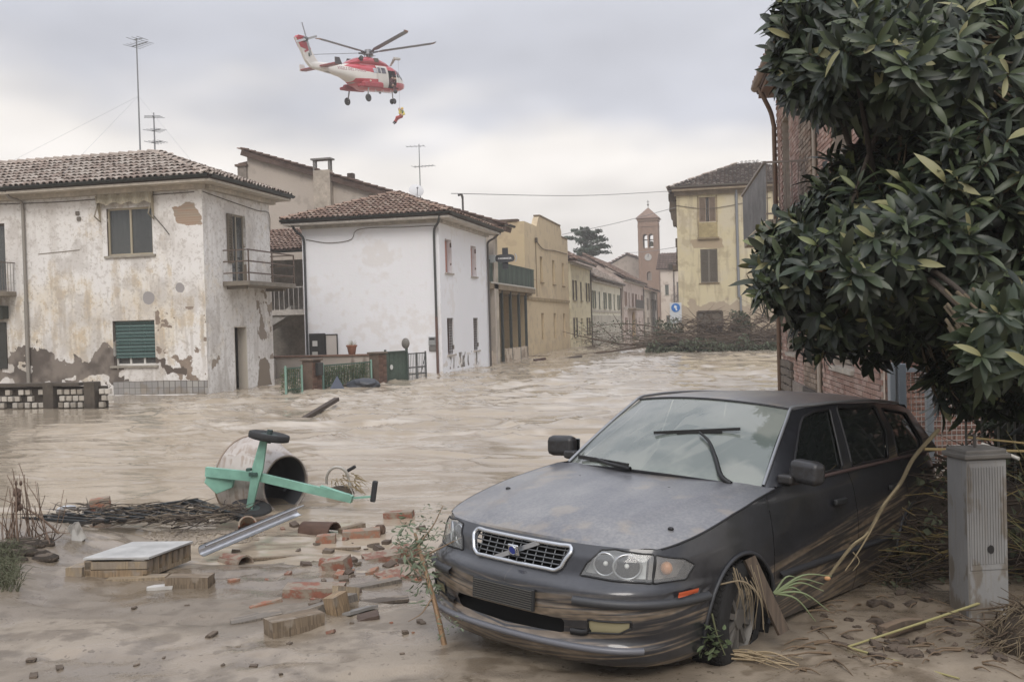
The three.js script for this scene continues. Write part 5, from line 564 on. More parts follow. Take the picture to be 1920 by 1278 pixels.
  const ysS = [0, .03, .06, .1, .14, .18, .22, .26, .3, .34, .38, .42, .46, .5, .54, .58, .62, .66, .7, .74, .78, .82, .86, .9, .94, .97, 1].flatMap((t, i, A) => i ? [(A[i - 1] + t) / 2, t] : [t]).map(t => a => { const z = outAt(a).z; return lerp(yBot(z), yTop(z), t); });
  // front bumper needs its own fine height steps
  const fineY = steps(.17, .738, .0105).map(y => a => { const z = outAt(a).z; const t = (y - .17) / (.738 - .17); return lerp(yBot(z), yTop(z), t); });
  const aDoor1 = arcOfZ(1.3), aDoor2 = arcOfZ(2.48), aDoor3 = arcOfZ(3.42);
  const shell = (name, a0, a1, ys, c, lab) => { const g = surf(steps(a0, a1, .018), ys, (a, y) => S(a, y), c); const o = obj(name, [g.toNonIndexed()], PAINT, CAR, true); const m = obj(name, [mirror(g).toNonIndexed()], PAINT, CAR, true); return o; };
  shell('bumper_and_wing', 0, aDoor1 - .003, fineY, cuts);
  shell('front_door', aDoor1 + .003, aDoor2 - .003, ysS, cuts); shell('rear_door', aDoor2 + .003, aDoor3 - .003, ysS, cuts); shell('rear_quarter', aDoor3 + .003, LT, ysS, cuts);
  { const line = a => ysS.map(f => S(a, f(a), -.012)); for (const s of [1, -1]) for (const a of [aDoor1, aDoor2, aDoor3]) obj('shut_line', tube(line(a).filter((_, i) => i % 6 === 0).map(p => [p[0] * s, p[1], p[2]]), .008, 20, 4), BLACK, CAR); }
  // bumper rub strip, side mouldings
  for (const s of [1, -1]) { const strip = (a0, a1, y, r, m, name) => obj(name, tube(steps(a0, a1, .06).map(a => { const p = S(a, y, .001); return [p[0] * s, p[1], p[2]]; }), r, 60, 5), m, CAR); strip(.42, 1.2, .487, .024, mat(0x3a3b3d, .5), 'bumper_strip'); strip(arcOfZ(1.36), arcOfZ(3.1), .47, .022, mat(0x2a2a2c, .6), 'side_moulding'); strip(0, .78, .262, .018, mat(0x66676c, .35), 'bumper_lip'); }
  // interior darkness, floor pan and wheel housings
  obj('floor_pan', [b2(-.66, .2, .5, .66, .3, 4.1), b2(-.6, .2, .2, .6, .56, .45), b2(-.55, .3, .45, .55, .7, 1.25), b2(-.66, .6, 1.25, .66, .72, 1.32)], mat(0x0e0e0f, .9), CAR);
  for (const s of [1, -1]) for (const z of [.955, 3.5]) { const arch = new THREE.CylinderGeometry(.355, .355, .26, 28, 1, true, -Math.PI / 2 - .4, Math.PI + .8); arch.rotateZ(Math.PI / 2); obj('wheel_housing', [arch.clone().rotateX(-Math.PI / 2 * 0).translate(s * .71, .3, z), cyl(.352, .352, .01, 28, [s * .6, .3, z], [0, 0, Math.PI / 2])], mat(0x141312, .95), CAR); const lip = []; for (let i = 0; i <= 18; i++) { const t = Math.PI * (-.08 + 1.16 * i / 18), zz = z + Math.cos(t) * .352, yy = .3 + Math.sin(t) * .352; if (yy < .2) continue; const p = S(arcOfZ(zz), yy, .003); lip.push([s * p[0], p[1], p[2]]); } obj('arch_lip', tube(lip, .012, 40, 5), mat(0x2f3033, .5), CAR); }
  // bonnet: V-shaped pressing rising to the screen
  const edge = t => { // half outline of bonnet edge at length parameter t (0 front, 1 cowl)
    const z = lerp(.3, 1.44, t), a = arcOfZ(Math.max(.3, z)); const p = S(a, yTop(z)); return p; };
  const hoodGrid = (nu, nv) => { const g = []; for (let j = 0; j <= nv; j++) { const t = j / nv; const e = edge(t), row = []; for (let i = 0; i <= nu; i++) { const s = i / nu; /* 0 centre 1 edge */ const zf = S(.0, .738)[2]; const zc = lerp(.145, 1.28, t); const z = lerp(zc, e[2], Math.pow(s, 1.8)); const x = e[0] * s; const yc = interp([[0, .742], [.1, .79], [.25, .838], [.5, .893], [.8, .942], [1, .968]], t); const vx = lerp(.40, .66, t) / Math.max(.2, e[0]); const drop = Math.pow(s, 2) * .012; const sh = sstep(vx - .1, vx + .1, s); let y = lerp(yc - drop, e[1] + .002, sh * .35 + .65 * Math.pow(s, 3.2) * sh + 0 * s); y = lerp(y, e[1] + .002, sstep(.93, 1, s)); row.push([x, y, z]); } g.push(row); } return g; };
  const gridMesh = (G) => { const nv = G.length, nu = G[0].length, P = G.flat().flat(), I = [], U = []; for (const p of G.flat()) U.push(p[0], p[2]); for (let j = 0; j < nv - 1; j++) for (let i = 0; i < nu - 1; i++) { const a = j * nu + i; I.push(a, a + nu, a + 1, a + 1, a + nu, a + nu + 1); } const g = new THREE.BufferGeometry(); g.setAttribute('position', new THREE.Float32BufferAttribute(P, 3)); g.setAttribute('uv', new THREE.Float32BufferAttribute(U, 2)); g.setIndex(I); g.computeVertexNormals(); return g; };
  const full = G => G.map(r => [...r.slice(1).reverse().map(p => [-p[0], p[1], p[2]]), ...r]);
  const HG = full(hoodGrid(34, 40)); const hood = obj('bonnet', [gridMesh(HG).toNonIndexed()], HOODM, CAR, true);
  // fill between bonnet leading edge and the nose
  { const nose = []; const f0 = HG[0], rows = 5; const n = f0.length; const G = []; for (let k = 0; k <= rows; k++) G.push(f0.map((p, i) => { const ax = Math.abs(p[0]); let aa = 0; for (let q = 0; q <= N; q++) if (C[q][0] >= ax || q > N * .42) { aa = Ls[q]; break; } const b = S(aa, Math.min(.738, yTop(outAt(aa).z))); const tgt = [p[0] < 0 ? -b[0] : b[0], b[1], b[2]]; const t = k / rows; return [lerp(p[0], tgt[0], t), lerp(p[1], tgt[1], t) + .012 * Math.sin(Math.PI * t) * (ax < .45 ? 1 : .3), lerp(p[2], tgt[2], t)]; })); obj('bonnet_nose', [gridMesh(G).toNonIndexed()], HOODM, CAR, true); }
  for (const s of [1, -1]) { obj('bonnet_gap', tube(range(.02, .98, 14).map(t => { const e = edge(t); return [s * (e[0] + .004), e[1] - .003, e[2]]; }), .006, 30, 4), BLACK, CAR); }
  for (const [x, z] of [[.32, 1.02], [-.32, 1.02], [.62, .62], [-.66, .42]]) { const t = (z - .145) / 1.135, y = interp([[0, .742], [.1, .79], [.25, .838], [.5, .893], [.8, .942], [1, .968]], t) - Math.abs(x) * .045; obj('washer_jet', sph(.014, 8, [x, y + .004, z + Math.pow(Math.abs(x) / .8, 1.8) * .16], [1.3, .7, 1]), BLACK, CAR); }
  // windscreen, cowl, roof
  const wsB = s => { const x = .70 * s; return [x, .985 - .045 * s * s, 1.235 + .20 * s * s]; }, wsT = s => { const x = .565 * s; return [x, 1.395 - .038 * s * s, 1.965 + .085 * s * s]; };
  const WG = full(range(0, 1, 21).map(t => range(0, 1, 17).map(s => { const a = wsB(s), b = wsT(s); const bow = .022 * Math.sin(Math.PI * t); return [lerp(a[0], b[0], t) + 0, lerp(a[1], b[1], t) + bow * .8, lerp(a[2], b[2], t) - bow * .5]; })));
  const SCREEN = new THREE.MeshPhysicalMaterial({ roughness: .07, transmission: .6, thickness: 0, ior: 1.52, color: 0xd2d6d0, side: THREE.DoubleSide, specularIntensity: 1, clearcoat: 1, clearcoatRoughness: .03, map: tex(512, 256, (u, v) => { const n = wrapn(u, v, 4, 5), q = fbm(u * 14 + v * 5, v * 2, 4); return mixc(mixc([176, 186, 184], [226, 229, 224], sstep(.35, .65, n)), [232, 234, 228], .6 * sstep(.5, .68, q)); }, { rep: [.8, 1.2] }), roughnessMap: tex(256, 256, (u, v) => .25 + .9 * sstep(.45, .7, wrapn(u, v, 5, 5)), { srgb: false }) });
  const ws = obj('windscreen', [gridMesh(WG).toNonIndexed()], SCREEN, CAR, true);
  const seal = []; seal.push(tube(range(-1, 1, 15).map(s => { const p = wsT(Math.abs(s)); return [.565 * s, p[1] + .004, p[2] + .004]; }), .009, 30, 4)); obj('screen_seal', seal, BLACK, ws);
  { const G = full([0, .35, .7, 1].map(t => range(0, 1, 15).map(s => { const b = wsB(s), hrow = HG[HG.length - 1], c = hrow[34 + Math.round(s * 34)]; return [lerp(c[0], b[0], t), lerp(c[1], b[1], t) - .012 * Math.sin(Math.PI * t), lerp(c[2], b[2], t)]; }))); obj('scuttle', [gridMesh(G).toNonIndexed()], mat(0x55565a, .55, { bumpMap: T_grain2, bumpScale: .002 }), CAR, true); }
  const rail = z => [interp([[2.04, .575], [2.2, .605], [2.6, .632], [3.3, .628], [3.8, .605], [4.2, .57]], z), interp([[2.04, 1.352], [2.2, 1.37], [2.6, 1.385], [3.3, 1.372], [3.8, 1.34], [4.2, 1.285]], z)];
  const RG = full(range(0, 1, 25).map(t => range(0, 1, 17).map(s => { const zc = lerp(1.962, 4.2, t), z = lerp(zc, Math.max(zc, lerp(2.05, 4.12, t)), s * s); const [rx, ry] = rail(Math.max(2.04, z)); const yc = interp([[0, 1.396], [.12, 1.415], [.35, 1.428], [.7, 1.412], [1, 1.35]], t); return [rx * s, lerp(yc, ry, Math.pow(s, 3)), z]; })));
  obj('roof', [gridMesh(RG).toNonIndexed()], HOODM, CAR, true);
  // greenhouse side with window openings: parameters (z, t) from belt to roof rail
  const belt = z => { const a = arcOfZ(clamp(z, 1.3, 4.0)); const p = S(a, yTop(clamp(z, 1.3, 4.05))); return [p[0] - .004, p[1], z]; };
  const gs = (z, t) => { const zr = lerp(z, z, t); const b = belt(z), [rx, ry] = rail(Math.max(2.04, z)); const k = t + .0; return [lerp(b[0], rx, Math.pow(k, 1.15)), lerp(b[1], ry, k), z]; };
  // A-pillar line: t along it
  const apz = t => lerp(1.40, 2.06, t), rez = t => lerp(4.34, 4.14, t);
  const gside = (s, t) => { const z = lerp(apz(t), rez(t), s); return z; };
  const zwin = [[[1.66, .05], [2.42, .05], [2.50, .93], [2.28, .93], [2.14, .87]], [[2.58, .05], [3.22, .05], [3.33, .5], [3.28, .92], [2.60, .93]], [[3.42, .06], [4.0, .10], [4.06, .3], [3.96, .84], [3.40, .9], [3.46, .5]]];
  const SG = (() => { const as = range(0, 1, 150), ts = range(0, 1, 34); const cut = zwin.map(p => (s, t) => { const z = gside(s, t); return polySD(p.map(q => [q[0], q[1] * .43]), z, t * .43); }); return surf(as, ts.map(t => () => t), (s, t) => { const z = gside(s, clamp(t)); if (s < .12) { const w = wsB(1), q = wsT(1); const k = s / .12; const e = [lerp(w[0], q[0], t), lerp(w[1], q[1], t), lerp(w[2], q[2], t)]; const p = gs(z, t); const f = Math.max(0, 1 - k * 2.2); return [lerp(p[0], e[0], f), lerp(p[1], e[1], f), lerp(p[2], e[2], f)]; } return gs(z, clamp(t)); }, cut, (s, t) => [gside(s, t), t * .43 + .62]); })();
  obj('side_frame', [SG.toNonIndexed()], PAINT, CAR, true); obj('side_frame', [mirror(SG).toNonIndexed()], PAINT, CAR, true);
  const SIDEG = mat(0x1d2120, .05, { transmission: .35, thickness: 0, ior: 1.5, clearcoat: 1, clearcoatRoughness: .02 });
  for (const sg of [1, -1]) for (const [k, p] of zwin.entries()) { const gg = surf(range(Math.min(...p.map(q => q[0])) - .03, Math.max(...p.map(q => q[0])) + .03, 40), range(.0, .99, 26).map(t => () => t), (z, t) => { const q = gs(z, t); return [(q[0] - .013) * sg, q[1], q[2]]; }, [(z, t) => -polySD(p, z, t) - .012]); obj('side_window', [gg.toNonIndexed()], SIDEG, CAR, true); const loop = []; p.forEach((q, i) => { const r = p[(i + 1) % p.length]; for (let m = 0; m < 5; m++) { const z = lerp(q[0], r[0], m / 5), t = lerp(q[1], r[1], m / 5), w = gs(z, t); loop.push([(w[0] - .002) * sg, w[1], w[2]]); } }); obj('window_seal', tube(loop, .01, 60, 4, true), BLACK, CAR); }
  for (const sg of [1, -1]) obj('pillar_trim', tube(range(0, 1, 10).map(t => { const w = wsB(1), q = wsT(1), bow = .022 * Math.sin(Math.PI * t) * .5; return [sg * (lerp(w[0], q[0], t) + .012), lerp(w[1], q[1], t) + .012 + bow, lerp(w[2], q[2], t) - .0]; }).concat([[sg * .62, 1.386, 2.3], [sg * .64, 1.396, 2.7], [sg * .636, 1.386, 3.3], [sg * .61, 1.352, 3.8]]), .011, 50, 5), mat(0x8f9194, .4, { metalness: .6 }), CAR);
  for (const sg of [1, -1]) obj('belt_trim', tube(range(1.6, 4.0, 14).map(z => { const b = belt(z); return [sg * (b[0] + .008), b[1] + .004, b[2]]; }), .012, 40, 5), mat(0x4a3b38, .6), CAR);
  { const G = full(range(0, 1, 8).map(t => range(0, 1, 10).map(s => [lerp(.74, .565, t) * s, lerp(.97, 1.33, t), lerp(4.36, 4.17, t) - .1 * s * s]))); obj('rear_window', [gridMesh(G).toNonIndexed()], SIDEG, CAR, true); }
  // cabin: dashboard, wheel, seats
  obj('dashboard', [rb(1.25, .22, .42, .08, [0, .85, 1.62])], mat(0x77776f, .9), CAR); obj('steering_wheel', [tor(.18, .015, 24, 6, [-.36, .92, 1.92], [-.5, 0, 0]), bar([-.36, .9, 1.9], [-.36, .84, 1.75], .03)], BLACK, CAR);
  for (const x of [-.36, .36]) for (const z of [2.35, 3.2]) obj('seat', [rb(.5, .62, .16, .06, [x, .78, z + .18], [.22, 0, 0]), rb(.26, .2, .1, .05, [x, 1.18, z + .28], [.15, 0, 0]), rb(.5, .16, .5, .05, [x, .5, z - .1])], mat(0x2b2a28, .95), CAR);
  // grille
  { const zf = (x, y) => { let q = 0; const ax = Math.abs(x); for (; q < N * .3; q++) if (C[q][0] >= ax) break; const p = S(Ls[q], y); return p[2]; };
    const loop = [[-.27, .602], [.27, .602], [.298, .62], [.335, .7], [.322, .72], [-.322, .72], [-.335, .7], [-.298, .62]].map(([x, y]) => [x, y, zf(x, y) - .006]); const dense = []; loop.forEach((p, i) => { const q = loop[(i + 1) % loop.length]; const n = Math.abs(p[0] - q[0]) > .3 ? 10 : 2; for (let k = 0; k < n; k++) { const x = lerp(p[0], q[0], k / n), y = lerp(p[1], q[1], k / n); dense.push([x, y, zf(x, y) - .006]); } });
    const gr = obj('grille', tube(dense, .0125, 110, 7, true), CHROME, CAR); obj('grille_backing', b2(-.36, .59, .215, .36, .73, .225), mat(0x08080a, .9), gr); const M = mat(0x77797b, .35, { metalness: .7 }); for (let i = 1; i <= 4; i++) { const y = .602 + i * .0236, w = lerp(.285, .33, i / 5); obj('grille_bar', tube(range(-w, w, 9).map(x => [x, y, zf(x, y) + .014]), .0042, 24, 4), M, gr); } for (let i = 0; i < 11; i++) { const x = -.28 + i * .056; obj('grille_bar', bar([x, .604, zf(x, .604) + .016], [x, .718, zf(x, .718) + .016], .004, .004, 4), M, gr); }
    obj('grille_diagonal', beam([.13, .606, zf(.1, .606) - .004], [-.13, .716, zf(.1, .716) - .004], .024, .014, [0, 0, 1]), metal(0xb4b6b8, .3), gr); const em = obj('emblem', rb(.072, .062, .014, .008, [.002, .664, zf(0, .664) - .018], [-.3, 0, 0]), CHROME, gr); obj('emblem_disc', [cyl(.023, .023, .006, 20, [.002, .664, zf(0, .664) - .0285], [Math.PI / 2 - .3, 0, 0])], mat(0x2a3a86, .35), em); obj('emblem_ring', tor(.024, .004, 24, 6, [.002, .664, zf(0, .664) - .029], [-.3, 0, 0]), CHROME, em); }
  // lamps
  for (const s of [1, -1]) {
    const lens = (poly, off) => { const as = poly.map(p => p[0]), ys = poly.map(p => p[1]); const cut = [(a, y) => -polySD(poly, a, y)]; const g = surf(steps(Math.min(...as) - .004, Math.max(...as) + .004, .012), steps(Math.min(...ys) - .004, Math.max(...ys) + .004, .008).map(y => () => y), (a, y) => { const p = S(a, y, off); return [p[0] * s, p[1], p[2]]; }, cut); return g.toNonIndexed(); };
    const HP = [[.425, .598], [.455, .655], [.53, .722], [.62, .731], [.855, .714], [.83, .586], [.6, .59]], IP = [[.835, .586], [.862, .713], [1.03, .69], [1.1, .655], [1.03, .592]];
    const hl = obj('headlamp', lens(HP, .004), mat(0xf2f4f3, .1, { transmission: .86, thickness: 0, ior: 1.45, clearcoat: .5 }), CAR, true); const house = (P, off, m, name, par) => obj(name, lens(P, off), m, par, true);
    house(HP, -.075, mat(0xd4d6d6, .4, { metalness: .2 }), 'lamp_housing', hl);
    const bowl = (a, y, r, sx) => { const p = S(a, y, -.062), n = outAt(a); const g = new THREE.SphereGeometry(r, 24, 10, 0, 6.2832, Math.PI * .5, Math.PI * .5); g.rotateX(-Math.PI / 2); g.scale(sx, 1, .75); g.rotateY(Math.atan2(-n.nx, -n.nz) * 1); g.rotateY(Math.PI * 0); return [g.translate(0, 0, 0), p, n]; };
    for (const [a, y, r, sx] of [[.555, .655, .056, 1], [.70, .651, .06, 1.15]]) { const p = S(a, y, -.03), n = outAt(a); const q = new THREE.SphereGeometry(r, 24, 12, 0, 6.2832, 0, Math.PI / 2); q.rotateX(Math.PI / 2); q.scale(sx, 1, -.7); q.rotateY(Math.atan2(s * n.nx, n.nz)); q.translate(p[0] * s, p[1], p[2]); obj('reflector', q, metal(0xd6d8da, .18, 1), hl); const tq = tor(r, .006, 28, 6, [0, 0, 0]); tq.scale(sx, 1, 1); tq.rotateY(Math.atan2(s * n.nx, n.nz)); const e = S(a, y, -.026); tq.translate(e[0] * s, e[1], e[2]); obj('reflector_ring', tq, metal(0xb4b6b8, .3, .9), hl); const bb = S(a, y, -.045); obj('bulb', sph(.013, 10, [bb[0] * s, bb[1], bb[2]]), mat(0xe6e6e2, .2), hl); }
    const il = obj('indicator', lens(IP, .004), mat(0xf0f0ee, .12, { transmission: .85, thickness: 0, ior: 1.45 }), CAR, true); house(IP, -.06, mat(0x8f8a86, .4, { metalness: .3 }), 'lamp_housing', il); { const p = S(.94, .645, -.03); obj('indicator_bulb', sph(.034, 14, [p[0] * s, p[1], p[2]], [.9, 1, .9]), mat(0xc08a5e, .3), il); }
    const rim = P => { const L = []; P.forEach((q, i) => { const r = P[(i + 1) % P.length]; for (let k = 0; k < 4; k++) { const p = S(lerp(q[0], r[0], k / 4), lerp(q[1], r[1], k / 4), .003); L.push([p[0] * s, p[1], p[2]]); } }); return tube(L, .0055, 70, 4, true); }; obj('lamp_seal', [rim(HP), rim(IP)], BLACK, CAR);
    const FP = [[.50, .335], [.66, .345], [.715, .375], [.715, .405], [.50, .40]]; const fl = obj('fog_lamp', lens(FP, -.004), mat(0x8f886c, .4), CAR, true); obj('lamp_seal', rim(FP), BLACK, fl);
    const sm = obj('side_marker', (() => { const P = [[.95, .515], [1.09, .522], [1.095, .545], [.955, .54]]; return lens(P, .022); })(), mat(0xb0502c, .35), CAR, true);
    obj('bumper_corner', [tube([[s * .395, .33, .06], [s * .47, .335, .085], [s * .49, .37, .1]], .02, 8, 5)], BLACK, CAR);
    // mirror
    const mx = s * .9; const mh = obj('door_mirror', [rb(.205, .14, .11, .04, [mx, 1.035, 1.6], [0, s * .22, s * -.04]), rb(.1, .06, .08, .02, [s * .79, .985, 1.57])], mat(0x3a3b3e, .42, { map: T_mudspl }), CAR); obj('mirror_glass', rb(.17, .105, .01, .004, [mx - s * .012, 1.035, 1.66], [0, s * .22, 0]), metal(0x9aa0a2, .1, 1), mh);
    // wheels
    for (const z of [.955, 3.5]) { const w = new THREE.Group(); w.name = 'wheel'; w.position.set(s * .755, .3, z); w.rotation.y = z < 2 ? .12 : 0; CAR.add(w); const prof = [[.19, -.095], [.26, -.1], [.295, -.085], [.303, -.06], [.305, 0], [.303, .06], [.295, .085], [.26, .1], [.19, .095]].map(p => new THREE.Vector2(...p)); obj('tyre', new THREE.LatheGeometry(prof, 48).rotateZ(Math.PI / 2), mat(0x1a1918, .9, { bumpMap: T_grain2, bumpScale: .004 }), w); const tr = []; for (let i = 0; i < 56; i++) for (const o of [-.055, 0, .055]) tr.push(bx(.045, .008, .018, [o, 0, 0], [0, .35 * Math.sign(o || 1), 0]).translate(0, .306, 0).rotateX(i / 56 * 6.2832 + o)); obj('tread', tr, mat(0x161514, .95), w); obj('rim', [new THREE.LatheGeometry([[.195, -.08], [.185, -.05], [.18, .05], [.195, .085]].map(p => new THREE.Vector2(...p)), 32).rotateZ(Math.PI / 2)], metal(0x77746f, .6, .6), w); const sp = []; for (let i = 0; i < 10; i++) sp.push(bx(.03, .17, .03, [s * .055, .1, 0]).rotateX(i / 10 * 6.2832)); sp.push(cyl(.055, .055, .05, 16, [s * .055, 0, 0], [0, 0, Math.PI / 2])); obj('spokes', sp, metal(0x7d7a75, .55, .6), w); obj('brake_disc', cyl(.13, .13, .02, 24, [-s * .01, 0, 0], [0, 0, Math.PI / 2]), metal(0x4a4542, .6, .7), w); }
    obj('door_handle', [rb(.03, .04, .17, .012, [s * .852, .8, 2.2]), rb(.03, .04, .17, .012, [s * .85, .805, 3.12])], TRIM, CAR);
  }
  // lower intake slats and blank number-plate plinth
  obj('intake_backing', b2(-.42, .28, .1, .42, .4, .11), mat(0x0a0a0a, .9), CAR); { const n = obj('plate_plinth', rb(.42, .11, .018, .006, [0, .452, -.006]), TRIM, CAR); for (let i = 0; i < 9; i++) obj('plate_rib', rb(.40, .005, .007, .002, [0, .405 + i * .0115, -.017]), mat(0x4a4843, .7), n); }
  // wipers
  { const m = mat(0x151515, .5); const onWs = (x, t) => { const s = Math.abs(x) / .66, a = wsB(s), b = wsT(s); return [x, lerp(a[1], b[1], t), lerp(a[2], b[2], t)]; };
    const w1 = obj('wiper', [taper([[-.56, .955, 1.33], [-.5, .985, 1.335], [-.40, 1.085, 1.43], [-.30, 1.17, 1.52], [-.2, 1.215, 1.575]], .017, .007, 20, 6)], m, CAR); obj('wiper_blade', [beam([.1, 1.19, 1.525], [-.42, 1.245, 1.69], .012, .018), beam([-.05, 1.195, 1.56], [-.32, 1.22, 1.645], .01, .014)], m, w1);
    const w2 = obj('wiper', taper([[.06, .99, 1.21], [.26, 1.0, 1.255], [.42, 1.01, 1.34]], .013, .008, 10, 6), m, CAR); obj('wiper_blade', beam([.08, 1.008, 1.215], [.6, 1.0, 1.4], .014, .024), m, w2); }
}
// ---------------------------------------------------------------- pixel -> place helpers (photo is 1920 x 1278)
camera.updateMatrixWorld();
const FPX = 1867;
const rayOf = (x, y) => V((x - 960) / FPX, -(y - 639) / FPX, -1).applyQuaternion(camera.quaternion);
const atDepth = (x, y, d) => rayOf(x, y).multiplyScalar(d).add(camera.position);
function gp(x, y, h = null) { const d = rayOf(x, y); let t = (0 - 1.9) / d.y; for (let i = 0; i < 12; i++) { const p = d.clone().multiplyScalar(t).add(camera.position); const hh = h === null ? gy(p.x, p.z) : h; t = lerp(t, (hh - 1.9) / d.y, .7); } return d.multiplyScalar(t).add(camera.position); }
// ---------------------------------------------------------------- people: one continuous skin meshed from tapered bones
function figure(bones, cell, colOf, parent, name = 'body') {
  const lo = V(1e9, 1e9, 1e9), hi = V(-1e9, -1e9, -1e9); for (const b of bones) for (const k of [0, 1]) { const r = b[2 + k] + .06; lo.min(V(b[k][0] - r, b[k][1] - r, b[k][2] - r)); hi.max(V(b[k][0] + r, b[k][1] + r, b[k][2] + r)); }
  const size = Math.max(hi.x - lo.x, hi.y - lo.y, hi.z - lo.z), n = Math.ceil(size / cell) + 3; const mc = new MarchingCubes(n, new THREE.MeshBasicMaterial(), false, false, 200000); mc.isolation = 0; const half = size / 2, c = lo.clone().add(hi).multiplyScalar(.5), near = [];
  const dist = (p, b) => { const ax = b[0][0], ay = b[0][1], az = b[0][2], bx_ = b[1][0] - ax, by = b[1][1] - ay, bz = b[1][2] - az; const t = clamp(((p.x - ax) * bx_ + (p.y - ay) * by + (p.z - az) * bz) / (bx_ * bx_ + by * by + bz * bz + 1e-9)); return Math.hypot(p.x - ax - bx_ * t, p.y - ay - by * t, p.z - az - bz * t) - lerp(b[2], b[3], t); };
  for (let k = 0; k < n; k++) for (let j = 0; j < n; j++) for (let i = 0; i < n; i++) { const p = V((i - n / 2) / (n / 2) * half * 1.08 + c.x, (j - n / 2) / (n / 2) * half * 1.08 + c.y, (k - n / 2) / (n / 2) * half * 1.08 + c.z); let s = 0; const K = 26; for (const b of bones) s += Math.exp(-K * dist(p, b)); mc.field[k * n * n + j * n + i] = Math.log(s) / K; }
  mc.update(); const cnt = mc.count, P = [], Nn = [], Cc = []; for (let i = 0; i < cnt; i++) { const p = V(mc.positionArray[i * 3] * half * 1.08 + c.x, mc.positionArray[i * 3 + 1] * half * 1.08 + c.y, mc.positionArray[i * 3 + 2] * half * 1.08 + c.z); P.push(p.x, p.y, p.z); let bi = 0, bd = 1e9; bones.forEach((b, q) => { const d = dist(p, b); if (d < bd) { bd = d; bi = q; } }); Cc.push(...colOf(bi, p)); }
  const g = new THREE.BufferGeometry(); g.setAttribute('position', new THREE.Float32BufferAttribute(P, 3)); g.setAttribute('color', new THREE.Float32BufferAttribute(Cc, 3)); g.computeVertexNormals(); const o = new THREE.Mesh(g, new THREE.MeshPhysicalMaterial({ vertexColors: true, roughness: .85, side: THREE.DoubleSide })); o.name = name; o.castShadow = o.receiveShadow = true; parent.add(o); return o;
}
const handBones = (w, d, u) => { const out = []; const D = V(...d).normalize(), U = V(...u).normalize(), S = D.clone().cross(U); const P = (a, b, c) => V(...w).addScaledVector(D, a).addScaledVector(S, b).addScaledVector(U, c).toArray(); out.push([P(0, 0, 0), P(.08, 0, 0), .03, .036]); [[-.033, .085], [-.011, .095], [.011, .09], [.031, .07]].forEach(([s, l]) => { out.push([P(.085, s, 0), P(.085 + l * .5, s * 1.15, -.012), .0095, .009], [P(.085 + l * .5, s * 1.15, -.012), P(.085 + l * .75, s * 1.1, -.045), .009, .008]); }); out.push([P(.02, -.035, 0), P(.065, -.068, -.01), .011, .009]); return out; };
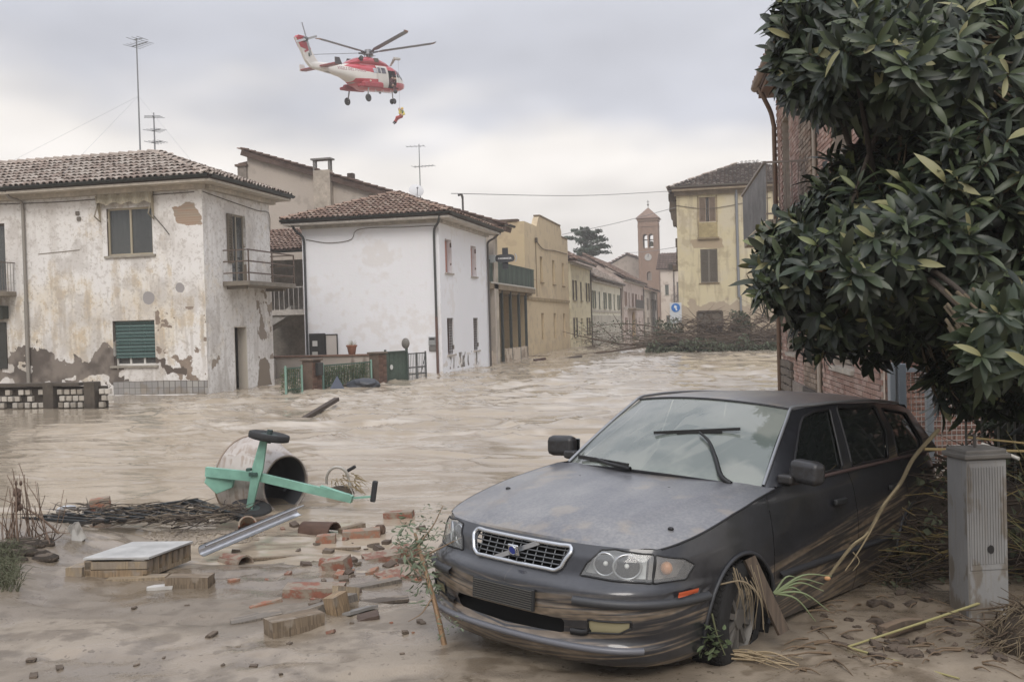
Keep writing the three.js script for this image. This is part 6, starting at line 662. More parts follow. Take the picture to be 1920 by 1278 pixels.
// ---------------------------------------------------------------- rescue helicopter
{
  const D = 92, hub = atDepth(690, 100, D), fw = V(-Math.sin(R(13)), 0, -Math.cos(R(13))), rt = V(Math.cos(R(13)), 0, -Math.sin(R(13))); const A = R(58), nose = rt.clone().multiplyScalar(Math.cos(A)).addScaledVector(fw, Math.sin(A));
  const H = thing('rescue_helicopter', 'red and white rescue helicopter hovering with its side door open', 'helicopter'); H.rotation.order = 'YXZ'; H.rotation.set(0, Math.atan2(-nose.z, nose.x), R(7.5)); H.rotation.order = 'YZX';
  H.scale.setScalar(.95); H.position.copy(hub).sub(V(0, 2.38, 0).applyEuler(H.rotation)); H.updateMatrixWorld();
  const cv = document.createElement('canvas'); cv.width = 2048; cv.height = 724; const c = cv.getContext('2d'); const X = x => (x + 9.5) / 14.7 * 2048, Y = y => 724 - (y + 2) / 5.2 * 724; const poly = (col, pts) => { c.fillStyle = col; c.beginPath(); pts.forEach((p, i) => i ? c.lineTo(X(p[0]), Y(p[1])) : c.moveTo(X(p[0]), Y(p[1]))); c.fill(); };
  c.fillStyle = '#dcd9d2'; c.fillRect(0, 0, 2048, 724); const red = '#b5303c', dred = '#93262f'; poly(red, [[-4.4, .98], [-3.2, 1.3], [-2, 3], [3, 3], [4.4, .35], [2.6, .5], [1.2, .55], [-.4, .42], [-2.4, .6]]); poly(red, [[-3.2, -.15], [-.4, -.12], [2.4, -.28], [5.2, -.3], [5.2, -2], [-4, -2]]); poly('#c9495a', [[-4.0, .98], [-.4, .86], [1.6, .98], [1.6, 1.05], [-.4, .95], [-3.9, 1.06]]); poly('#8f8b84', [[-9, -.1], [-9, -2], [-4, -2], [-3, -.5], [-6.5, .38]]);
  c.fillStyle = '#a0727a'; c.font = 'bold 54px sans-serif'; c.save(); c.translate(X(-5.3), Y(.62)); c.rotate(.055); c.fillText('VIGILI DEL FUOCO', 0, 0, 720); c.restore(); const ct = new THREE.CanvasTexture(cv); ct.colorSpace = THREE.SRGBColorSpace;
  const LIV = new THREE.MeshPhysicalMaterial({ map: ct, roughness: .35, clearcoat: .4, side: THREE.DoubleSide }); const st = [[4.95, -.42, .06, .08], [4.8, -.42, .2, .3], [4.45, -.36, .45, .6], [3.9, -.18, .78, .86], [3.2, .05, 1.08, 1.04], [2.4, .16, 1.25, 1.12], [.5, .16, 1.28, 1.13], [-1.4, .16, 1.26, 1.12], [-2.6, .3, 1.05, .98], [-3.5, .48, .8, .76], [-4.6, .6, .58, .52], [-6, .7, .46, .38], [-7.6, .8, .37, .27], [-8.5, .86, .26, .16], [-8.7, .88, .05, .05]];
  const at = x => { let i = 0; while (i < st.length - 2 && x < st[i + 1][0]) i++; const t = clamp((st[i][0] - x) / (st[i][0] - st[i + 1][0])), s = t * t * (3 - 2 * t) * .35 + t * .65; return [1, 2, 3].map(k => lerp(st[i][k], st[i + 1][k], s)); };
  const P = (x, a, o = 0) => { const [yc, hh, hw] = at(x); const ca = Math.cos(a), sa = Math.sin(a), e = .72; return [x, yc + Math.sign(sa) * Math.pow(Math.abs(sa), e) * (hh + o), Math.sign(ca) * Math.pow(Math.abs(ca), e) * (hw + o)]; };
  const loft = (xs, as, o, skip) => { const G = xs.map(x => as.map(a => P(x, a, o))), pos = G.flat().flat(), I = [], uv = G.flat().flatMap(p => [(p[0] + 9.5) / 14.7, (p[1] + 2) / 5.2]); const m = as.length; for (let i = 0; i < xs.length - 1; i++) for (let j = 0; j < m - 1; j++) { const q = i * m + j; if (skip && skip(...G[i][j].map((v, k) => (v + G[i + 1][j + 1][k]) / 2))) continue; I.push(q, q + 1, q + m, q + 1, q + m + 1, q + m); } const g = new THREE.BufferGeometry(); g.setAttribute('position', new THREE.Float32BufferAttribute(pos, 3)); g.setAttribute('uv', new THREE.Float32BufferAttribute(uv, 2)); g.setIndex(I); g.computeVertexNormals(); return g; };
  obj('fuselage', loft(range(4.95, -8.7, 180), range(-Math.PI, Math.PI, 61), 0, (x, y, z) => z > .5 && x > 1.35 && x < 2.55 && y > -.75 && y < .85), LIV, H, true);
  obj('cabin', [b2(1.0, -.8, -.85, 2.9, .95, .4), b2(.9, -.84, -.9, 2.95, -.78, .95)], mat(0x2c2a2b, .9), H);
  const pane = (x0, x1, a0, a1, m = mat(0x23282c, .1, { clearcoat: 1 })) => obj('window', loft(range(x0, x1, 10), range(a0, a1, 8), .015), m, H, true); pane(3.05, 2.75, .05, .62); pane(3.85, 3.15, .1, .85); pane(4.35, 3.6, .95, 1.5, mat(0x59626a, .1, { clearcoat: 1 })); pane(4.35, 3.6, 1.62, 2.3); pane(.95, .2, .12, .5, mat(0xbfc3c8, .1, { clearcoat: 1 })); pane(-.2, -.85, .12, .5, mat(0xaab0b6, .1, { clearcoat: 1 }));
  obj('sliding_door', loft(range(1.3, -.35, 14), range(-.75, .78, 12), .06), mat(0xd3cfc8, .4), H, true).userData.label = 'white side door slid open'; for (const [a, b] of [[.95, .3], [.15, -.25]]) obj('door_window', loft(range(a, b, 8), range(.12, .55, 6), .075), mat(0x4a4550, .1, { clearcoat: 1 }), H, true);
  // engine cowling
  { const s2 = [[2.7, 1.2, .1, .5], [1.8, 1.42, .34, .72], [.6, 1.6, .5, .8], [-.8, 1.62, .5, .82], [-2.2, 1.5, .42, .74], [-3.2, 1.35, .26, .55], [-3.9, 1.2, .08, .3]]; const pos = [], I = [], uv = [], m = 24; s2.forEach(([x, y, hh, hw], i) => { for (let j = 0; j <= m; j++) { const a = j / m * 6.2832; const yy = y + Math.sin(a) * hh, zz = Math.cos(a) * hw; pos.push(x, yy, zz); uv.push((x + 9.5) / 14.7, .9); if (i < s2.length - 1 && j < m) { const q = i * (m + 1) + j; I.push(q, q + 1, q + m + 1, q + 1, q + m + 2, q + m + 1); } } }); const g = new THREE.BufferGeometry(); g.setAttribute('position', new THREE.Float32BufferAttribute(pos, 3)); g.setAttribute('uv', new THREE.Float32BufferAttribute(uv, 2)); g.setIndex(I); g.computeVertexNormals(); obj('engine_cowling', g, mat(0xa92f3b, .35, { clearcoat: .4 }), H); obj('air_intake', [rb(.7, .4, .12, .05, [.15, 1.75, .76])], mat(0x57503e, .6), H); for (const s of [1, -1]) obj('exhaust', [cyl(.2, .24, .5, 16, [-2.1, 1.75, s * .72], [R(70) * s, 0, .5])], metal(0x3a3634, .6, .7), H); obj('cowling_seam', [beam([1.7, 1.25, .78], [-2.5, 1.22, .84], .03, .04)], mat(0xc98a92, .5), H); }
  for (const s of [1, -1]) { obj('sponson', [rb(3.0, .62, .5, .2, [-1.3, -.72, s * 1.15]), rb(.9, .3, .4, .1, [-2.9, -.85, s * 1.1])], mat(0x9a2b34, .45), H); obj('landing_light', sph(.09, 8, [-1.8, -.4, s * 1.38]), mat(0xd8d0c0, .2), H); const w = obj('main_wheel', [tor(.26, .12, 20, 8, [-2.35, -2.0, s * 1.32]), cyl(.17, .17, .16, 14, [-2.35, -2.0, s * 1.32], [Math.PI / 2, 0, 0])], mat(0x2c2a28, .8), H); obj('strut', [bar([-2.0, -.9, s * 1.2], [-2.3, -1.85, s * 1.25], .07), bar([-2.35, -2.0, s * 1.2], [-2.35, -2.0, s * 1.34], .05)], metal(0x8a8884, .4), w); }
  { const w = obj('nose_wheel', [tor(.19, .09, 18, 8, [3.1, -1.95, .16]), tor(.19, .09, 18, 8, [3.1, -1.95, -.16]), cyl(.12, .12, .44, 12, [3.1, -1.95, 0], [Math.PI / 2, 0, 0])], mat(0x2c2a28, .8), H); obj('strut', bar([3.15, -1.0, 0], [3.1, -1.95, 0], .06), metal(0x8a8884, .4), w); }
  obj('cabin_step', [bar([-1.2, -1.35, 1.25], [1.6, -1.4, 1.25], .035), bar([-1.0, -1.1, 1.15], [-1.0, -1.35, 1.25], .03), bar([.2, -1.1, 1.15], [.2, -1.38, 1.25], .03), bar([1.4, -1.1, 1.15], [1.4, -1.4, 1.25], .03)], mat(0xa9a7a4, .5), H);
  obj('belly_camera', [sph(.22, 12, [2.35, -1.15, 1.0])], mat(0x3a3836, .4), H); obj('belly_antenna', [bx(.3, .25, .04, [.9, -1.2, .2])], mat(0x3a3836, .6), H);
  // fin, tail rotor, stabiliser
  const finp = [[-7.3, .9], [-8.6, .75], [-9.05, 1.2], [-9.95, 3.1], [-9.7, 3.3], [-9.0, 3.25], [-8.55, 2.6], [-7.75, 1.4]]; obj('tail_fin', ext(finp, .2, [], .05).translate(0, 0, -.1), mat(0xd9d6cf, .4), H); obj('fin_tip', ext([[-9.57, 2.3], [-9.98, 3.12], [-9.71, 3.33], [-8.98, 3.28], [-8.52, 2.6], [-8.75, 2.15]], .33, [], .02).translate(0, 0, -.165), mat(0xa8303a, .4), H); obj('fin_stripe', [ext([[-8.38, 2.4], [-8.26, 2.2], [-9.1, 1.85], [-9.2, 1.98]], .32).translate(0, 0, -.16)], mat(0xb34a52, .4), H); obj('fin_crest', rb(.2, .34, .02, .008, [-8.6, 1.7, .165]), mat(0x4a5a4a, .6), H);
  { const t = obj('tail_rotor', [cyl(.22, .22, .3, 14, [-9.2, 2.95, .45], [Math.PI / 2, 0, 0]), sph(.16, 10, [-9.2, 2.95, .62])], mat(0x55575a, .5, { metalness: .5 }), H); for (let k = 0; k < 4; k++) { const a = k * Math.PI / 2 + .25; const g = rb(1.3, .2, .03, .01, [.8, 0, 0]); g.rotateX(.25); g.rotateZ(a); obj('tail_blade', g.translate(-9.2, 2.95, .6), mat(k % 2 ? 0x8f9194 : 0xa9abad, .6), t); } }
  { const s = obj('stabiliser', [ext([[-.45, -2.15], [.35, -2.15], [.5, 0], [.35, 2.15], [-.45, 2.15], [-.5, 0]], .1, [], .03).rotateX(Math.PI / 2).translate(-7.0, .82, 0)], mat(0x8b4a4c, .5), H); for (const q of [1, -1]) obj('end_plate', ext([[-.55, -.1], [.35, -.1], [.1, .5], [-.5, .5]], .05, [], .01).translate(-7.0, .77, q * 2.17 - .025), mat(q > 0 ? 0x3a3334 : 0xcfccc6, .5), s); }
  // main rotor: five blades at rest
  obj('mast', cyl(.16, .3, .8, 14, [0, 2.2, 0]), metal(0x6a6a6c, .5), H); { const h = obj('rotor_hub', [cyl(.42, .5, .3, 18, [0, 2.55, 0]), cyl(.3, .36, .2, 16, [0, 2.78, 0])], mat(0x77777a, .5, { metalness: .5 }), H); for (let k = 0; k < 5; k++) { const a = R(-22 + k * 72) - A * 0; const q = rt.clone().multiplyScalar(Math.cos(a)).addScaledVector(fw, -Math.sin(a)).applyQuaternion(H.quaternion.clone().invert()); const an = Math.atan2(-q.z, q.x); const M = new THREE.Matrix4().makeRotationY(an).multiply(new THREE.Matrix4().makeRotationZ(R(6))).setPosition(0, 2.55, 0); obj('blade_grip', [rb(.8, .16, .22, .04, [.6, .0, 0]).applyMatrix4(M), bar([.2, -.15, .12], [.8, -.05, .14], .035).applyMatrix4(M)], mat(0x55565a, .5, { metalness: .5 }), h); const bl = ext([[.95, -.1], [1.4, -.28], [6.35, -.28], [6.7, -.24], [6.95, -.44], [7.0, -.4], [6.9, .1], [6.5, .28], [1.4, .28], [.95, .1]], .035, [], .008).rotateX(-Math.PI / 2); bl.rotateX(R(-8)); obj('rotor_blade', bl.applyMatrix4(M), mat(0x6c6d70, .5), h); obj('blade_tip', ext([[6.6, -.18], [6.95, -.35], [7.0, -.31], [6.9, .11], [6.6, .21]], .05, [], .009).rotateX(-Math.PI / 2).rotateX(R(-8)).applyMatrix4(M), mat(0x8a6a58, .5), h); } obj('swash_links', [0, 1, 2, 3, 4].map(k => bar([Math.cos(k * 1.257) * .35, 2.05, Math.sin(k * 1.257) * .35], [Math.cos(k * 1.257) * .42, 2.5, Math.sin(k * 1.257) * .42], .03)), metal(0x8c8a88, .4), h); }
  // hoist over the door
  { const w = obj('winch', [rb(.95, .28, .3, .1, [2.5, 1.95, 1.5]), bar([2.2, 1.35, .85], [2.3, 1.9, 1.4], .1), bar([2.0, 1.9, 1.45], [2.2, 1.35, .8], .06)], mat(0xb9b6b0, .5), H); }
  // crew member leaning in the doorway
  { const c2 = [.045, .04, .045], p = thing('person', 'crew member in dark overalls leaning in the helicopter doorway', 'person'); const B = [[[0, .2, 0], [.05, .65, .12], .16, .18], [[.05, .65, .12], [.1, .78, .18], .08, .07], [[.1, .84, .2], [.12, .93, .22], .1, .095], [[-.02, .62, .12], [-.25, .4, .25], .07, .055], [[-.25, .4, .25], [-.1, .2, .35], .05, .04], [[.1, .62, .1], [.3, .45, .25], .07, .055], [[.3, .45, .25], [.35, .7, .35], .05, .04], [[-.05, .15, 0], [.05, .05, .4], .1, .08], [[.05, .05, .4], [.05, -.4, .42], .075, .06], [[.1, .15, 0], [.2, .05, .4], .1, .08], [[.2, .05, .4], [.2, -.4, .42], .075, .06], [[.05, -.42, .42], [.05, -.45, .58], .05, .045], [[.2, -.42, .42], [.2, -.45, .58], .05, .045]]; B.push(...handBones([-.1, .2, .35], [.2, -.8, .4], [0, .3, 1]), ...handBones([.35, .7, .35], [0, 1, .1], [0, 0, 1])); figure(B, .028, (i, q) => i === 2 ? [.45, .3, .24] : i >= 13 ? [.4, .27, .2] : i > 10 ? [.03, .03, .03] : [.09, .03, .035], p); obj('helmet', sph(.125, 14, [.1, .95, .19], [1, .95, 1.05]), mat(0x2b2b30, .3), p); p.position.copy(H.localToWorld(V(1.9, -.72, .75))); p.rotation.y = H.rotation.y; }
  // rescuer on the hook, jackknifed in the harness
  const hook = H.localToWorld(V(2.72, 1.78, 1.5)), feet = atDepth(729, 211, hook.clone().sub(camera.position).dot(V(0, 0, -1).applyQuaternion(camera.quaternion))); const len = hook.y - feet.y - .42;
  const cb = thing('winch_cable', 'thin steel winch cable hanging from the helicopter', 'cable', hook.toArray()); obj('cable', bar([0, 0, 0], [0, -len, 0], .014, .014, 5), mat(0x9b9b9e, .5), cb); obj('hook', [tor(.05, .014, 14, 6, [0, -len - .05, 0]), sph(.04, 8, [0, -len, 0])], metal(0x55565a, .4), cb);
  const p = thing('person', 'rescuer in yellow helmet and red trousers hanging from the winch cable', 'person', [hook.x, hook.y - len - .1, hook.z], R(13)); const yel = [.62, .5, .1], rd = [.45, .07, .06], dk = [.05, .05, .05], grn = [.12, .2, .1];
  const B = [[[.12, -.62, 0], [.18, -.28, .02], .165, .185], [[.18, -.28, .02], [.2, -.15, .02], .09, .075], [[.22, -.08, .04], [.24, .02, .06], .1, .095], [[.02, -.28, .08], [-.02, -.42, .22], .075, .06], [[-.02, -.42, .22], [-.03, -.12, .2], .055, .042], [[.34, -.28, .02], [.42, -.5, .1], .075, .06], [[.42, -.5, .1], [.3, -.58, .26], .055, .042], [[.06, -.68, .08], [-.28, -.78, .2], .12, .09], [[-.28, -.78, .2], [-.5, -1.14, .16], .085, .06], [[.12, -.7, -.08], [-.2, -.86, -.02], .12, .09], [[-.2, -.86, -.02], [-.42, -1.2, -.06], .085, .06], [[-.5, -1.16, .16], [-.6, -1.24, .2], .06, .05], [[-.42, -1.22, -.06], [-.52, -1.3, -.04], .06, .05]]; B.push(...handBones([-.03, -.12, .2], [0, 1, -.1], [0, 0, 1]), ...handBones([.3, -.58, .26], [-1, .1, .3], [0, 0, 1]));
  figure(B, .026, (i, q) => i === 2 ? [.5, .34, .26] : i >= 13 ? [.5, .34, .26] : i >= 11 ? dk : i >= 7 ? rd : i === 0 ? (q.y < -.5 ? rd : (q.x > .2 ? grn : yel)) : yel, p);
  obj('helmet', [sph(.135, 16, [.225, .04, .04], [1, .9, 1.05])], mat(0xd9b53a, .35), p); obj('harness', [tube([[.0, .06, .08], [.05, -.2, .2], [.1, -.5, .2], [-.02, -.7, .2]], .025, 14, 5), tube([[.0, .06, .08], [.2, -.25, .22], [.28, -.5, .16]], .025, 12, 5), tor(.19, .025, 20, 6, [.14, -.52, 0], [Math.PI / 2, .2, 0])], mat(0x33352f, .7), p); obj('boots', [rb(.26, .11, .11, .04, [-.58, -1.24, .18], [0, .2, .6]), rb(.26, .11, .11, .04, [-.5, -1.3, -.05], [0, 0, .6])], mat(0x232120, .7), p);
}
// ---------------------------------------------------------------- overturned concrete mixer
{
  const o = gp(505, 945, 0); const t = thing('concrete_mixer', 'overturned concrete mixer with white drum and mint green frame in the water', 'concrete mixer', [o.x, 0, o.z], R(13));
  t.updateMatrixWorld(); const D0 = o.clone().sub(camera.position).dot(V(0, 0, -1).applyQuaternion(camera.quaternion)); const L = (x, y, z = 0) => t.worldToLocal(atDepth(x, y, D0 - z)).toArray(); const mint = mat(0x8dc0ae, .55, { map: T_mott05, metalness: .1 }), drumM = new THREE.MeshPhysicalMaterial({ roughness: .7, bumpMap: T_grain2, bumpScale: .004, side: THREE.DoubleSide, map: tex(256, 256, (u, v) => { const n = wrapn(u, v, 6, 5), s = vn(u * 60, v * 4); let c = mixc([164, 155, 147], [192, 186, 180], n); return mixc(c, [134, 118, 104], .55 * sstep(.45, .7, wrapn(u + .3, v, 12, 4) * .7 + s * .3)); }) });
  const ax = V(.80, -.05, .60).normalize(), base = V(...L(446, 890, -.40)); const Q = new THREE.Quaternion().setFromUnitVectors(V(0, 1, 0), ax); const put = g => g.applyQuaternion(Q).translate(base.x, base.y, base.z); const lat = pts => new THREE.LatheGeometry(pts.map(p => new THREE.Vector2(p[0] * 1.07, p[1])), 40);
  obj('drum_back', put(lat([[0, -.12], [.2, -.12], [.26, -.08], [.405, .17]])), mat(0xdad8d4, .5, { map: T_mudspl }), t); const dr = obj('drum', put(lat([[.405, .17], [.425, .19], [.425, .4], [.415, .42], [.285, .80], [.295, .815], [.27, .815], [.395, .42], [.405, .2], [.38, .17]])), drumM, t); for (const h of [.185]) obj('drum_hoop', put(tor(.458, .011, 40, 6, [0, 0, 0], [Math.PI / 2, 0, 0]).translate(0, h, 0)), mat(0x8f8072, .7), dr); obj('drum_inside', put(lat([[0, .02], [.25, .04], [.37, .2], [.38, .4], [.27, .79]])), mat(0x4a4c50, .7), dr); for (const a of [.6, 2.7, 4.6]) obj('mixing_blade', put(bx(.03, .42, .14, [.28, .38, 0], [0, 0, .3]).rotateY(a)), mat(0x3f4248, .6), dr);
  const fz = .44; obj('frame_beam', [beam(L(386, 884, fz - .1), L(472, 893, fz), .05, .1, [0, 1, 0])], mint, t); obj('frame_beam', [beam(L(482, 893, fz + .01), L(655, 934, fz + .14), .05, .085), beam(L(600, 916, fz + .08), L(660, 936, fz + .15), .06, .075)], mint, t);
  obj('frame_end', [ext([[0, 0], [.3, .02], [.26, -.12], [.1, -.18], [-.02, -.06]], .06, [], .006).translate(...L(390, 892, fz - .16))], mint, t); obj('frame_stub', [beam(L(655, 934, fz + .14), L(695, 931, fz + .16), .02, .02)], mint, t);
  obj('axle_plate', [ext([[-.028, .40], [.028, .40], [.05, .06], [.035, -.08], [.025, -.42], [-.028, -.42], [-.045, -.1], [-.055, .06]], .035, [], .005).rotateZ(-.235).translate(...L(482, 888, fz + .04))], mint, t); obj('axle_bracket', [rb(.09, .035, .03, .006, L(474, 889, fz + .1)), rb(.05, .03, .06, .006, L(466, 880, fz + .1))], mat(0x2f4a42, .6), t);
  for (const [x, y, rx] of [[504, 818, 1], [470, 955, -1]]) { const w = new THREE.Group(); w.name = 'wheel'; w.position.set(...L(x, y, fz + .02)); w.rotation.set(rx > 0 ? -.02 : .2, 0, -.2); t.add(w); obj('tyre', new THREE.LatheGeometry([[.09, -.028], [.19, -.036], [.21, -.03], [.214, 0], [.21, .03], [.19, .036], [.09, .028]].map(p => new THREE.Vector2(...p)), 32), mat(0x2b2b2b, .85, { bumpMap: T_grain2, bumpScale: .003 }), w); obj('hub', [cyl(.095, .095, .05, 20), cyl(.03, .03, .14, 12, [0, .0, 0])], mat(0x3a4644, .7), w); }
  obj('foot', rb(.055, .22, .05, .012, L(701, 921, fz + .16), [0, 0, -.16]), mat(0x26282a, .7), t);
}
{ const o = gp(640, 925, 0); const t = thing('bent_hoop', 'bent pale metal hoop with black grip and straw tangled in it', 'scrap metal', [o.x, 0, o.z], R(13)); obj('hoop', tube(range(.1, 3.3, 12).map(a => [-.04 + Math.cos(a) * .13, .14 + Math.sin(a) * .17, Math.sin(a) * .03]).reverse().concat([[.12, .02, .03], [.16, -.06, .05]]), .016, 40, 7), mat(0xa9a69e, .5, { metalness: .3 }), t); obj('grip', bar([.08, .26, .0], [.17, .31, .02], .02, .02, 8), mat(0x242424, .7), t); stuff(obj('straw', twigs(70, () => [rr(-.12, .2), rr(0, .22), rr(-.1, .1)], [.08, .26], [.004, .008], { dir: [.5, -.4, .2] }), mat(0x8b7b5c, .95), t)); obj('clod', sph(.13, 12, [-.02, .0, 0], [1.3, .7, 1]), grain(0x5d5245, .95, .03), t); }
{ const a = gp(562, 784, 0), b = gp(632, 770, 0); const o = obj('floating_plank', beam([a.x, -.06, a.z], [b.x, .27, b.z], .12, .08), wood(0x5f5650)); tag(o, 'dark plank sticking up out of the open flood water', 'plank'); }
// ---------------------------------------------------------------- rubble on the mud in front
function lay(name, label, cat, px, py, dims, rot, m, o = {}) { if (dims[0] > dims[2] && !o.geo) { dims = [dims[2], dims[1], dims[0]]; rot = [-(rot[2] || 0), (rot[1] || 0) + Math.PI / 2, rot[0] || 0]; } const p = gp(px, py); const t = thing(name, label, cat, [p.x, p.y + (o.dy ?? dims[1] * .28), p.z], R(13) + (rot[1] || 0), o.group); t.rotation.order = 'YXZ'; t.rotation.x = rot[0] || 0; t.rotation.z = rot[2] || 0; const g = o.geo || chip(dims, o.r ?? .006, o.rough ?? .006); obj(o.part || 'body', g, m, t); return t; }
function chip(d, r, amp) { const g = new THREE.BoxGeometry(d[0], d[1], d[2], 5, 3, 4), P = g.attributes.position, s = rnd() * 50; for (let i = 0; i < P.count; i++) { const x = P.getX(i), y = P.getY(i), z = P.getZ(i); const ex = Math.abs(x) > d[0] * .49, ey = Math.abs(y) > d[1] * .49, ez = Math.abs(z) > d[2] * .49; const c = (ex + ey + ez >= 2) ? 1 - r * .5 / Math.max(...d) * (1 + h2(i, 3)) : 1; const n = (fbm(x * 14 + s, z * 14 + y * 9, 3) - .5) * amp * 2; P.setXYZ(i, x * c + n * (ex ? 1 : .2), y * c + n * .6, z * c + n * (ez ? 1 : .2)); } g.computeVertexNormals(); return toCreasedNormals(g.toNonIndexed(), .6); }
const brickM = [[158, 104, 80], [142, 92, 74], [164, 118, 94], [132, 90, 74]].map((c, i) => new THREE.MeshPhysicalMaterial({ roughness: .8, bumpMap: T_grain2, bumpScale: .008, map: tex(256, 256, (u, v) => { const n = wrapn(u + i * .3, v, 5, 5), q = wrapn(u, v + i * .2, 20, 3); return mixc(mixc(c, [c[0] * .8, c[1] * .8, c[2] * .8], q), mixc([126, 114, 100], [146, 134, 119], q), sstep(.33, .54, n * .7 + q * .3)); }, { rep: [3, 3] }) })), muddyW = c => new THREE.MeshPhysicalMaterial({ roughness: .8, bumpMap: T_wood, bumpScale: .004, map: tex(256, 256, (u, v) => { const n = wrapn(u, v, 5, 5), q = wrapn(u, v, 20, 3), g = vn(u * 90, v * 5); return mixc(mixc(c, [c[0] * .68, c[1] * .68, c[2] * .68], g), mixc([120, 109, 96], [142, 131, 117], q), .9 * sstep(.45, .62, n * .7 + q * .3)); }, { rep: [2.4, 1.4] }) }), woodM = [[154, 132, 104], [132, 116, 96], [166, 148, 122]].map(muddyW), greyW = muddyW([128, 120, 110]);
const coppo = (r, L, arc = Math.PI) => { const g = new THREE.CylinderGeometry(r, r * .85, L, 14, 1, true, -arc / 2, arc), g2 = new THREE.CylinderGeometry(r - .014, r * .85 - .014, L, 14, 1, true, -arc / 2, arc); const m = []; for (const s of [-1, 1]) { const q = new THREE.RingGeometry((s > 0 ? r : r * .85) - .014, s > 0 ? r : r * .85, 14, 1, -Math.PI / 2 - arc / 2 + Math.PI, arc); q.rotateX(Math.PI / 2); q.rotateY(0); q.translate(0, s * L / 2, 0); m.push(q); } return join([g, g2, ...m].map(q => q.rotateX(Math.PI / 2).rotateZ(Math.PI / 2 * 0).rotateX(0))).rotateZ(Math.PI); };
for (const [lab, px, py, d, rot, m] of [['broken grey plank half sunk beside the long clay block', 690, 1100, [.5, .03, .09], [.04, .5, .03], greyW], ['splintered lath lying over the half brick', 640, 1030, [.38, .02, .04], [0, -.4, .1], woodM[1]], ['thin brown lath pointing at the zinc gutter', 520, 1046, [.42, .02, .045], [.05, .25, -.03], woodM[1]], ['mud-caked timber stub beside the dark tile', 660, 996, [.26, .07, .08], [0, .7, .1], woodM[1]], ['flat terracotta tile slab sunk near the leafy branch', 745, 1078, [.3, .03, .22], [.12, .6, .1], brickM[3]], ['grey plank end rising from the puddle by the beam', 480, 1160, [.32, .025, .1], [.1, .35, .08], greyW], ['broken clay block with dark end near the bumper branch', 760, 1040, [.24, .1, .13], [.1, -.5, .15], brickM[3]], ['dark wet board lying flat by the clods', 720, 1128, [.34, .02, .1], [.02, .25, .02], muddyW([96, 86, 76])]]) lay('plank', lab, 'debris', px, py, d, rot, m);
{ // pale board nailed on a slatted timber frame
  const p = gp(262, 1068), t = thing('board_on_slats', 'white board on a slatted timber frame, like a broken cabinet door', 'board', [p.x, p.y + .0, p.z], R(13) + .06); t.rotation.x = -.02; t.rotation.z = -.03; const W = .46, Dp = .62; const sk = g => { const P = g.attributes.position; for (let i = 0; i < P.count; i++) P.setX(i, P.getX(i) - P.getZ(i) * .28); g.computeVertexNormals(); return g; };
  const body = [woodM[0], woodM[2]]; obj('board', sk(chip([W + .03, .016, Dp], .002, .003).translate(.0, .155, 0)), grain(0xcfcfcd, .7, .003), t); for (let i = 0; i < 2; i++) obj('timber_side', sk(bx(W, .055, .03, [0, .04 + i * .062, Dp / 2 - .015])), body[i], t); for (let i = 0; i < 7; i++) obj('slat', sk(bx(.035, .1, .05, [W / 2 - .02, .085, Dp / 2 - .06 - i * .085])), body[i % 2], t); obj('timber_side', sk(bx(.03, .03, Dp, [W / 2 - .015, .02, 0])), body[1], t); obj('timber_side', sk(bx(.05, .11, Dp, [-W / 2 + .02, .085, 0])), body[0], t); obj('timber_end', sk(bx(W, .11, .03, [0, .085, -Dp / 2 + .02])), body[1], t); obj('side_board', sk(bx(.12, .07, .5, [-W / 2 - .07, .06, .08])), woodM[2], t); }
lay('timber_board', 'thin pale board lying under the slatted timber frame', 'board', 258, 1086, [.44, .03, .12], [0, .05, 0], woodM[2]);
lay('timber_block', 'squared brown timber block with rounded end beside the white board', 'timber', 356, 1098, [.33, .1, .14], [0, -.06, 0], woodM[1], { r: .012 });
lay('plastic_scrap', 'crumpled white plastic scrap beside the timber block', 'plastic', 300, 1104, [.18, .03, .08], [0, .2, 0], mat(0xb5b2ac, .6), { rough: .02 });
{ const a = gp(384, 1056), b = gp(562, 1000); const d = b.clone().sub(a), L = d.length() * 1.04; const t = thing('metal_gutter', 'length of shiny zinc gutter lying across the broken tiles', 'gutter', [(a.x + b.x) / 2, .15, (a.z + b.z) / 2], Math.atan2(-d.z, d.x)); t.rotation.z = .09; const g = new THREE.CylinderGeometry(.05, .05, L, 18, 1, true, 0, Math.PI * 1.1), g2 = new THREE.CylinderGeometry(.047, .047, L, 18, 1, true, 0, Math.PI * 1.1); obj('trough', [g.rotateZ(Math.PI / 2).rotateX(-1.9), g2.rotateZ(Math.PI / 2).rotateX(-1.9)], metal(0xd4d7da, .3, .85, { bumpMap: T_grain2, bumpScale: .002 }), t); obj('bead', [bar([-L / 2, .04, .036], [L / 2, .04, .036], .009)], metal(0xb9bcbf, .3, .9), t); }
lay('roof_tile', 'upright orange roof tile at the end of the zinc gutter', 'roof tile', 462, 1004, [.2, .12, .3], [-.5, .35, .2], brickM[0], { geo: coppo(.085, .34), dy: .05 });
lay('roof_tile', 'curved brown roof tile lying below the zinc gutter', 'roof tile', 440, 1054, [.2, .1, .3], [0, .9, .1], brickM[3], { geo: coppo(.085, .28), dy: -.01 });
lay('roof_tile', 'dark curved roof tile arched over rubble in the shallows', 'roof tile', 598, 998, [.2, .1, .3], [0, 1.1, .1], grain(0x6d5549, .9), { geo: coppo(.11, .36), dy: 0 });
lay('stone', 'flat brown stone behind the upright roof tile', 'stone', 497, 982, [.24, .09, .16], [0, .1, .1], grain(0x83705f, .9, .02), { r: .03, rough: .02 });
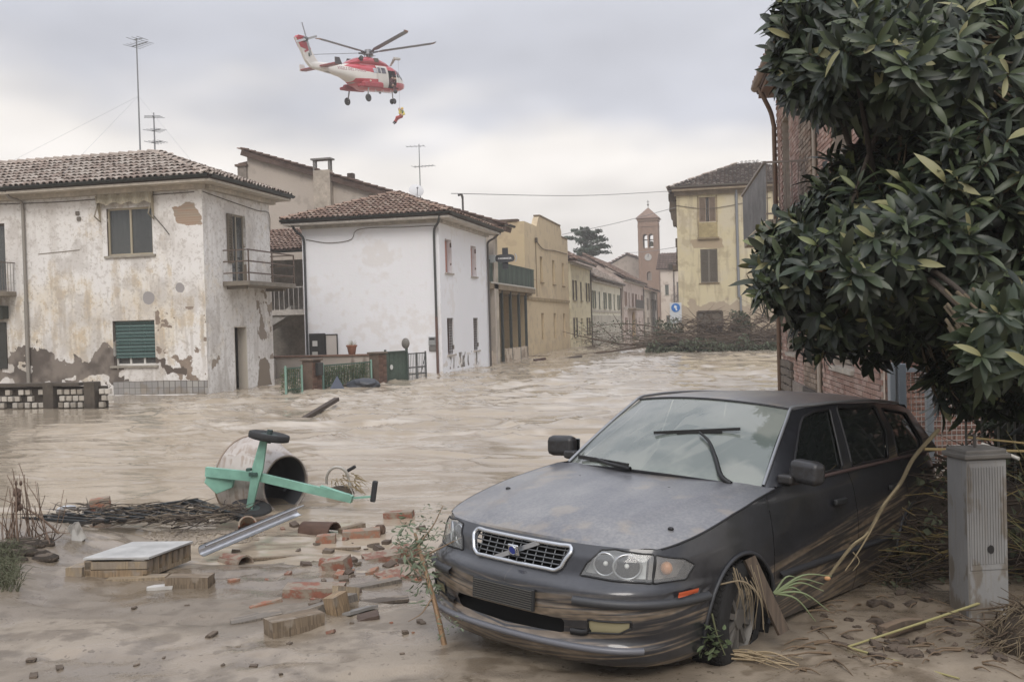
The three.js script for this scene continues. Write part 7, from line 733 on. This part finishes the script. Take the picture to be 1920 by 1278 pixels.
lay('brick', 'whole orange brick with a round stone at its end', 'brick', 678, 1006, [.34, .085, .15], [0, .12, .04], brickM[2]); lay('stone', 'round brown stone at the end of the orange brick', 'stone', 712, 1000, [.1, .1, .1], [0, 0, 0], grain(0x7d6656, .9, .02), { r: .03 });
lay('brick', 'half brick beside the dark curved tile', 'brick', 612, 1016, [.17, .085, .12], [0, .1, .05], brickM[0]); lay('brick', 'reddish brick stranded alone in the running water', 'brick', 748, 970, [.3, .08, .14], [0, -.1, .06], brickM[1]);
lay('brick', 'red brick wedge pointing out of the mud', 'brick', 632, 1066, [.2, .1, .14], [.1, -.3, .2], brickM[1]); lay('brick', 'broken terracotta slab near the leafy branch', 'brick', 715, 1050, [.3, .07, .2], [.05, .3, .08], brickM[3]);
lay('brick', 'long red clay block on top of the timber pile', 'brick', 590, 1116, [.42, .09, .2], [0, .02, -.02], brickM[1]); lay('clay_shard', 'thin red clay shard leaning from the mud', 'shard', 498, 1134, [.22, .025, .06], [0, .35, .18], brickM[0]);
lay('timber_beam', 'muddy squared timber with cut end in the rubble pile', 'timber', 552, 1182, [.15, .12, .34], [0, -.95, .02], woodM[1], { r: .01 }); lay('plank', 'grey weathered plank lying over the rubble pile', 'plank', 604, 1142, [.1, .05, .5], [.05, -.75, .15], greyW); lay('plank', 'short bright timber offcut standing in the rubble pile', 'plank', 632, 1148, [.09, .15, .14], [.1, -.5, .12], woodM[0]); lay('plank', 'second bright timber offcut leaning on the first', 'plank', 648, 1128, [.06, .13, .2], [-.3, -.7, .2], woodM[2]); lay('board', 'pale grey board end sloping into the mud', 'board', 672, 1146, [.1, .02, .3], [-.1, -.5, .2], grain(0xa3a09c, .8)); lay('tile_shard', 'dark broken tile below the timber offcuts', 'tile', 690, 1160, [.14, .03, .1], [.1, .2, .2], grain(0x6b5b52, .9));
for (let i = 0; i < 62; i++) { const px = i < 34 ? rr(430, 800) : rr(560, 800), py = i < 50 ? rr(985, 1090) : rr(1040, 1200); const s = rr(.02, .11); const kd = rnd(), big = s > .065; lay('brick_fragment', (big ? 'fist-sized ' : 'thumb-sized ') + (kd < .45 ? 'reddish brick fragment' : kd < .72 ? 'dark brown tile fragment' : 'grey mortar lump') + ' lying in the rubble and mud', 'rubble', px, py, [s, s * rr(.3, .6), s * rr(.5, 1)], [rr(-.3, .3), rnd() * 3, rr(-.3, .3)], kd < .45 ? brickM[rnd() * 4 | 0] : kd < .72 ? grain(0x6f6156, .95) : grain(0x84776a, .95), { group: 'brick fragments scattered on the mud', dy: s * .08 }); }
for (let i = 0; i < 15; i++) { const px = rr(40, 800), py = rr(1110, 1270); const p = gp(px, py), s = rr(.015, .045); const o = obj('mud_clod', chip([s * rr(1, 2.4), s * .5, s], .01, .02).rotateY(rnd() * 3).translate(p.x, p.y + s * .1, p.z), grain(0x75685b, .95, .01)); tag(o, 'small dark clod or leaf scrap on the smooth mud', 'clod', 'clods on the smooth mud'); }
// iron grating lying flat, matted with straw and litter
{ const p = gp(238, 992); const t = thing('iron_grating', 'black iron grating lying flat under straw and litter at the waterline', 'grating', [p.x, p.y + .05, p.z], R(13) - .22); const bl = mat(0x272a2b, .6, { metalness: .3 }); obj('grating_frame', [beam([-1.0, .02, .38], [.1, -.02, .52], .07, .06), beam([-1.05, .02, .3], [.35, .1, -.72], .05, .06), beam([.3, .1, -.72], [1.15, .04, -.15], .06, .05)], bl, t); for (let i = 0; i < 9; i++) obj('grating_bar', beam([-.95 + i * .15, .1, .28 - i * .11], [-.1 + i * .14, .1, .42 - i * .07], .028, .025), bl, t);
  stuff(obj('straw', [...twigs(420, () => { const u = rr(-.3, 1.0); return [u, rr(.02, .12), rr(-.5, .25) - .1 * u]; }, [.08, .3], [.003, .007], { el: [-.1, .12] })], mat(0x74695a, .95), t)); stuff(obj('twigs', twigs(300, () => [rr(-.9, 1.1), rr(.02, .12), rr(-.5, .3)], [.1, .4], [.004, .01], { el: [-.1, .2] }), mat(0x453d36, .95), t));
  stuff(obj('litter', Array.from({ length: 34 }, () => chip([rr(.03, .09), rr(.01, .03), rr(.03, .08)], .01, .02).rotateY(rnd() * 3).translate(rr(-1, .2), rr(.03, .1), rr(-.35, .35))), grain(0x8f8880, .9), t)); }
lay('brick', 'orange brick stranded on top of the iron grating', 'brick', 188, 965, [.2, .12, .16], [0, .3, .1], brickM[0], { dy: .12 }); lay('red_rag', 'dull red rag caught on the iron grating', 'rag', 222, 978, [.26, .05, .12], [0, .2, .1], mat(0x7a4a46, .95), { rough: .03, dy: .08 }); lay('plastic_bag', 'limp white plastic bag hanging at the end of the grating', 'plastic bag', 142, 1012, [.08, .16, .07], [0, .3, .35], mat(0xa9a6a0, .6), { rough: .07, dy: .05 }); { const p = gp(125, 968); const t = thing('plastic_ring', 'pale broken plastic ring at the left end of the grating', 'plastic ring', [p.x, p.y + .05, p.z]); obj('ring', tor(.09, .02, 18, 6, [0, .02, 0], [1.2, .3, 0], 4), mat(0xb4b8be, .5), t); }
{ const p = gp(435, 1005); const o = new THREE.Mesh(join(Array.from({ length: 900 }, () => { const s = rr(.008, .025), a = rnd() * 6.28, r = Math.sqrt(rnd()); const x = p.x + Math.cos(a) * r * .6 - .3, z = p.z + Math.sin(a) * r * .35; return new THREE.OctahedronGeometry(s, 0).scale(1, .6, 1).rotateY(rnd() * 3).translate(x, gy(x, z) + s * .2, z); })), grain(0xb3a798, .9)); o.name = numbered('gravel'); o.castShadow = o.receiveShadow = true; stuff(o); tag(o, 'patch of pale gravel between the grating and the gutter', 'gravel'); scene.add(o); }
// dead stalks and grass on the left bank
{ const t = thing('dead_stalks', 'clump of bare dead stalks on the bank at the left edge', 'plant', [0, 0, 0]); const gs = []; const stalk = (pts, r) => gs.push(taper(pts.map(([x, y, d]) => atDepth(x, y, d).toArray()), r, .0025, 14, 5)); const d = 8.2; stalk([[10, 1040, d], [30, 960, d], [20, 900, d + .1]], .008); stalk([[60, 1030, d], [40, 950, d], [12, 890, d]], .007); stalk([[110, 1000, d], [60, 960, d], [-10, 930, d]], .011); stalk([[90, 1020, d - .1], [70, 940, d], [48, 905, d]], .007); stalk([[35, 1035, d - .2], [30, 980, d - .2], [28, 908, d - .1], [22, 878, d - .1]], .012); stalk([[80, 1030, d], [55, 960, d], [42, 890, d], [34, 868, d]], .005); stalk([[5, 1040, d], [15, 1000, d], [-20, 960, d]], .008); stalk([[50, 1015, d], [90, 998, d], [130, 1000, d]], .007); for (const [bx_, by_] of [[30, 1035], [60, 1030], [95, 1020], [8, 1035]]) for (let i = 0; i < 12; i++) { const sx = bx_ + rr(-40, 30), sy = rr(880, 1010); stalk([[bx_ + rr(-10, 10), by_, d + rr(-.2, .2)], [lerp(bx_, sx, .5) + rr(-8, 8), lerp(by_, sy, .5), d], [sx, sy, d + rr(-.3, .3)]], .004); } obj('stalk', gs, mat(0x6f5d4f, .95), t); const sp = []; for (let i = 0; i < 26; i++) { const q = atDepth(33 + rr(-6, 6), rr(905, 960), d - .1); sp.push(sph(rr(.008, .02), 6, q.toArray(), [1, 1.6, 1])); } obj('seed_head', sp, mat(0x5b4a40, .95), t); }
{ const t = thing('grass_tuft', 'flattened muddy grass tuft on the bank at the left edge', 'grass'); const gs = []; for (let i = 0; i < 700; i++) { const p = gp(rr(-60, 42) - 20 * rnd(), rr(1030, 1110)); if (p.x > -4.2) continue; const a = rnd() * 6.28, l = rr(.05, .14); gs.push(taper([[p.x, p.y, p.z], [p.x + Math.cos(a) * l * .4, p.y + l * .7, p.z + Math.sin(a) * l * .4], [p.x + Math.cos(a) * l, p.y + l * .6, p.z + Math.sin(a) * l]], .004, .001, 3, 3)); } if (gs.length) stuff(obj('blades', gs, mat(0x5f614b, .95), t)); const cl = Array.from({ length: 40 }, () => { const p = gp(rr(-40, 90), rr(1010, 1050)); return sph(rr(.03, .08), 7, [p.x, p.y, p.z], [1.6, .6, 1]); }); obj('clods', cl, grain(0x6e6256, .95, .02), t); }
// floating scraps in the street
for (const [lab, px, py, s, c] of [['dark red scrap floating near the yellow building', 1012, 676, [.6, .18, .3], 0x4d3a36], ['dark branch stub floating in mid street', 1072, 671, [1.1, .12, .25], 0x4f463f]]) lay('floating_scrap', lab, 'scrap', px, py, s, [0, .2, .1], mat(c, .8), { rough: .05, dy: .02 });
// leafy branch leaning on the bumper
{ const t = thing('leafy_branch', 'broken grey-green leafy branch leaning against the front bumper', 'branch'); const A = gp(833, 1208), d0 = A.clone().sub(camera.position).length(); const P = (x, y, d) => atDepth(x, y, d).toArray(); const main = [A.toArray(), P(815, 1130, 5.5), P(795, 1060, 5.55), P(778, 1000, 5.75)]; obj('stem', taper(main, .017, .009, 18, 7), mat(0xa08468, .9, { bumpMap: T_grain2, bumpScale: .004 }), t); obj('twig', [taper([P(790, 1045, 5.6), P(830, 1025, 5.6), P(870, 1005, 5.55)], .006, .002, 8, 4), taper([P(785, 1020, 5.7), P(812, 985, 5.8), P(830, 948, 5.9)], .007, .003, 8, 4), taper([P(800, 1085, 5.5), P(770, 1060, 5.6), P(745, 1010, 5.7)], .006, .002, 8, 4), taper([P(810, 1120, 5.45), P(790, 1150, 5.4), P(765, 1165, 5.4)], .006, .002, 8, 4)], mat(0x7d6a55, .9), t); const lf = []; const leafAt = (x, y, d, l) => { const p = P(x, y, d), a = rnd() * 6.28, q = rr(-.9, .4); lf.push(leafBlade(p, [Math.cos(a) * Math.cos(q), Math.sin(q), Math.sin(a) * Math.cos(q)], l, l * .26, rnd() * 6)); }; for (let i = 0; i < 330; i++) { const t2 = rnd(); const x = lerp(770, 815, t2) + rr(-38, 30), y = lerp(985, 1120, t2) + rr(-25, 25); leafAt(x, y, 5.55 + rr(-.08, .3), rr(.03, .07)); } for (let i = 0; i < 40; i++) leafAt(rr(815, 870), rr(1150, 1195), 5.3, rr(.02, .04)); for (let i = 0; i < 60; i++) leafAt(rr(790, 835), rr(945, 1010), 5.8 + rr(-.1, .1), rr(.02, .04)); obj('leaves', lf, mat(0x66705a, .8), t); }
function leafBlade(p, d, l, w, roll) { const D = V(...d).normalize(); let S = V(Math.cos(roll), Math.sin(roll), .3).cross(D).normalize(); const Nn = D.clone().cross(S); const q = (a, b, c) => V(...p).addScaledVector(D, a).addScaledVector(S, b).addScaledVector(Nn, c).toArray(); const g = new THREE.BufferGeometry(); const L = [q(0, 0, 0), q(l * .35, w * .5, l * .06), q(l * .7, w * .42, l * .03), q(l, 0, -l * .08), q(l * .7, -w * .42, l * .03), q(l * .35, -w * .5, l * .06), q(l * .35, 0, 0), q(l * .7, 0, -l * .02)]; const I = [[0, 1, 6], [1, 2, 7], [1, 7, 6], [2, 3, 7], [3, 4, 7], [7, 4, 5], [7, 5, 6], [6, 5, 0]]; g.setAttribute('position', new THREE.Float32BufferAttribute(I.flat().flatMap(i => L[i]), 3)); g.computeVertexNormals(); return boxUV(g); }
// ---------------------------------------------------------------- drift round the car, cabinet and hedge
{ const P = (x, y, d) => atDepth(x, y, d).toArray();
  { const t = thing('long_branch', 'long pale broken branch leaning against the flank of the car', 'branch'); obj('stem', taper([P(1552, 1084, 5.55), P(1598, 1024, 5.7), P(1628, 1000, 5.85), P(1656, 950, 6.0), P(1690, 905, 6.2), P(1712, 862, 6.35), P(1760, 806, 6.6)], .009, .015, 30, 7), mat(0x85775a, .85, { bumpMap: T_grain2, bumpScale: .006 }), t); obj('bark_strip', [taper([P(1648, 968, 5.95), P(1625, 1010, 5.78), P(1600, 1050, 5.65), P(1585, 1070, 5.6)], .008, .004, 14, 4), taper([P(1600, 1035, 5.66), P(1612, 1052, 5.62), P(1600, 1070, 5.6)], .004, .002, 8, 4)], mat(0x75684e, .9), t); obj('broken_end', sph(.013, 8, P(1552, 1084, 5.55), [1.4, 1, 1]), mat(0xb58a62, .9), t); }
  { const a = gp(1590, 1216), b = gp(1850, 1152), c = gp(1800, 1276); const t = thing('bent_reed', 'bent yellow reed stem folded into a V on the mud beside the cabinet', 'reed'); const y = mat(0x918a5e, .8); obj('stem', [taper([[a.x, a.y + .01, a.z], [(a.x + b.x) / 2, a.y + .03, (a.z + b.z) / 2], [b.x, b.y + .08, b.z]], .0065, .009, 12, 6)], y, t); obj('stem', [taper([[a.x, a.y + .008, a.z], [(a.x + c.x) / 2, a.y + .0, (a.z + c.z) / 2], [c.x, c.y + .01, c.z]], .007, .005, 12, 6)], y, t); }
  { const t = thing('straw_bundle', 'loose bundle of pale straw lying in front of the front wheel', 'straw'); const g = []; for (let i = 0; i < 16; i++) { const a = gp(rr(1270, 1420), 1226 + rr(-6, 14)), b = gp(rr(1400, 1520), 1238 + rr(-14, 22)); g.push(taper([[a.x, a.y + .012, a.z], [(a.x + b.x) / 2, a.y + rr(.01, .045), (a.z + b.z) / 2], [b.x, b.y + .008, b.z]], rr(.003, .009), .002, 8, 5)); } obj('straw', g, mat(0x9b8a6e, .9), t); const q = gp(1325, 1240); obj('clod', [sph(.04, 10, [q.x, q.y + .01, q.z], [1.2, .8, 1])], grain(0x6c5844, .95, .02), t); }
  { const t = thing('wheel_grass', 'green grass blades and straw caught in the front wheel arch', 'grass'); const g = [], s = []; for (const [x, y] of [[1560, 1080], [1545, 1108], [1555, 1145], [1545, 1095], [1530, 1165], [1500, 1085], [1520, 1125]]) g.push(taper([P(1452, 1112, 5.3), P((1452 + x) / 2, (1105 + y) / 2 - 14, 5.3), P(x, y, 5.35)], .008, .002, 10, 4).scale(1, 1, 1)); obj('blade', g, mat(0x75805e, .8), t); for (let i = 0; i < 22; i++) { const x = rr(1385, 1432); s.push(taper([P(x - 12, rr(1058, 1098), 5.18), P(x, 1110, 5.14), P(x + rr(-10, 12), rr(1130, 1190), 5.16)], .0026, .001, 8, 4)); } s.push(taper([P(1347, 1096, 5.12), P(1395, 1090, 5.12), P(1425, 1120, 5.12), P(1432, 1180, 5.15)], .005, .003, 12, 5)); obj('straw', s, mat(0x7d705a, .9), t); }
  { const t = thing('wedged_board', 'muddy board wedged slanting into the front wheel arch', 'board'); obj('board', beam(P(1405, 1046, 5.34), P(1470, 1186, 5.24), .075, .02, [.9, .2, 1]), wood(0x655a4e), t); }
  { const t = thing('wheel_weeds', 'dark green weeds flattened against the front tyre', 'weeds'); const lf = []; for (let i = 0; i < 46; i++) { const p = P(rr(1318, 1362), rr(1180, 1228), 5.02 + rr(-.04, .06)); lf.push(leafBlade(p, [rr(-1, 1), rr(-.6, .8), rr(-1, 1)], rr(.03, .07), .02, rnd() * 6)); } obj('leaves', lf, mat(0x4f5a3c, .8), t); obj('stem', [taper([P(1335, 1150, 5.02), P(1345, 1190, 5.0), P(1360, 1228, 4.98)], .006, .003, 8, 4)], mat(0x55573c, .9), t); }
  { // drift heap between car and cabinet
    const c = V(1.62, 0, -7.75); const t = thing('drift_heap', 'dark heap of twigs, reeds and mud piled between the car and the cabinet', 'drift heap', c.toArray()); const inh = () => { const a = rnd() * 6.28, r = Math.sqrt(rnd()); const x = Math.cos(a) * r * 1.15, z = Math.sin(a) * r * .75; return [x, rnd() * (1.0 - .55 * r) * (1 - .25 * (x < -.4)), z]; }; stuff(obj('twigs', twigs(900, inh, [.15, .6], [.004, .011], { el: [-.5, .5] }), mat(0x463b31, .95), t)); stuff(obj('reeds', twigs(420, inh, [.2, .7], [.003, .006], { el: [-.3, .4] }), mat(0x74653f, .95), t)); stuff(obj('leaves', leaves(1500, inh, [.03, .07]), mat(0x454936, .9), t)); obj('mud_core', [sph(.8, 20, [.1, .08, -.1], [1.15, .72, .75]), sph(.6, 16, [-.35, .0, .1], [1.2, .7, .8]), sph(.7, 16, [.9, .1, -.2], [1.2, .9, .8])], grain(0x4a4036, .98, .04), t); for (const [a, b, r] of [[[-.4, .95, .4], [1.1, .88, .1], .012], [[-.1, 1.02, .3], [.7, .92, .2], .009], [[.3, 1.0, .2], [1.2, .6, .4], .012]]) obj('cane', bar(a, b, r, r * .7), mat(0xa89468, .85), t); }
  { const t = thing('reed_tangle', 'dark tangle of reeds and roots swept up against the rear door of the car', 'reeds'); CAR.updateMatrixWorld(); const inh = () => { const z = rr(2.75, 4.4), q = (z - 2.75) / 1.65; return CAR.localToWorld(V(-.92 - rnd() * (.12 + .4 * q), .12 + rnd() * (.1 + .85 * q), z)).toArray(); }; stuff(obj('reeds', twigs(620, inh, [.1, .45], [.0025, .006], { el: [-.5, .5] }), mat(0x5c4f3c, .95), t)); stuff(obj('roots', twigs(420, inh, [.1, .4], [.003, .008], { el: [-.6, .5] }), mat(0x3b332b, .95), t)); stuff(obj('leaves', leaves(500, inh, [.02, .06]), mat(0x474a36, .9), t)); }
  { const a = atDepth(1842, 832, 6.5), b = atDepth(1912, 860, 6.3); const t = tag(obj('white_rod', bar(a.toArray(), b.toArray(), .012, .012, 8), mat(0xbdb9b0, .6)), 'white plastic rod stuck in the hedge above the cabinet', 'rod'); }
  { const c = gp(1905, 1215); const t = thing('straw_heap', 'brown matted straw heap in the corner right of the cabinet', 'straw heap', [c.x + .3, c.y - .05, c.z - .05]); const inh = () => { const a = rnd() * 6.28, r = Math.sqrt(rnd()); return [Math.cos(a) * r * .48, rnd() * .36 * (1 - r * r * .85), Math.sin(a) * r * .5]; }; stuff(obj('straw', twigs(1300, inh, [.06, .24], [.002, .004], { dir: [-.45, -.4, .3] }), mat(0x71644f, .95), t)); stuff(obj('twigs', twigs(360, inh, [.1, .3], [.004, .008]), mat(0x4f4234, .95), t)); obj('mud_core', sph(.42, 16, [0, .0, 0], [1, .62, 1]), grain(0x5b4d3c, .98, .03), t); }
  { const t = thing('mud_litter', 'muddy sticks and clods strewn between car and cabinet', 'litter'); const g = [], k = []; for (let i = 0; i < 60; i++) { const p = gp(rr(1480, 1850), rr(1120, 1260)), a = rnd() * 3, l = rr(.05, .28); g.push(taper([[p.x, p.y + .005, p.z], [p.x + Math.cos(a) * l * .5, p.y + .02, p.z + Math.sin(a) * l * .5], [p.x + Math.cos(a) * l, p.y + .004, p.z + Math.sin(a) * l]], rr(.004, .009), .002, 4, 4)); } for (let i = 0; i < 60; i++) { const p = gp(rr(1500, 1900), rr(1110, 1240)), s = rr(.015, .07); k.push(chip([s * 1.5, s * .6, s], .02, .03).rotateY(rnd() * 3).translate(p.x, p.y, p.z)); } stuff(obj('sticks', g, mat(0x6b5a47, .95), t)); stuff(obj('clods', k, grain(0x63564a, .95, .01), t)); const q = gp(1690, 1190); obj('log', [taper([[q.x - .1, q.y + .02, q.z + .05], [q.x, q.y + .05, q.z], [q.x + .12, q.y + .03, q.z - .12]], .05, .035, 8, 9), sph(.05, 9, [q.x - .1, q.y + .02, q.z + .05]), sph(.035, 9, [q.x + .12, q.y + .03, q.z - .12])], mat(0x6d5d4d, .95, { bumpMap: T_grain2, bumpScale: .01 }), t); }
  { // dark hedge behind cabinet
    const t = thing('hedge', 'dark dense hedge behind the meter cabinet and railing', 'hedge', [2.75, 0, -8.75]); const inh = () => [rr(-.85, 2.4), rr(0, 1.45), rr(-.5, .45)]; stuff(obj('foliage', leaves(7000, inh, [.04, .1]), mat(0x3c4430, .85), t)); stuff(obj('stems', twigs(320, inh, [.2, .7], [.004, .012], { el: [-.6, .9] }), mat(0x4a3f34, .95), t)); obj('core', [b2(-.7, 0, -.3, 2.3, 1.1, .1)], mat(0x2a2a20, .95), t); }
  { const t = thing('weeds', 'green weeds sprouting beside the right side of the cabinet', 'weeds', [1.98, 0, -6.75]); const inh = () => [rr(-.1, .5), rr(0, 1.1), rr(-.3, .25)]; stuff(obj('leaves', leaves(1300, inh, [.03, .08]), mat(0x59613f, .85), t)); stuff(obj('stems', twigs(110, () => [rr(-.1, .5), rr(0, .5), rr(-.3, .2)], [.3, .7], [.003, .006], { el: [.6, 1.3] }), mat(0x6f6a44, .9), t)); }
}
// ---------------------------------------------------------------- large-leaved evergreen tree overhanging the car
{
  const base = V(2.2, 0, -7.7); const t = thing('evergreen_tree', 'dense evergreen tree with large glossy dark leaves overhanging the car', 'tree', base.toArray());
  const bark = mat(0x5a5046, .95, { bumpMap: T_grain2, bumpScale: .01 }); obj('trunk', taper([[0, 0, 0], [-.05, 1.2, .05], [-.1, 2.6, .1], [.05, 4.2, .1], [.1, 5.2, .05]], .15, .05, 20, 9), bark, t);
  const main = [[1455, -60], [1440, 60], [1437, 125], [1470, 190], [1495, 232], [1560, 238], [1600, 250], [1625, 262], [1590, 280], [1560, 275], [1530, 335], [1478, 370], [1462, 402], [1395, 450], [1398, 480], [1402, 560], [1450, 585], [1478, 610], [1500, 650], [1545, 690], [1610, 672], [1650, 690], [1690, 660], [1735, 735], [1752, 800], [1800, 800], [1850, 790], [2150, 790], [2150, -60]];
  const dEdge = (x, y) => { let d = 1e9; for (let i = 0, j = main.length - 1; i < main.length; j = i++) { const ex = main[i][0] - main[j][0], ey = main[i][1] - main[j][1], wx = x - main[j][0], wy = y - main[j][1], k = clamp((wx * ex + wy * ey) / (ex * ex + ey * ey)); d = Math.min(d, Math.hypot(wx - ex * k, wy - ey * k)); } return d; };
  const tips = []; const cen = [[1720, 110, 7.2], [1660, 480, 7.0], [1880, 380, 7.3]];
  for (let n = 0, tries = 0; n < 2200 && tries < 50000; tries++) { const x = rr(1385, 2060), y = rr(-60, 800); if (!inPoly(main, x, y)) continue; const e = dEdge(x, y); if (e < (n % 4 ? 20 : 7)) continue; const half = clamp(e / 170) * 1.15 + .08; const u = Math.pow(rnd(), .75) * 2 - 1; const d = 7.2 - half * (n % 3 ? Math.abs(u) : u); tips.push([x, y, d]); n++; }
  for (let i = 0; i < 26; i++) tips.push([rr(1820, 1935), rr(575, 690), rr(4.7, 5.3), 1]);
  const cands = [], leafMs = [0x2a3524, 0x222b1f, 0x353f29, 0x1e261c, 0x404a30, 0x2f3526].map(c => mat(c, .44, { specularIntensity: .8 })), young = [mat(0x6a7248, .5), mat(0x7f7d58, .55)];
  // one leaf blade: folded along the midrib, drooping tip
  const leafGeo = (droop, wide) => { const n = 6, P = [], c = []; for (let i = 0; i <= n; i++) { const s = i / n, w = wide * Math.pow(Math.sin(Math.PI * Math.pow(s, 1.18)), .62) * .5 + .004 * (s < .1), y = -droop * s * s, lift = w * .32; c.push([[-w, y + lift, s], [0, y, s], [w, y + lift, s]]); } for (let i = 0; i < n; i++) for (let k = 0; k < 2; k++) P.push(...c[i][k], ...c[i + 1][k], ...c[i + 1][k + 1], ...c[i][k], ...c[i + 1][k + 1], ...c[i][k + 1]); const g = new THREE.BufferGeometry(); g.setAttribute('position', new THREE.Float32BufferAttribute(P, 3)); g.computeVertexNormals(); return boxUV(toCreasedNormals(g, 1.0)); };
  const kinds = [leafGeo(.2, .28), leafGeo(.4, .31), leafGeo(.65, .27), leafGeo(.08, .25), leafGeo(.85, .29)]; const twig = [], q = new THREE.Quaternion();
  for (const [x, y, d, near] of tips) { const p = atDepth(x, y, d); const c0 = cen.map(c => atDepth(...c)).sort((a, b) => a.distanceTo(p) - b.distanceTo(p))[0]; const ax = p.clone().sub(c0).normalize().add(V(0, .5, 0)).add(V(rr(-.4, .4), rr(-.3, .3), rr(-.1, .5))).normalize(); const n = near ? 16 : 10 + (rnd() * 6 | 0); const sx = V(0, 1, 0).cross(ax).normalize(), sy = ax.clone().cross(sx);
    for (let i = 0; i < n; i++) { const a = i * 2.4 + rnd() * .5, tilt = lerp(.45, 1.45, i / n) + rr(-.15, .15), dir = ax.clone().multiplyScalar(Math.cos(tilt)).addScaledVector(sx, Math.cos(a) * Math.sin(tilt)).addScaledVector(sy, Math.sin(a) * Math.sin(tilt)); dir.y -= .55 * (i / n) * (i / n) + .1; dir.x += rr(-.22, .22); dir.y += rr(-.25, .2); dir.z += rr(-.22, .22); dir.normalize(); const up = ax.clone().addScaledVector(dir, -ax.dot(dir)).normalize(); const rx = up.clone().cross(dir).normalize(); const L = rr(.085, .2) * (near ? .85 : 1); const M = new THREE.Matrix4().makeBasis(rx, up, dir).scale(V(L * rr(.75, 1.25), L * rr(.5, 1.3), L)).setPosition(p.clone().addScaledVector(ax, -.05 * i / n)); const yg = i < 2 && rnd() < .16; cands.push([d, M, kinds[rnd() * 5 | 0], yg ? young[rnd() * 2 | 0] : rnd() < .012 ? young[1] : leafMs[near ? (rnd() < .4 ? 2 : 0) : rnd() * 6 | 0]]); }
    const back = c0.clone().lerp(p, .72); twig.push(taper([back.toArray(), p.clone().lerp(back, .4).add(V(0, -.04, 0)).toArray(), p.toArray()].map(v => [v[0] - base.x, v[1] - base.y, v[2] - base.z]), .012, .006, 4, 4)); }
  const crown = new THREE.Group(); crown.name = 'crown'; t.add(crown); obj('twigs', twig, mat(0x5b4f3c, .95), crown);
  const limb = []; for (const c of cen) { const e = atDepth(...c).sub(base); limb.push(taper([[-.1, 2.2 + rnd(), .1], [e.x * .5, e.y * .85, e.z * .5], e.toArray()], .07, .03, 10, 6)); } for (let i = 0; i < 60; i++) { const k = tips[rnd() * tips.length | 0], e = atDepth(k[0], k[1], k[2]).sub(base), c = atDepth(...cen[i % 3]).sub(base); limb.push(taper([c.toArray(), c.clone().lerp(e, .5).add(V(0, .1, 0)).toArray(), e.toArray()], .03, .01, 8, 5)); } obj('branch', limb, bark, t);
  const inv = new THREE.Matrix4().makeTranslation(-base.x, -base.y, -base.z); cands.sort((a, b) => a[0] - b[0]); cands.slice(0, 300).forEach(c => copyPart({ geometry: c[2], material: c[3] }, 'leaf', crown, inv.clone().multiply(c[1])));
  for (const m of [...leafMs, ...young]) { const gs = cands.slice(300).filter(c => c[3] === m).map(c => c[2].clone().applyMatrix4(inv.clone().multiply(c[1]))); if (gs.length) stuff(obj('leaves', gs, m, crown)); }
}
renderer.render(scene, camera);
